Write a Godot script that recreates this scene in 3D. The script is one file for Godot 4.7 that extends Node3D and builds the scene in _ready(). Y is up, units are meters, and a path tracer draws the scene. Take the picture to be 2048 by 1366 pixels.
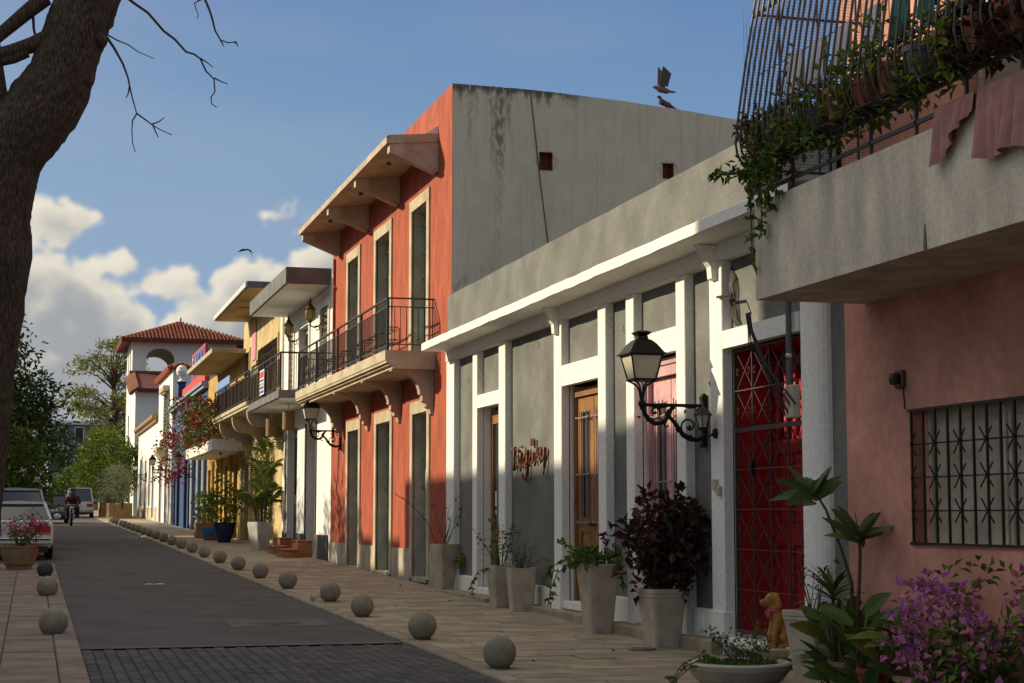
extends Node3D

const GRADE := 0.013
var M := {}
var T := {}
var taken := {}
var org := {}
var rng := RandomNumberGenerator.new()


class MB:
	var v := PackedVector3Array()
	var n := PackedVector3Array()
	var c := PackedColorArray()
	var uv := PackedVector2Array()
	var tint := Color.WHITE
	var tinted := false

	func tri(a: Vector3, b: Vector3, d: Vector3) -> void:
		var q := (b - a).cross(d - a).normalized()
		trin(a, b, d, q, q, q)

	func trin(a: Vector3, b: Vector3, d: Vector3, na: Vector3, nb: Vector3, nd: Vector3) -> void:
		v.append(a)
		v.append(d)
		v.append(b)
		n.append(na)
		n.append(nd)
		n.append(nb)
		if tinted:
			c.append(tint)
			c.append(tint)
			c.append(tint)

	func quad(a: Vector3, b: Vector3, d: Vector3, e: Vector3) -> void:
		tri(a, b, d)
		tri(a, d, e)

	func quado(a: Vector3, b: Vector3, d: Vector3, e: Vector3, out: Vector3) -> void:
		if (b - a).cross(d - a).dot(out) < 0.0:
			quad(e, d, b, a)
		else:
			quad(a, b, d, e)

	func trio(a: Vector3, b: Vector3, d: Vector3, out: Vector3) -> void:
		if (b - a).cross(d - a).dot(out) < 0.0:
			tri(d, b, a)
		else:
			tri(a, b, d)

	func box(p: Vector3, s: Vector3, b := Basis.IDENTITY, ch := 0.0) -> MB:
		var h := s / 2.0
		var x := b.x
		var y := b.y
		var z := b.z
		if ch <= 0.0:
			for k in 3:
				var ax := b[k]
				var ay := b[(k + 1) % 3]
				var az := b[(k + 2) % 3]
				for sg in [-1.0, 1.0]:
					var o: Vector3 = p + ax * h[k] * sg
					var e: Vector3 = ay * h[(k + 1) % 3]
					var f: Vector3 = az * h[(k + 2) % 3]
					quado(o - e - f, o + e - f, o + e + f, o - e + f, ax * sg)
			return self
		ch = minf(ch, minf(h.x, minf(h.y, h.z)) * 0.9)
		for k in 3:
			var k1 := (k + 1) % 3
			var k2 := (k + 2) % 3
			var ax := b[k]
			var ay := b[k1]
			var az := b[k2]
			for sg in [-1.0, 1.0]:
				var o: Vector3 = p + ax * h[k] * sg
				var e: Vector3 = ay * (h[k1] - ch)
				var f: Vector3 = az * (h[k2] - ch)
				quado(o - e - f, o + e - f, o + e + f, o - e + f, ax * sg)
				for sh in [-1.0, 1.0]:
					var p1: Vector3 = p + ax * h[k] * sg + ay * (h[k1] - ch) * sh
					var p2: Vector3 = p + ax * (h[k] - ch) * sg + ay * h[k1] * sh
					var g: Vector3 = az * (h[k2] - ch)
					quado(p1 - g, p1 + g, p2 + g, p2 - g, ax * sg + ay * sh)
		for sx in [-1.0, 1.0]:
			for sy in [-1.0, 1.0]:
				for sz in [-1.0, 1.0]:
					var a: Vector3 = p + x * h.x * sx + y * (h.y - ch) * sy + z * (h.z - ch) * sz
					var d: Vector3 = p + x * (h.x - ch) * sx + y * h.y * sy + z * (h.z - ch) * sz
					var e: Vector3 = p + x * (h.x - ch) * sx + y * (h.y - ch) * sy + z * h.z * sz
					trio(a, d, e, x * sx + y * sy + z * sz)
		return self

	func span(x0: float, x1: float, y0: float, y1: float, z0: float, z1: float, ch := 0.0) -> MB:
		return box(Vector3((x0 + x1) / 2, (y0 + y1) / 2, (z0 + z1) / 2), Vector3(absf(x1 - x0), absf(y1 - y0), absf(z1 - z0)), Basis.IDENTITY, ch)

	func prism(poly: Array, o: Vector3, ex: Vector3, ey: Vector3, et: Vector3) -> MB:
		var pp := PackedVector2Array(poly)
		if Geometry2D.is_polygon_clockwise(pp):
			pp.reverse()
		var flip := ex.cross(ey).dot(et) < 0.0
		var idx := Geometry2D.triangulate_polygon(pp)
		var q := PackedVector3Array()
		for w in pp:
			q.append(o + ex * w.x + ey * w.y)
		for i in range(0, idx.size(), 3):
			var a := q[idx[i]]
			var b := q[idx[i + 1]]
			var d := q[idx[i + 2]]
			trio(a + et, b + et, d + et, et)
			trio(a, b, d, -et)
		for i in q.size():
			var a := q[i]
			var b := q[(i + 1) % q.size()]
			if flip:
				quad(a + et, b + et, b, a)
			else:
				quad(a, b, b + et, a + et)
		return self

	func tube(pts: Array, r: Variant, sides := 6, caps := true) -> MB:
		var m := pts.size()
		if m < 2:
			return self
		var ring0 := PackedVector3Array()
		var nor0 := PackedVector3Array()
		var u := Vector3.ZERO
		for i in m:
			var t: Vector3 = ((pts[mini(i + 1, m - 1)] as Vector3) - (pts[maxi(i - 1, 0)] as Vector3)).normalized()
			if i == 0:
				u = t.cross(Vector3.UP if absf(t.y) < 0.9 else Vector3.RIGHT).normalized()
			else:
				u = (u - t * u.dot(t)).normalized()
			var w := t.cross(u)
			var rad: float = r[i] if r is Array else r
			var ring := PackedVector3Array()
			var nor := PackedVector3Array()
			for k in sides:
				var a := TAU * (k + 0.5) / sides
				var d := u * cos(a) + w * sin(a)
				ring.append((pts[i] as Vector3) + d * rad)
				nor.append(d)
			if i > 0:
				for k in sides:
					var k2 := (k + 1) % sides
					if sides <= 4:
						quado(ring0[k], ring0[k2], ring[k2], ring[k], nor[k] + nor[k2])
					else:
						trin(ring0[k], ring0[k2], ring[k2], nor0[k], nor0[k2], nor[k2])
						trin(ring0[k], ring[k2], ring[k], nor0[k], nor[k2], nor[k])
			if caps and (i == 0 or i == m - 1):
				var out := -t if i == 0 else t
				for k in range(1, sides - 1):
					trio(ring[0], ring[k], ring[k + 1], out)
			ring0 = ring
			nor0 = nor
		return self

	func lathe(o: Vector3, prof: Array, seg := 16, b := Basis.IDENTITY) -> MB:
		for i in prof.size() - 1:
			var p: Vector2 = prof[i]
			var q: Vector2 = prof[i + 1]
			var dn := Vector2(q.y - p.y, p.x - q.x)
			if dn.length() < 1e-7:
				continue
			dn = dn.normalized()
			for k in seg:
				var a0 := TAU * k / seg
				var a1 := TAU * (k + 1) / seg
				var d0 := b.x * cos(a0) + b.z * sin(a0)
				var d1 := b.x * cos(a1) + b.z * sin(a1)
				var n0 := (d0 * dn.x + b.y * dn.y)
				var n1 := (d1 * dn.x + b.y * dn.y)
				var A := o + d0 * p.x + b.y * p.y
				var B := o + d1 * p.x + b.y * p.y
				var C := o + d1 * q.x + b.y * q.y
				var D := o + d0 * q.x + b.y * q.y
				if p.x > 1e-6:
					orient(A, B, C, n0, n1, n1)
				if q.x > 1e-6:
					orient(A, C, D, n0, n1, n0)
		return self

	func orient(a: Vector3, b: Vector3, d: Vector3, na: Vector3, nb: Vector3, nd: Vector3) -> void:
		if (b - a).cross(d - a).dot(na + nb + nd) < 0.0:
			trin(d, b, a, nd, nb, na)
		else:
			trin(a, b, d, na, nb, nd)

	func ball(o: Vector3, r: Variant, seg := 16, rows := 10, b := Basis.IDENTITY) -> MB:
		var rr: Vector3 = r if r is Vector3 else Vector3(r, r, r)
		for i in rows:
			var t0 := PI * i / rows
			var t1 := PI * (i + 1) / rows
			for k in seg:
				var q := []
				var m := []
				for tt in [[t0, k], [t0, k + 1], [t1, k + 1], [t1, k]]:
					var a: float = TAU * tt[1] / seg
					var d := Vector3(sin(tt[0]) * cos(a), cos(tt[0]), sin(tt[0]) * sin(a))
					q.append(o + b * (d * rr))
					m.append((b * (d / rr)).normalized())
				if i > 0:
					orient(q[0], q[1], q[2], m[0], m[1], m[2])
				if i < rows - 1:
					orient(q[0], q[2], q[3], m[0], m[2], m[3])
		return self

	# one real leaf: two faces folded along the midrib
	func leaf(p: Vector3, d: Vector3, up: Vector3, l: float, w: float, fold := 0.25, droop := 0.0) -> void:
		var s := d.cross(up).normalized()
		var u := s.cross(d).normalized()
		var tip := p + d * l - u * droop * l
		var mid := p + d * l * 0.5 + u * droop * l * 0.1
		var a := mid + s * w * 0.5 + u * fold * w
		var b := mid - s * w * 0.5 + u * fold * w
		tri(p, a, tip)
		tri(p, tip, b)

	# long blade of several segments
	func blade(p: Vector3, d: Vector3, up: Vector3, l: float, w: float, droop := 0.3, seg := 4, fold := 0.15) -> void:
		var s := d.cross(up).normalized()
		var last := []
		var cur := p
		var dir := d
		for i in seg + 1:
			var t := float(i) / seg
			var ww: float = w * sin(PI * clampf(t * 0.86 + 0.12, 0.0, 1.0))
			var u := s.cross(dir).normalized()
			var row := [cur + s * ww * 0.5 + u * ww * fold, cur, cur - s * ww * 0.5 + u * ww * fold]
			if i > 0:
				quad(last[0], row[0], row[1], last[1])
				quad(last[1], row[1], row[2], last[2])
			last = row
			dir = (dir - Vector3.UP * droop / seg * (0.6 + t)).normalized()
			cur += dir * l / seg

	func mesh(off := Vector3.ZERO) -> ArrayMesh:
		var m := ArrayMesh.new()
		if v.is_empty():
			return m
		var a := []
		a.resize(Mesh.ARRAY_MAX)
		var w := v
		if off != Vector3.ZERO:
			w = Transform3D(Basis.IDENTITY, -off) * v
		a[Mesh.ARRAY_VERTEX] = w
		a[Mesh.ARRAY_NORMAL] = n
		if tinted:
			a[Mesh.ARRAY_COLOR] = c
		if uv.size() == v.size():
			a[Mesh.ARRAY_TEX_UV] = uv
		m.add_surface_from_arrays(Mesh.PRIMITIVE_TRIANGLES, a)
		return m


func V(x: float, y: float, z: float) -> Vector3:
	return Vector3(x, y, z)


func gy(z: float) -> float:
	return -GRADE * z


func on_ground(x: float, z: float, up := 0.0) -> Vector3:
	return Vector3(x, gy(z) + up, z)


func numbered(nm: String) -> String:
	if not taken.has(nm):
		taken[nm] = 0
		return nm
	taken[nm] += 1
	return "%s_%03d" % [nm, taken[nm]]


func tag(o: Node, label: String, cat: String, grp := "") -> void:
	o.set_meta("label", label)
	o.set_meta("category", cat)
	if grp:
		o.set_meta("group", grp)


func thing(nm: String, label: String, cat: String, at: Vector3, grp := "") -> Node3D:
	var o := Node3D.new()
	o.name = numbered(nm)
	add_child(o)
	o.position = at
	org[o] = at
	tag(o, label, cat, grp)
	return o


# mesh built in world coordinates, stored in its thing's own frame
func part(parent: Node3D, nm: String, mb: MB, m: Material, label := "") -> MeshInstance3D:
	var o := MeshInstance3D.new()
	o.name = nm
	var off: Vector3 = org.get(parent, Vector3.ZERO)
	o.mesh = mb.mesh(off)
	o.material_override = m
	parent.add_child(o, true)
	org[o] = off
	if label:
		o.set_meta("label", label)
	return o


# shared mesh placed by a transform in world coordinates
func copy_part(parent: Node3D, nm: String, mesh: Mesh, m: Material, xf: Transform3D) -> MeshInstance3D:
	var o := MeshInstance3D.new()
	o.name = nm
	o.mesh = mesh
	o.material_override = m
	var off: Vector3 = org.get(parent, Vector3.ZERO)
	o.transform = Transform3D(xf.basis, xf.origin - off)
	parent.add_child(o, true)
	return o


func single(nm: String, mb: MB, m: Material, label: String, cat: String, at: Vector3, grp := "") -> MeshInstance3D:
	var o := MeshInstance3D.new()
	o.name = numbered(nm)
	o.mesh = mb.mesh(at)
	o.material_override = m
	add_child(o)
	o.position = at
	org[o] = at
	tag(o, label, cat, grp)
	return o


func struct(nm: String, mb: MB, m: Material) -> MeshInstance3D:
	var o := MeshInstance3D.new()
	o.name = numbered(nm)
	o.mesh = mb.mesh()
	o.material_override = m
	add_child(o)
	org[o] = Vector3.ZERO
	o.set_meta("kind", "structure")
	return o


func stuff(parent: Node3D, nm: String, mesh: Mesh, m: Material, xfs: Array, cols := []) -> MultiMeshInstance3D:
	var mm := MultiMesh.new()
	mm.transform_format = MultiMesh.TRANSFORM_3D
	mm.use_colors = cols.size() > 0
	mm.mesh = mesh
	mm.instance_count = xfs.size()
	for i in xfs.size():
		mm.set_instance_transform(i, xfs[i])
		if cols.size() > 0:
			mm.set_instance_color(i, cols[i])
	var o := MultiMeshInstance3D.new()
	o.name = nm
	o.multimesh = mm
	o.material_override = m
	o.set_meta("kind", "stuff")
	parent.add_child(o, true)
	return o


func rf(a: float, b: float) -> float:
	return rng.randf_range(a, b)


func rdir() -> Vector3:
	return Vector3(rng.randfn(), rng.randfn(), rng.randfn()).normalized()


# ---------------------------------------------------------------- materials

func noise_tex(kind: int, freq: float, oct: int, lo: float, hi: float, size := 512, sd := 1, normal := 0.0, mid := 0.5) -> NoiseTexture2D:
	var f := FastNoiseLite.new()
	f.noise_type = kind
	f.frequency = freq
	f.fractal_octaves = oct
	f.seed = sd
	var t := NoiseTexture2D.new()
	t.width = size
	t.height = size
	t.seamless = true
	if normal > 0.0:
		t.as_normal_map = true
		t.bump_strength = normal
	else:
		var g := Gradient.new()
		g.set_color(0, Color(lo, lo, lo))
		g.set_color(1, Color(hi, hi, hi))
		if mid != 0.5:
			var q := (lo + hi) * 0.5
			g.add_point(mid, Color(q, q, q))
		t.color_ramp = g
	t.noise = f
	return t


func mat(key: String, col: Color, rough := 0.9, tex := "grain", sc := 1.0, bump := 0.5, blot := 0.25, metal := 0.0) -> StandardMaterial3D:
	var m := StandardMaterial3D.new()
	m.resource_name = key
	m.albedo_color = col.linear_to_srgb()
	m.roughness = rough
	m.metallic = metal
	if tex:
		m.albedo_texture = T[tex]
		m.uv1_triplanar = true
		m.uv1_world_triplanar = true
		m.uv1_scale = Vector3(sc, sc, sc)
		if bump > 0.0:
			m.normal_enabled = true
			m.normal_texture = T["bump"]
			m.normal_scale = bump * 0.3
	if blot > 0.0:
		m.detail_enabled = true
		m.detail_blend_mode = BaseMaterial3D.BLEND_MODE_MUL
		m.detail_albedo = T["blotch"]
		m.detail_uv_layer = BaseMaterial3D.DETAIL_UV_2
		m.uv2_triplanar = true
		m.uv2_world_triplanar = true
		m.uv2_scale = Vector3(blot, blot, blot)
	M[key] = m
	return m


func leafmat(key: String, col: Color, rough := 0.55, thru := 0.35) -> StandardMaterial3D:
	var m := StandardMaterial3D.new()
	m.resource_name = key
	m.albedo_color = col.linear_to_srgb()
	m.vertex_color_use_as_albedo = true
	m.roughness = rough
	m.metallic_specular = 0.35
	m.cull_mode = BaseMaterial3D.CULL_DISABLED
	m.backlight_enabled = thru > 0.0
	m.backlight = Color(thru, thru, thru * 0.5)
	M[key] = m
	return m


func make_materials() -> void:
	T["grain"] = noise_tex(FastNoiseLite.TYPE_SIMPLEX, 0.035, 5, 0.90, 1.0, 512, 3)
	T["speck"] = noise_tex(FastNoiseLite.TYPE_SIMPLEX, 0.11, 3, 0.72, 1.0, 512, 7)
	T["blotch"] = noise_tex(FastNoiseLite.TYPE_SIMPLEX, 0.008, 5, 0.78, 1.0, 512, 11)
	T["wood"] = noise_tex(FastNoiseLite.TYPE_SIMPLEX, 0.05, 4, 0.55, 1.0, 512, 17)
	T["bark"] = noise_tex(FastNoiseLite.TYPE_SIMPLEX, 0.04, 5, 0.22, 1.0, 512, 19)
	T["bump"] = noise_tex(FastNoiseLite.TYPE_SIMPLEX, 0.045, 5, 0, 1, 512, 3, 5.0)
	mat("white", Color(0.90, 0.875, 0.81), 0.85, "grain", 0.7, 0.3, 0.0)
	mat("white_far", Color(0.88, 0.86, 0.80), 0.9, "grain", 0.4, 0.2, 0.0)
	mat("grey", Color(0.202, 0.204, 0.184), 0.88, "grain", 0.6, 0.45, 0.23)
	mat("grey_dark", Color(0.085, 0.085, 0.09), 0.85, "grain", 0.6, 0.4, 0.23)
	mat("orange", Color(0.475, 0.090, 0.034), 0.88, "grain", 0.55, 0.6, 0.31)
	mat("stonetrim", Color(0.66, 0.55, 0.375), 0.9, "grain", 0.9, 0.4, 0.3)
	mat("canopy", Color(0.62, 0.49, 0.36), 0.9, "grain", 0.5, 0.4, 0.3)
	mat("reveal", Color(0.72, 0.64, 0.50), 0.95, "grain", 0.8, 0.4, 0.3)
	mat("plinth", Color(0.54, 0.475, 0.37), 0.95, "grain", 0.8, 0.7, 0.3)
	mat("pink", Color(0.78, 0.365, 0.265), 0.9, "grain", 0.3, 0.25, 0.15)
	mat("balcony", Color(0.84, 0.74, 0.585), 0.95, "grain", 0.8, 0.35, 0.35)
	M["balcony"].uv2_scale = V(0.42, 0.13, 0.42)
	mat("cream", Color(0.74, 0.56, 0.27), 0.9, "grain", 0.6, 0.4, 0.2)
	mat("yellow", Color(0.62, 0.40, 0.10), 0.9, "grain", 0.6, 0.4, 0.2)
	mat("blue", Color(0.018, 0.062, 0.20), 0.8, "grain", 0.6, 0.4, 0.2)
	mat("bluegrey", Color(0.33, 0.37, 0.42), 0.9, "grain", 0.5, 0.3, 0.2)
	mat("stone", Color(0.56, 0.46, 0.32), 0.95, "speck", 1.6, 1.0, 0.4)
	mat("pot", Color(0.80, 0.68, 0.52), 0.93, "speck", 1.2, 0.6, 0.7)
	mat("pot_white", Color(0.70, 0.66, 0.60), 0.9, "grain", 1.2, 0.5, 0.6)
	mat("bowl", Color(0.50, 0.33, 0.17), 0.95, "speck", 1.2, 0.7, 0.8)
	mat("terracotta", Color(0.36, 0.105, 0.045), 0.9, "grain", 1.5, 0.5, 0.8)
	mat("steps", Color(0.42, 0.155, 0.06), 0.85, "grain", 1.5, 0.4, 0.5)
	mat("tile", Color(0.42, 0.10, 0.04), 0.9, "speck", 0.7, 0.5, 0.25)
	mat("tile_dark", Color(0.22, 0.05, 0.04), 0.9, "speck", 0.7, 0.5, 0.25)
	mat("soil", Color(0.035, 0.025, 0.018), 1.0, "speck", 4.0, 1.0, 0.0)
	mat("iron", Color(0.018, 0.015, 0.014), 0.5, "speck", 3.0, 0.4, 0.0, 0.4)
	mat("cage_iron", Color(0.13, 0.115, 0.11), 0.5, "speck", 3.0, 0.4, 0.6, 0.2)
	mat("iron_grey", Color(0.055, 0.052, 0.055), 0.5, "speck", 3.0, 0.4, 0.0, 0.3)
	mat("iron_rust", Color(0.09, 0.062, 0.05), 0.6, "speck", 2.0, 0.4, 0.6, 0.2)
	mat("grille", Color(0.022, 0.014, 0.013), 0.5, "", 1.0, 0.0, 0.0, 0.2)
	mat("grille_light", Color(0.075, 0.045, 0.042), 0.5, "", 1.0, 0.0, 0.0, 0.3)
	mat("zinc", Color(0.30, 0.25, 0.245), 0.45, "", 1.0, 0.0, 0.0, 0.4)
	mat("steel", Color(0.5, 0.5, 0.48), 0.35, "", 1.0, 0.0, 0.0, 0.9)
	mat("bronze", Color(0.12, 0.085, 0.045), 0.5, "speck", 3.0, 0.3, 0.0, 0.5)
	mat("rust", Color(0.19, 0.048, 0.015), 0.85, "speck", 3.0, 0.6, 0.0, 0.1)
	mat("red_door", Color(0.36, 0.010, 0.012), 0.5, "grain", 1.0, 0.3, 0.0)
	mat("pink_door", Color(0.80, 0.45, 0.45), 0.6, "grain", 1.0, 0.3, 0.4)
	mat("green_door", Color(0.008, 0.11, 0.09), 0.45, "grain", 1.0, 0.3, 0.0)
	mat("purple", Color(0.075, 0.025, 0.11), 0.5, "grain", 1.0, 0.2, 0.0)
	mat("maroon", Color(0.10, 0.02, 0.025), 0.5, "grain", 1.0, 0.2, 0.0)
	mat("dark_door", Color(0.012, 0.011, 0.012), 0.5, "grain", 1.0, 0.2, 0.0)
	mat("brown_door", Color(0.06, 0.035, 0.022), 0.6, "grain", 1.0, 0.3, 0.0)
	mat("teal_slat", Color(0.16, 0.19, 0.15), 0.6, "", 1.0, 0.0, 0.0)
	mat("cream_slat", Color(0.70, 0.62, 0.47), 0.6, "grain", 1.0, 0.2, 0.4)
	mat("blue_slat", Color(0.05, 0.07, 0.20), 0.6, "", 1.0, 0.0, 0.0)
	mat("bamboo", Color(0.42, 0.22, 0.07), 0.7, "wood", 1.0, 0.3, 0.0)
	M["bamboo"].uv1_scale = V(14, 0.7, 14)
	mat("reed", Color(0.15, 0.095, 0.04), 0.95, "wood", 1.0, 0.3, 0.0)
	mat("reed_gold", Color(0.40, 0.28, 0.10), 0.95, "wood", 1.0, 0.3, 0.0)
	mat("wood", Color(0.58, 0.255, 0.07), 0.5, "wood", 1.0, 0.15, 0.5)
	M["wood"].uv1_scale = V(9, 0.55, 9)
	mat("bark", Color(0.26, 0.175, 0.11), 1.0, "bark", 1.0, 4.5, 0.9)
	M["bark"].uv1_scale = V(3.2, 0.42, 3.2)
	mat("twig", Color(0.085, 0.050, 0.038), 0.95, "", 1.0, 0.0, 0.0)
	mat("stem", Color(0.085, 0.055, 0.028), 0.9, "", 1.0, 0.0, 0.0)
	mat("asphalt", Color(0.135, 0.112, 0.102), 0.9, "speck", 1.3, 0.8, 0.17)
	mat("concrete", Color(0.20, 0.175, 0.15), 0.95, "speck", 1.0, 0.7, 0.3)
	mat("joint", Color(0.19, 0.155, 0.115), 1.0, "speck", 2.0, 0.8, 0.5)
	mat("joint_dark", Color(0.055, 0.048, 0.045), 1.0, "speck", 2.0, 0.8, 0.5)
	mat("ground", Color(0.13, 0.11, 0.085), 1.0, "speck", 0.5, 0.5, 0.1)
	mat("car_white", Color(0.62, 0.62, 0.62), 0.25, "", 1.0, 0.0, 0.0)
	M["car_white"].clearcoat_enabled = true
	M["car_white"].clearcoat = 0.6
	M["car_white"].clearcoat_roughness = 0.1
	mat("car_silver", Color(0.35, 0.37, 0.40), 0.3, "", 1.0, 0.0, 0.0, 0.5)
	mat("car_blue", Color(0.07, 0.11, 0.17), 0.3, "", 1.0, 0.0, 0.0, 0.3)
	mat("rubber", Color(0.012, 0.012, 0.012), 0.9, "", 1.0, 0.0, 0.0)
	mat("plastic_black", Color(0.02, 0.02, 0.02), 0.6, "", 1.0, 0.0, 0.0)
	mat("lamp_red", Color(0.35, 0.012, 0.01), 0.2, "", 1.0, 0.0, 0.0)
	mat("lamp_amber", Color(0.5, 0.16, 0.02), 0.2, "", 1.0, 0.0, 0.0)
	mat("dark_glass", Color(0.02, 0.028, 0.035), 0.06, "", 1.0, 0.0, 0.0)
	M["dark_glass"].metallic_specular = 0.8
	mat("frosted", Color(0.74, 0.69, 0.55), 0.35, "", 1.0, 0.0, 0.0)
	M["frosted"].backlight_enabled = true
	M["frosted"].backlight = Color(0.75, 0.75, 0.72)
	mat("amber_glass", Color(0.42, 0.34, 0.14), 0.25, "", 1.0, 0.0, 0.0)
	M["amber_glass"].backlight_enabled = true
	M["amber_glass"].backlight = Color(0.6, 0.55, 0.4)
	mat("paper", Color(0.72, 0.70, 0.66), 0.8, "", 1.0, 0.0, 0.0)
	mat("ink", Color(0.05, 0.05, 0.06), 0.8, "", 1.0, 0.0, 0.0)
	mat("ink_grey", Color(0.30, 0.29, 0.27), 0.8, "", 1.0, 0.0, 0.0)
	mat("print_red", Color(0.50, 0.035, 0.03), 0.7, "", 1.0, 0.0, 0.0)
	mat("print_blue", Color(0.03, 0.06, 0.32), 0.7, "", 1.0, 0.0, 0.0)
	mat("print_green", Color(0.16, 0.36, 0.03), 0.7, "", 1.0, 0.0, 0.0)
	mat("banner_pink", Color(0.62, 0.24, 0.28), 0.8, "", 1.0, 0.0, 0.0)
	mat("banner_blue", Color(0.20, 0.32, 0.66), 0.8, "grain", 1.0, 0.0, 0.0)
	mat("cloth_white", Color(0.80, 0.74, 0.78), 0.95, "grain", 6.0, 0.5, 0.0)
	mat("cloth_pink", Color(0.66, 0.32, 0.30), 0.98, "speck", 7.0, 1.0, 1.2)
	mat("cloth_teal", Color(0.06, 0.24, 0.20), 0.95, "grain", 6.0, 0.5, 0.0)
	mat("shirt_red", Color(0.13, 0.012, 0.016), 0.95, "", 1.0, 0.0, 0.0)
	mat("shirt_dark", Color(0.03, 0.03, 0.035), 0.95, "", 1.0, 0.0, 0.0)
	mat("trousers", Color(0.05, 0.05, 0.04), 0.95, "", 1.0, 0.0, 0.0)
	mat("skin", Color(0.16, 0.075, 0.045), 0.6, "", 1.0, 0.0, 0.0)
	mat("hair", Color(0.008, 0.007, 0.007), 0.6, "", 1.0, 0.0, 0.0)
	mat("dog", Color(0.40, 0.175, 0.03), 0.6, "grain", 9.0, 0.9, 0.0)
	mat("dog_red", Color(0.36, 0.06, 0.06), 0.6, "", 1.0, 0.0, 0.0)
	mat("bird", Color(0.12, 0.10, 0.10), 0.9, "speck", 9.0, 0.3, 0.0)
	mat("feather", Color(0.26, 0.19, 0.15), 0.9, "speck", 9.0, 0.3, 0.0)
	mat("flower_pot_blue", Color(0.012, 0.020, 0.085), 0.25, "", 1.0, 0.0, 0.0)
	mat("tub_blue", Color(0.02, 0.16, 0.40), 0.5, "", 1.0, 0.0, 0.0)
	mat("cable", Color(0.035, 0.028, 0.026), 0.7, "", 1.0, 0.0, 0.0)
	mat("conduit", Color(0.10, 0.10, 0.10), 0.6, "", 1.0, 0.0, 0.0)
	mat("meter", Color(0.45, 0.40, 0.30), 0.7, "", 1.0, 0.0, 0.0)
	mat("number_ink", Color(0.12, 0.10, 0.075), 0.8, "", 1.0, 0.0, 0.0)
	var tp := mat("brick_tint", Color(1, 1, 1), 0.93, "speck", 1.6, 0.9, 0.35)
	tp.vertex_color_use_as_albedo = true
	var tt := mat("tile_tint", Color(1, 1, 1), 0.9, "speck", 0.8, 0.5, 0.3)
	tt.vertex_color_use_as_albedo = true
	leafmat("leaf", Color(1, 1, 1), 0.5, 0.5)
	leafmat("bract", Color(1, 1, 1), 0.7, 0.5)
	M["orange"].uv2_scale = V(0.5, 0.22, 0.5)


# ---------------------------------------------------------------- camera, sky, sun

const TO_SUN := Vector3(-0.7883, 0.4359, -0.4336)
var fn_cloud := FastNoiseLite.new()
var fn_wisp := FastNoiseLite.new()


func cloud_top(az: float) -> float:
	var keys := [[-180.0, 7.0], [-120.0, 8.5], [-60.0, 6.5], [-14.0, 7.5], [-3.0, 9.0], [0.6, 9.3], [2.4, 8.6], [3.7, 6.9], [5.2, 8.0], [7.2, 9.2], [9.5, 9.8], [13.0, 8.0], [30.0, 7.0], [90.0, 8.0], [180.0, 7.0]]
	for i in keys.size() - 1:
		if az <= keys[i + 1][0]:
			var t: float = (az - keys[i][0]) / (keys[i + 1][0] - keys[i][0])
			return lerpf(keys[i][1], keys[i + 1][1], smoothstep(0.0, 1.0, t))
	return 7.0


func cloud_depth(az: float, el: float) -> float:
	var q := absf(fn_cloud.get_noise_2d(az * 7.0, el * 9.0)) * 1.3
	var big := fn_cloud.get_noise_2d(az * 2.6 + 300.0, el * 3.4)
	return cloud_top(az) - el + (q - 0.25) * 2.4 + big * 0.9 + 0.15


func sky_color(az: float, el: float) -> Color:
	var stops := [[0.0, Color(0.34, 0.40, 0.47)], [6.0, Color(0.245, 0.345, 0.49)], [11.5, Color(0.165, 0.282, 0.450)], [17.0, Color(0.112, 0.212, 0.405)], [35.0, Color(0.25, 0.29, 0.36)], [90.0, Color(0.29, 0.31, 0.35)]]  # upper stops, out of view, raised and warmed to fill the shade
	var col := Color.BLACK
	for i in stops.size() - 1:
		if el <= stops[i + 1][0]:
			col = (stops[i][1] as Color).lerp(stops[i + 1][1], (el - stops[i][0]) / (stops[i + 1][0] - stops[i][0]))
			break
	# thin high cloud, thickened and warmed above the view to lift the shade
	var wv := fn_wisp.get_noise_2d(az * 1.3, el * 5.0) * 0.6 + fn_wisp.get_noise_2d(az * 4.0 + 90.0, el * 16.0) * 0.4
	var fill_veil := smoothstep(-0.1, 0.6, wv) * lerpf(0.07, 0.85, smoothstep(15.5, 42.0, el))
	col = col.lerp(Color(1.0, 0.91, 0.77) * lerpf(0.55, 1.0, smoothstep(15.0, 40.0, el)), fill_veil)
	# added warm halo round the unseen sun, brightening the shaded fronts
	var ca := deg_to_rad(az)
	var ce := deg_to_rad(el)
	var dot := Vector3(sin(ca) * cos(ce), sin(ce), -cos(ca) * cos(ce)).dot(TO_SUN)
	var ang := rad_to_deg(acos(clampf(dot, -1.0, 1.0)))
	var fill_glow := 1.5 * exp(-pow(ang / 17.0, 2.0)) + 0.75 * exp(-pow(ang / 36.0, 2.0))
	col += Color(1.0, 0.88, 0.68) * fill_glow
	if el < 14.0:
		var d := cloud_depth(az, el)
		var cover := smoothstep(0.0, 0.6, d)
		if cover > 0.0:
			var e := d - cloud_depth(az - 0.5, el + 0.42)
			var lit := clampf(0.30 + e * 0.24, 0.0, 1.0)
			lit = clampf(lit + 0.5 * (1.0 - smoothstep(0.0, 2.0, d)) - 0.34 * smoothstep(0.8, 3.5, d), 0.0, 1.0)
			var grey := Color(0.30, 0.315, 0.33)
			var cream := Color(0.74, 0.68, 0.56)
			var cc := grey.lerp(cream, lit * lit * (3.0 - 2.0 * lit))
			cc = cc.lerp(Color(0.36, 0.38, 0.39), 0.5 * (1.0 - smoothstep(0.0, 5.0, el)))
			cc += Color(1.0, 0.88, 0.68) * fill_glow * 0.5
			col = col.lerp(cc, cover * 0.95)
	return Color(minf(col.r, 1.0), minf(col.g, 1.0), minf(col.b, 1.0))


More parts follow.
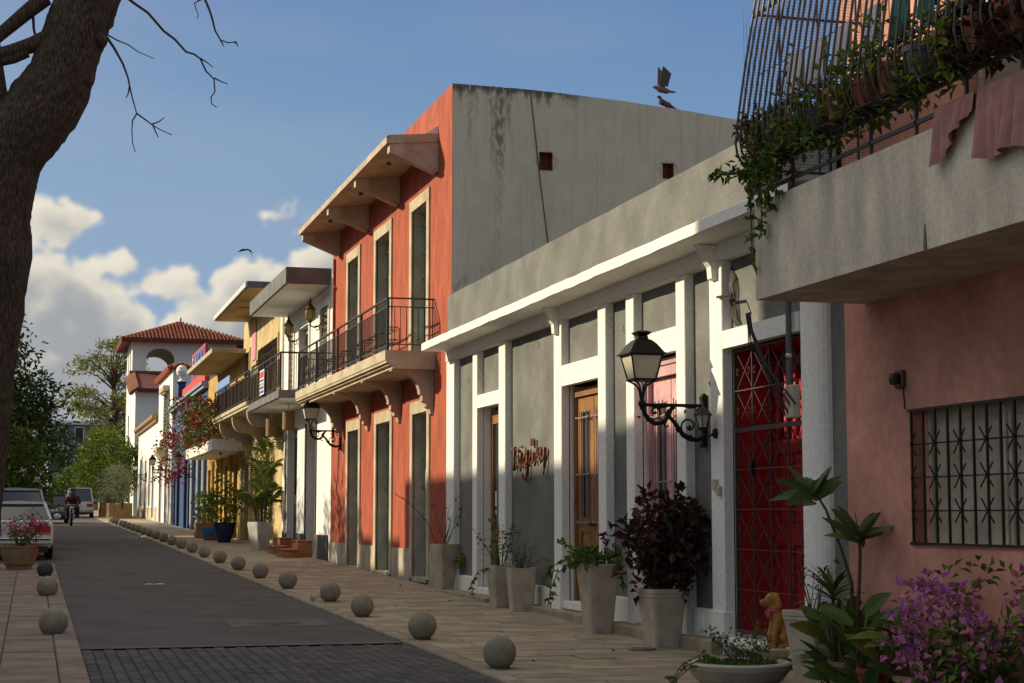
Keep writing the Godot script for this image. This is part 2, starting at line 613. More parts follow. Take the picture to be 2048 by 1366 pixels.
func make_sky() -> Sky:
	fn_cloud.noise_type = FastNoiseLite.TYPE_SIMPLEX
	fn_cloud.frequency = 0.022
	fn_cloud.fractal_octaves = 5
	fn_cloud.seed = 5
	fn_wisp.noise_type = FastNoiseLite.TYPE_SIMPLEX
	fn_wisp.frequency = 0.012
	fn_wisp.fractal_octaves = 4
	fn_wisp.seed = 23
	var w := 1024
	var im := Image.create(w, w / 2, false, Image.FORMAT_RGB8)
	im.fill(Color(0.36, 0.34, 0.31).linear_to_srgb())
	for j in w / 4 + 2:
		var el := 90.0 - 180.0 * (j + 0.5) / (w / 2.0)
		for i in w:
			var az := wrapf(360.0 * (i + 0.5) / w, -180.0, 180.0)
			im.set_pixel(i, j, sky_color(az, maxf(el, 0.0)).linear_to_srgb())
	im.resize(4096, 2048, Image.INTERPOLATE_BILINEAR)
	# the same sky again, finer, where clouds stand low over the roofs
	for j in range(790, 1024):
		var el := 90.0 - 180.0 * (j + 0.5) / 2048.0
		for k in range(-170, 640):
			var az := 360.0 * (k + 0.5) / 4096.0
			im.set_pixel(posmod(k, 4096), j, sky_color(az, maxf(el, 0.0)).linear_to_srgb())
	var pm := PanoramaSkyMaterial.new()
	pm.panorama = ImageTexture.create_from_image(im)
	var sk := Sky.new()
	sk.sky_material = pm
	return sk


func setup() -> void:
	var cam := Camera3D.new()
	cam.name = "camera"
	cam.position = V(0, 1.6, 0)
	cam.rotation_degrees = V(5.783, -15.507, 0)
	cam.fov = 22.4216
	cam.near = 0.05
	cam.far = 3000.0
	add_child(cam)
	cam.current = true
	var sun := DirectionalLight3D.new()
	sun.name = "sun"
	sun.light_energy = 1.6
	sun.light_color = Color(1.0, 0.935, 0.80)
	sun.light_angular_distance = 0.6
	sun.shadow_enabled = true
	add_child(sun)
	sun.look_at_from_position(Vector3.ZERO, V(1.0, -0.553, 0.55), Vector3.UP)
	var we := WorldEnvironment.new()
	we.name = "daylight"
	var e := Environment.new()
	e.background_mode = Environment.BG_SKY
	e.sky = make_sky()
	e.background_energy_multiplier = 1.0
	e.tonemap_mode = Environment.TONE_MAPPER_LINEAR
	e.tonemap_exposure = 1.15
	e.sdfgi_enabled = true
	e.ssao_enabled = true
	e.ssil_enabled = true
	we.environment = e
	add_child(we)


# ---------------------------------------------------------------- ground, road, pavements

func strip(mb: MB, x0: float, x1: float, za: float, zb: float, up: float, skirt := 0.0) -> void:
	var a := on_ground(x0, za, up)
	var b := on_ground(x1, za, up)
	var d := on_ground(x1, zb, up)
	var e := on_ground(x0, zb, up)
	mb.quado(a, b, d, e, Vector3.UP)
	if skirt > 0.0:
		var k := Vector3.DOWN * skirt
		mb.quado(a, e, e + k, a + k, Vector3.LEFT)
		mb.quado(b, d, d + k, b + k, Vector3.RIGHT)
		mb.quado(a, b, b + k, a + k, Vector3.BACK)
		mb.quado(e, d, d + k, e + k, Vector3.FORWARD)


func make_ground() -> void:
	var g := MB.new()
	for sgm in [[80.0, -170.0], [-170.0, -170.001]]:
		strip(g, -500, 500, sgm[0], sgm[1], -0.07)
	g.quado(V(-500, gy(-170) - 0.07, -170), V(500, gy(-170) - 0.07, -170), V(500, gy(-170) - 0.07, -1500), V(-500, gy(-170) - 0.07, -1500), Vector3.UP)
	struct("ground", g, M.ground)
	# carriageway: asphalt beyond the paver band, parking bay on the left past the planter
	var r := MB.new()
	strip(r, 0.51, 3.88, -18.62, -160, 0.0)
	strip(r, -2.4, 0.51, -39.4, -160, 0.0)
	strip(r, 0.51, 3.88, 40, -13.0, -0.004)
	var road := struct("road", r, M.asphalt)
	var bed := MB.new()
	strip(bed, 0.51, 3.88, -13.0, -18.40, -0.014)
	part(road, "paver_bed", bed, M.joint_dark)
	var band := MB.new()
	strip(band, 0.51, 3.88, -18.40, -18.62, 0.003)
	part(road, "concrete_band", band, M.concrete)
	var tilt := Basis(Vector3.RIGHT, atan(GRADE))
	var pv := MB.new()
	pv.tinted = true
	pv.box(V(0, -0.03, 0), V(0.105, 0.06, 0.212), Basis.IDENTITY, 0.008)
	var pmesh := pv.mesh()
	var tones := []
	for k in 5:
		var q := MB.new()
		q.tinted = true
		var s := 0.105 + 0.013 * k
		q.tint = Color(s * 1.05, s * 0.93, s * (0.90 if k % 2 else 0.84))
		q.box(V(0, -0.03, 0), V(0.105, 0.06, 0.212), Basis.IDENTITY, 0.008)
		tones.append(q.mesh())
	var n := 0
	var rest := []
	var rest_c := []
	var z := -14.05
	var row := 0
	while z > -18.28:
		for i in 30:
			var x := 0.575 + i * 0.112
			if x > 3.84:
				continue
			var zz := z - (0.11 if i % 2 else 0.0)
			if zz < -18.30:
				continue
			var xf := Transform3D(tilt * Basis(Vector3.UP, rf(-0.012, 0.012)), on_ground(x + rf(-0.002, 0.002), zz + rf(-0.003, 0.003), rf(-0.002, 0.003)))
			if n < 300 and zz < -14.2:
				copy_part(road, "paver", tones[rng.randi() % 5], M.brick_tint, xf)
				n += 1
			else:
				rest.append(xf)
				var s := rf(0.10, 0.16)
				rest_c.append(Color(s * 1.05, s * 0.93, s * 0.87))
		z -= 0.220
		row += 1
	stuff(road, "pavers", pmesh, M.brick_tint, rest, rest_c)
	# a repaired concrete square with its round cover, and a pale scrap of old paint
	var patch := MB.new()
	strip(patch, 2.35, 3.6, -21.0, -22.2, 0.004)
	part(road, "patch", patch, M.concrete)
	var cover := MB.new()
	cover.lathe(on_ground(2.95, -21.6, 0.004), [Vector2(0.0, 0.012), Vector2(0.24, 0.012), Vector2(0.26, 0.008), Vector2(0.30, 0.008), Vector2(0.32, 0.0)], 20)
	part(road, "manhole_cover", cover, M.iron_rust)
	var scrap := MB.new()
	for p in [[2.02, -31.2, 0.07, 0.10], [2.22, -31.25, 0.07, 0.12], [2.12, -31.1, 0.03, 0.05]]:
		scrap.prism([Vector2(-p[2], -p[3]), Vector2(p[2], -p[3] * 0.7), Vector2(p[2] * 0.8, p[3]), Vector2(-p[2] * 0.6, p[3] * 0.8)], on_ground(p[0], p[1], 0.003), Vector3.RIGHT, V(0, GRADE, -1), V(0, 0.002, 0))
	part(road, "paint_scrap", scrap, M.paper)
	var sun_strip := MB.new()  # band of sunlight across the road, painted as a paler strip
	strip(sun_strip, -0.4, 3.86, -65.0, -66.3, 0.004)
	part(road, "painted_sun_strip", sun_strip, M.concrete)
	# right pavement: uneven coral stone slabs
	var sw := MB.new()
	strip(sw, 3.90, 6.9, 30, -40.2, 0.012, 0.09)
	var walk := struct("pavement_right", sw, M.joint)
	var sw2 := MB.new()
	strip(sw2, 3.90, 7.0, -40.2, -160, 0.03, 0.1)
	part(walk, "far_paving", sw2, M.stone)
	var kb := []
	for k in 3:
		var q := MB.new()
		q.tinted = true
		q.tint = Color(0.52, 0.43, 0.30) * (0.9 + 0.1 * k)
		q.box(V(0, -0.05, 0), V(0.17, 0.10, 0.87), Basis.IDENTITY, 0.012)
		kb.append(q.mesh())
	z = -12.9
	while z > -40.0:
		copy_part(walk, "kerb_stone", kb[rng.randi() % 3], M.brick_tint, Transform3D(tilt, on_ground(3.97, z, 0.034)))
		z -= 0.885
	var slabs := []
	z = -13.0
	while z > -40.0:
		var d := rf(0.27, 0.42)
		var x := 4.062
		while x < 6.62:
			var w := rf(0.34, 0.78)
			if x + w > 6.45:
				w = 6.63 - x
			slabs.append([x, w, z, d])
			x += w
		z -= d
	var cnt := 0
	var sx := []
	var sc := []
	var unit := MB.new()
	unit.tinted = true
	unit.box(V(0, -0.03, 0), V(1, 0.06, 1))
	var umesh := unit.mesh()
	for s in slabs:
		var w: float = s[1]
		var d: float = s[3]
		var at := on_ground(s[0] + w / 2, s[2] - d / 2, 0.031 + rf(-0.004, 0.005))
		var sh := rf(0.82, 1.12)
		var col := Color(0.62 * sh, 0.50 * sh * rf(0.96, 1.02), 0.335 * sh * rf(0.92, 1.04))
		var tw := tilt * Basis(Vector3.UP, rf(-0.012, 0.012)) * Basis(Vector3.RIGHT, rf(-0.006, 0.006))
		if cnt < 300:
			var q := MB.new()
			q.tinted = true
			q.tint = col
			q.box(V(0, -0.03, 0), V(w - 0.016, 0.06, d - 0.016), Basis.IDENTITY, 0.006)
			copy_part(walk, "paving_slab", q.mesh(), M.brick_tint, Transform3D(tw, at))
			cnt += 1
		else:
			sx.append(Transform3D(tw.scaled_local(V(w - 0.014, 1, d - 0.014)), at))
			sc.append(col)
	stuff(walk, "paving_slabs", umesh, M.brick_tint, sx, sc)
	# left pavement with its kerb
	var lw := MB.new()
	strip(lw, -3.0, 0.50, 30, -39.4, 0.03, 0.1)
	var left := struct("pavement_left", lw, M.joint)
	var lw2 := MB.new()
	strip(lw2, -3.0, -2.4, -39.4, -160, 0.05, 0.1)
	part(left, "far_paving", lw2, M.stone)
	var lk := []
	for k in 3:
		var q := MB.new()
		q.tinted = true
		q.tint = Color(0.44, 0.325, 0.26) * (0.92 + 0.08 * k)
		q.box(V(0, -0.06, 0), V(0.24, 0.12, 0.985), Basis.IDENTITY, 0.012)
		lk.append(q.mesh())
	z = -10.5
	while z > -39.2:
		copy_part(left, "kerb_stone", lk[rng.randi() % 3], M.brick_tint, Transform3D(tilt, on_ground(0.385, z, 0.058)))
		z -= 1.0
	var ls := []
	for k in 4:
		var q := MB.new()
		q.tinted = true
		q.tint = Color(0.42, 0.31, 0.25) * (0.88 + 0.08 * k)
		q.box(V(0, -0.03, 0), V(0.49, 0.06, 0.37), Basis.IDENTITY, 0.006)
		ls.append(q.mesh())
	z = -11.0
	row = 0
	while z > -39.1:
		for i in 3:
			var x := 0.01 - i * 0.5
			copy_part(left, "paving_slab", ls[rng.randi() % 4], M.brick_tint, Transform3D(tilt, on_ground(x, z - (0.19 if i % 2 else 0.0), 0.05 + rf(-0.003, 0.004))))
		z -= 0.38
		row += 1


const ORD := ["nearest", "second", "third", "fourth", "fifth", "sixth", "seventh", "eighth", "ninth", "tenth", "eleventh", "twelfth", "thirteenth", "fourteenth", "fifteenth", "sixteenth", "seventeenth", "eighteenth", "nineteenth", "twentieth", "twenty-first", "twenty-second", "twenty-third", "twenty-fourth"]


func stone_ball(x: float, z: float, r: float, m: Material, label: String, grp: String, sd: int) -> Node3D:
	var t := thing("stone_ball", label, "bollard", on_ground(x, z, 0.03), grp)
	var b := MB.new()
	var f := FastNoiseLite.new()
	f.seed = sd
	f.frequency = 1.6
	f.fractal_octaves = 3
	var o := on_ground(x, z, 0.03 + r * 0.93)
	b.ball(o, r, 28, 20)
	for i in b.v.size():
		var d := (b.v[i] - o) / r
		var k := 1.0 + 0.02 * f.get_noise_3dv(d * 2.0)
		b.v[i] = o + d * r * k
		b.v[i].y = maxf(b.v[i].y, o.y - r * 0.93)
	part(t, "ball", b, m)
	var s := MB.new()
	s.lathe(on_ground(x, z, 0.025), [Vector2(r * 0.62, 0.0), Vector2(r * 0.60, 0.018), Vector2(0.0, 0.018)], 18)
	part(t, "mortar_foot", s, M.concrete)
	return t


func make_balls() -> void:
	mat("ball", Color(0.46, 0.405, 0.30), 0.95, "speck", 2.2, 1.0, 1.1)
	mat("ball_dark", Color(0.10, 0.095, 0.115), 0.9, "speck", 2.2, 0.8, 1.1)
	var zs := [-15.27, -18.49, -22.03, -25.22, -28.74, -32.3, -35.88, -39.47, -43.1, -46.5]
	while zs.size() < 24:
		zs.append(zs[-1] - 3.45)
	for i in zs.size():
		var x := 4.24 if i == 3 else 4.12
		var t := stone_ball(x, zs[i], 0.152 + 0.004 * sin(i * 2.1), M.ball, "%s round stone bollard of the row along the right kerb" % ORD[i], "stone ball bollards along the right kerb", i)
		if i == 3:
			var w := MB.new()
			var pts := []
			for k in 26:
				var a := k * 0.55
				pts.append(on_ground(x - 0.14 - 0.10 * sin(k * 0.12), zs[i] + 0.13 + 0.05 * cos(a), 0.07 + 0.05 * sin(a)) + V(-0.004 * k, 0, 0.0))
			w.tube(pts, 0.006, 5)
			part(t, "twisted_wire", w, M.iron_rust)
	var ll := [[0.24, -11.35, "bottom left stone bollard cut by the picture's lower edge"], [0.265, -19.85, "olive grey stone bollard on the left kerb, second up from the picture's bottom"], [0.26, -27.2, "pale stone bollard on the left kerb just below the dark one"]]
	for i in 3:
		stone_ball(ll[i][0], ll[i][1], 0.16, M.ball, ll[i][2], "stone ball bollards on the left kerb", 40 + i)
	stone_ball(0.27, -33.6, 0.15, M.ball_dark, "dark slate coloured bollard on the left kerb by the clay planter", "stone ball bollards on the left kerb", 44)


# ---------------------------------------------------------------- shared building pieces

# wall slab between planes x0..x1 with openings [za, zb, ya, yb]
func wall(mb: MB, x0: float, x1: float, y0: float, y1: float, z0: float, z1: float, holes := []) -> void:
	var zs := [z0, z1]
	for h in holes:
		zs.append(h[0])
		zs.append(h[1])
	zs.sort()
	for i in zs.size() - 1:
		var a: float = zs[i]
		var b: float = zs[i + 1]
		if b - a < 1e-4 or a < z0 - 1e-4 or b > z1 + 1e-4:
			continue
		var cuts := []
		for h in holes:
			if h[0] < b - 1e-4 and h[1] > a + 1e-4:
				cuts.append([h[2], h[3]])
		cuts.sort()
		var y := y0
		for q in cuts:
			if q[0] - y > 1e-4:
				mb.span(x0, x1, y, q[0], a, b)
			y = q[1]
		if y1 - y > 1e-4:
			mb.span(x0, x1, y, y1, a, b)


func bar(mb: MB, a: Vector3, b: Vector3, w: float, t := -1.0) -> void:
	var d := b - a
	var z := d.normalized()
	var x := z.cross(Vector3.UP if absf(z.y) < 0.95 else Vector3.RIGHT).normalized()
	var y := z.cross(x)
	mb.box((a + b) / 2, V(w, w if t < 0 else t, d.length()), Basis(x, y, z))


func spiral(c: Vector3, ex: Vector3, ey: Vector3, r0: float, r1: float, a0: float, a1: float, n := 18) -> Array:
	var p := []
	for i in n + 1:
		var t := float(i) / n
		var a := lerpf(a0, a1, t)
		var r := lerpf(r0, r1, t)
		p.append(c + ex * cos(a) * r + ey * sin(a) * r)
	return p


# framed joinery in the plane x = X facing the street
func door_leaf(par: Node3D, X: float, z0: float, z1: float, y0: float, y1: float, m: Material, glass: Array, panels: Array, gm: Material, nm := "door") -> MeshInstance3D:
	var holes := []
	for g in glass + panels:
		holes.append([z0 + (z1 - z0) * g[0], z0 + (z1 - z0) * g[1], lerpf(y0, y1, g[2]), lerpf(y0, y1, g[3])])
	var b := MB.new()
	wall(b, X, X + 0.05, y0, y1, z0, z1, holes)
	for h in holes:
		var e := 0.014
		b.span(X - 0.008, X + 0.03, h[2], h[2] + e, h[0], h[1])
		b.span(X - 0.008, X + 0.03, h[3] - e, h[3], h[0], h[1])
		b.span(X - 0.008, X + 0.03, h[2] + e, h[3] - e, h[0], h[0] + e)
		b.span(X - 0.008, X + 0.03, h[2] + e, h[3] - e, h[1] - e, h[1])
	var d := part(par, nm, b, m)
	for i in holes.size():
		var h: Array = holes[i]
		var q := MB.new()
		if i < glass.size():
			q.span(X + 0.022, X + 0.03, h[2], h[3], h[0], h[1])
			part(d, "glass_pane", q, gm)
		else:
			q.span(X + 0.018, X + 0.035, h[2], h[3], h[0], h[1], 0.0)
			var w := minf(h[1] - h[0], h[3] - h[2]) * 0.16
			q.span(X + 0.006, X + 0.0185, h[2] + w, h[3] - w, h[0] + w, h[1] - w, 0.006)
			part(d, "panel", q, m)
	return d


func security_bars(par: Node3D, X: float, z0: float, z1: float, y0: float, y1: float, nv: int, ys: Array, m: Material) -> void:
	for i in nv:
		var z := lerpf(z0, z1, (i + 0.5) / nv)
		var b := MB.new()
		bar(b, V(X, y0, z), V(X, y1, z), 0.011)
		part(par, "bar", b, m)
	for y in ys:
		var b := MB.new()
		bar(b, V(X - 0.006, y, z0 - 0.04), V(X - 0.006, y, z1 + 0.04), 0.016)
		for z in [z0 - 0.03, z1 + 0.03]:
			b.ball(V(X - 0.01, y, z), 0.018, 8, 6)
		part(par, "crossbar", b, m)


# ---------------------------------------------------------------- grey house

func grey_house() -> void:
	var P0 := 6.64
	var P1 := 6.745
	var h := thing("grey_house", "long single storey grey house with white pilasters and cornice", "house", on_ground(P1, -20.7))
	var doors := [[-25.98, -24.68, 0.50, 3.27], [-21.52, -19.99, 0.50, 3.29], [-18.69, -17.33, 0.48, 3.38], [-16.04, -14.28, 0.40, 3.27]]
	var w := MB.new()
	wall(w, P1, P1 + 0.5, 0.0, 4.35, -28.04, -13.46, doors)
	part(h, "wall", w, M.grey)
	var back := MB.new()
	back.span(P1 + 0.5, 13.0, 4.5, 4.7, -28.04, -13.46)
	back.span(12.8, 13.0, 0.0, 4.5, -28.04, -13.46)
	back.span(P1 + 0.5, 12.8, 0.0, 4.5, -13.6, -13.46)
	part(h, "roof", back, M.concrete)
	var pil := [[-28.04, -27.51], [-26.26, -25.98], [-24.68, -24.32], [-21.86, -21.52], [-20.0, -19.71], [-18.96, -18.69], [-17.33, -17.07], [-16.37, -16.04]]
	for i in pil.size():
		var q := MB.new()
		q.span(P0, P1 + 0.02, 0.36, 4.17, pil[i][0], pil[i][1], 0.008)
		part(h, "pilaster", q, M.white)
	var col := MB.new()
	var prof := []
	for k in 13:
		var a := PI * k / 12.0
		prof.append(Vector2(-14.04 + 0.245 * cos(a), 6.745 - 0.14 * sin(a)))
	col.prism(prof, Vector3.ZERO, V(0, 0, 1), V(1, 0, 0), V(0, 4.0, 0))
	for i in col.v.size():
		col.v[i].y += 0.30
	part(h, "round_pilaster", col, M.white)
	for d in [[-25.98, -24.68, 3.27, 3.47], [-21.52, -20.0, 3.29, 3.56], [-18.69, -17.33, 3.38, 3.64], [-16.04, -14.28, 3.27, 3.45]]:
		var q := MB.new()
		q.span(P0 + 0.004, P1 + 0.12, d[2], d[3], d[0], d[1])
		part(h, "lintel", q, M.white)
	# white jambs inside the openings
	for d in doors:
		for jz in [d[0], d[1] - 0.015]:
			var q := MB.new()
			q.span(P1 + 0.012, P1 + 0.36, d[2], d[3], jz, jz + 0.015)
			part(h, "jamb", q, M.white)
		var s := MB.new()
		s.span(P0 + 0.01, P1 + 0.5, d[2] - 0.09, d[2] + 0.012, d[0] + 0.004, d[1] - 0.004, 0.01)
		part(h, "threshold", s, M.white)
	for z in [[-27.51, -26.26], [-24.32, -21.86], [-19.71, -18.96], [-17.07, -16.37]]:
		var q := MB.new()
		q.span(P1 - 0.055, P1 + 0.01, 0.22, 0.655, z[0], z[1], 0.01)
		part(h, "plinth", q, M.white)
	for z in [[-21.88, -21.50, 0.91], [-16.40, -16.02, 0.66], [-24.70, -24.30, 0.66], [-28.06, -27.49, 0.66]]:
		var q := MB.new()
		q.span(P0 - 0.028, P1, 0.20, z[2], z[0], z[1], 0.01)
		part(h, "pilaster_base", q, M.white)
	var fr := MB.new()
	fr.span(P0 - 0.015, P1 + 0.1, 4.17, 4.35, -28.04, -13.46)
	part(h, "frieze", fr, M.white)
	# cornice: a slab with a hand-trowelled, slightly wavering lip
	var cn := MB.new()
	var f := FastNoiseLite.new()
	f.seed = 9
	f.frequency = 0.5
	var zz := -28.04
	while zz < -13.5:
		var z2 := minf(zz + 0.3, -13.46)
		var q := []
		for z in [zz, z2]:
			var dx := 0.016 * f.get_noise_1d(z * 3.0) + 0.008 * f.get_noise_1d(z * 11.0 + 50.0)
			var dy := 0.014 * f.get_noise_1d(z * 2.2 + 9.0) + 0.010 * f.get_noise_1d(z * 9.0)
			q.append([V(6.2 + dx, 4.352 + dy, z), V(6.2 + dx, 4.465 + dy * 0.7, z), V(6.225 + dx, 4.482 + dy * 0.7, z), V(6.80, 4.50, z), V(6.80, 4.35, z), V(6.235 + dx, 4.345 + dy, z)])
		for k in 6:
			var a: Vector3 = q[0][k]
			var b: Vector3 = q[0][(k + 1) % 6]
			var c2: Vector3 = q[1][(k + 1) % 6]
			var d2: Vector3 = q[1][k]
			cn.quado(a, b, c2, d2, (a + b + c2 + d2) / 4.0 - V(6.5, 4.42, (zz + z2) / 2))
		if zz < -28.0:
			cn.quado(q[0][0], q[0][1], q[0][3], q[0][4], Vector3.FORWARD)
		zz = z2
	part(h, "cornice", cn, M.white)
	var pa := MB.new()
	var z0 := -28.04
	while z0 < -13.5:
		var z1 := minf(z0 + 0.6, -13.46)
		var a := 5.285 + 0.012 * f.get_noise_1d(z0 * 2.0 + 77.0)
		var b := 5.285 + 0.012 * f.get_noise_1d(z1 * 2.0 + 77.0)
		var fl := [V(6.66, 4.49, z0), V(6.66, 4.49, z1), V(6.66, b, z1), V(6.66, a, z0)]
		pa.quado(fl[0], fl[1], fl[2], fl[3], Vector3.LEFT)
		pa.quado(fl[3], fl[2], fl[2] + V(0.2, 0.01, 0), fl[3] + V(0.2, 0.01, 0), Vector3.UP)
		pa.quado(fl[0] + V(0.2, 0, 0), fl[1] + V(0.2, 0, 0), fl[2] + V(0.2, 0.01, 0), fl[3] + V(0.2, 0.01, 0), Vector3.RIGHT)
		if z0 < -28.0:
			pa.quado(fl[0], fl[3], fl[3] + V(0.2, 0.01, 0), fl[0] + V(0.2, 0, 0), Vector3.FORWARD)
		z0 = z1
	part(h, "parapet", pa, M.grey)
	for z in [-21.69, -16.2]:
		var q := MB.new()
		q.prism([Vector2(6.64, 3.98), Vector2(6.58, 4.0), Vector2(6.57, 4.12), Vector2(6.52, 4.18), Vector2(6.47, 4.30), Vector2(6.43, 4.34), Vector2(6.64, 4.34)], V(0, 0, z - 0.06), V(1, 0, 0), V(0, 1, 0), V(0, 0, 0.12))
		part(h, "cornice_bracket", q, M.white)
	# stone steps on the falling pavement
	for s in [[6.36, -27.3, -24.4, 0.42], [6.50, -23.4, -20.1, 0.40], [6.42, -19.2, -17.5, 0.385], [6.48, -16.9, -16.05, 0.375]]:
		var q := MB.new()
		q.span(s[0], P0 + 0.06, 0.12, s[3], s[1], s[2], 0.015)
		part(h, "stone_step", q, M.stone)
	# first door: one leaf of varnished wood with a long glass light
	var d1 := door_leaf(h, 6.86, -25.96, -24.70, 0.52, 3.22, M.wood, [[0.10, 0.44, 0.32, 0.93], [0.56, 0.90, 0.32, 0.93]], [[0.10, 0.44, 0.06, 0.27], [0.56, 0.90, 0.06, 0.27]], M.dark_glass)
	security_bars(d1, 6.83, -25.82, -25.45, 0.65, 1.35, 4, [0.8, 1.25], M.zinc)
	var note := MB.new()
	note.span(6.877, 6.8795, 1.75, 1.98, -25.75, -25.66)
	note.span(6.877, 6.8795, 1.62, 1.70, -25.73, -25.67)
	part(d1, "paper_notice", note, M.paper)
	# second door: double wooden door behind slim bars
	var fr2 := MB.new()
	fr2.span(6.80, 6.90, 0.52, 3.24, -21.505, -21.44)
	fr2.span(6.80, 6.90, 0.52, 3.24, -20.075, -20.015)
	fr2.span(6.80, 6.90, 3.14, 3.24, -21.44, -20.075)
	part(h, "door_frame", fr2, M.wood)
	for lf in [[-21.43, -20.77], [-20.75, -20.09]]:
		var d := door_leaf(h, 6.84, lf[0], lf[1], 0.53, 3.13, M.wood, [[0.22, 0.78, 0.40, 0.93]], [[0.20, 0.80, 0.22, 0.34], [0.20, 0.80, 0.05, 0.19]], M.dark_glass)
		security_bars(d, 6.80, lf[0] + 0.12, lf[1] - 0.12, 1.45, 2.95, 3, [2.86, 2.13, 1.52], M.zinc)
		var kb := MB.new()
		kb.ball(V(6.815, 1.5, lf[1] - 0.05 if lf[0] < -21 else lf[0] + 0.05), 0.03, 10, 8)
		part(d, "door_knob", kb, M.bronze)
	# third door: pink leaves
	var fr3 := MB.new()
	fr3.span(6.78, 6.90, 0.5, 3.36, -18.675, -18.60)
	fr3.span(6.78, 6.90, 0.5, 3.36, -17.42, -17.345)
	fr3.span(6.77, 6.90, 3.16, 3.28, -18.60, -17.42)
	fr3.span(6.75, 6.90, 3.28, 3.35, -18.60, -17.42)
	part(h, "door_frame", fr3, M.pink_door)
	for lf in [[-18.59, -18.02], [-18.0, -17.43]]:
		var d := door_leaf(h, 6.84, lf[0], lf[1], 0.5, 3.15, M.pink_door, [[0.22, 0.78, 0.36, 0.90]], [[0.20, 0.80, 0.06, 0.30]], M.dark_glass)
		security_bars(d, 6.80, lf[0] + 0.10, lf[1] - 0.10, 1.35, 2.90, 3, [2.72, 1.98, 1.42], M.zinc)
	# fourth opening: red door set back behind an iron gate
	var lob := MB.new()
	lob.span(7.24, 7.26, 0.40, 3.3, -16.04, -14.28)
	lob.span(6.80, 7.24, 0.44, 3.27, -16.022, -16.005)
	lob.span(6.80, 7.24, 0.44, 3.27, -14.315, -14.298)
	lob.span(6.80, 7.24, 3.25, 3.268, -16.0, -14.32)
	part(h, "lobby", lob, M.red_door)
	for lf in [[-15.98, -15.17], [-15.15, -14.34]]:
		var d := door_leaf(h, 7.16, lf[0], lf[1], 0.46, 2.35, M.red_door, [], [[0.12, 0.46, 0.55, 0.94], [0.54, 0.88, 0.55, 0.94], [0.12, 0.46, 0.06, 0.46], [0.54, 0.88, 0.06, 0.46]], M.dark_glass)
		var hd := MB.new()
		bar(hd, V(7.12, 1.3, (lf[1] - 0.07) if lf[0] < -15.5 else (lf[0] + 0.07)), V(7.12, 1.45, (lf[1] - 0.07) if lf[0] < -15.5 else (lf[0] + 0.07)), 0.02)
		part(d, "handle", hd, M.bronze)
	for i in 8:
		var q := MB.new()
		var z := -15.9 + i * 0.215
		var pr := []
		for k in 15:
			var t := k / 14.0
			pr.append(Vector2(0.022 + 0.018 * absf(sin(t * PI * 3.0)), 2.38 + t * 0.82))
		q.lathe(V(7.18, 0, z), pr, 8)
		part(h, "turned_spindle", q, M.red_door)
	for p in [[7.155, 1.72, -15.12, 0.11, 0.12], [7.15, 1.30, -15.0, 0.14, 0.13], [7.15, 1.78, -14.9, 0.09, 0.09]]:
		var q := MB.new()
		q.prism([Vector2(-p[3], 0), Vector2(p[3], 0), Vector2(p[3] * 0.45, p[4] * 2.0), Vector2(-p[3] * 0.45, p[4] * 2.0)], V(p[0] - 0.02, p[1], p[2]), V(0, 0, 1), V(0, 1, 0), V(0.012, 0, 0))
		part(h, "tin_sign", q, M.meter)
	iron_gate(h)
	# holes and small fixings on the panels
	for p in [[-26.9, 3.77], [-22.9, 3.96], [-19.35, 3.83]]:
		var q := MB.new()
		q.prism([Vector2(-0.03, -0.04), Vector2(0.03, -0.03), Vector2(0.02, 0.04), Vector2(-0.02, 0.03)], V(P1 - 0.004, p[1], p[0]), V(0, 0, 1), V(0, 1, 0), V(0.006, 0, 0))
		part(h, "wall_plug", q, M.conduit)
	# electric meter box at the plinth and the door bell by the gate
	var mb := MB.new()
	mb.span(6.655, 6.69, 0.44, 0.60, -16.80, -16.68, 0.006)
	part(h, "meter_hatch", mb, M.white)
	var bell := MB.new()
	bell.span(6.60, 6.642, 1.86, 1.97, -16.26, -16.17, 0.008)
	bell.span(6.60, 6.642, 1.80, 1.90, -16.14, -16.08, 0.008)
	part(h, "door_bell", bell, M.meter)


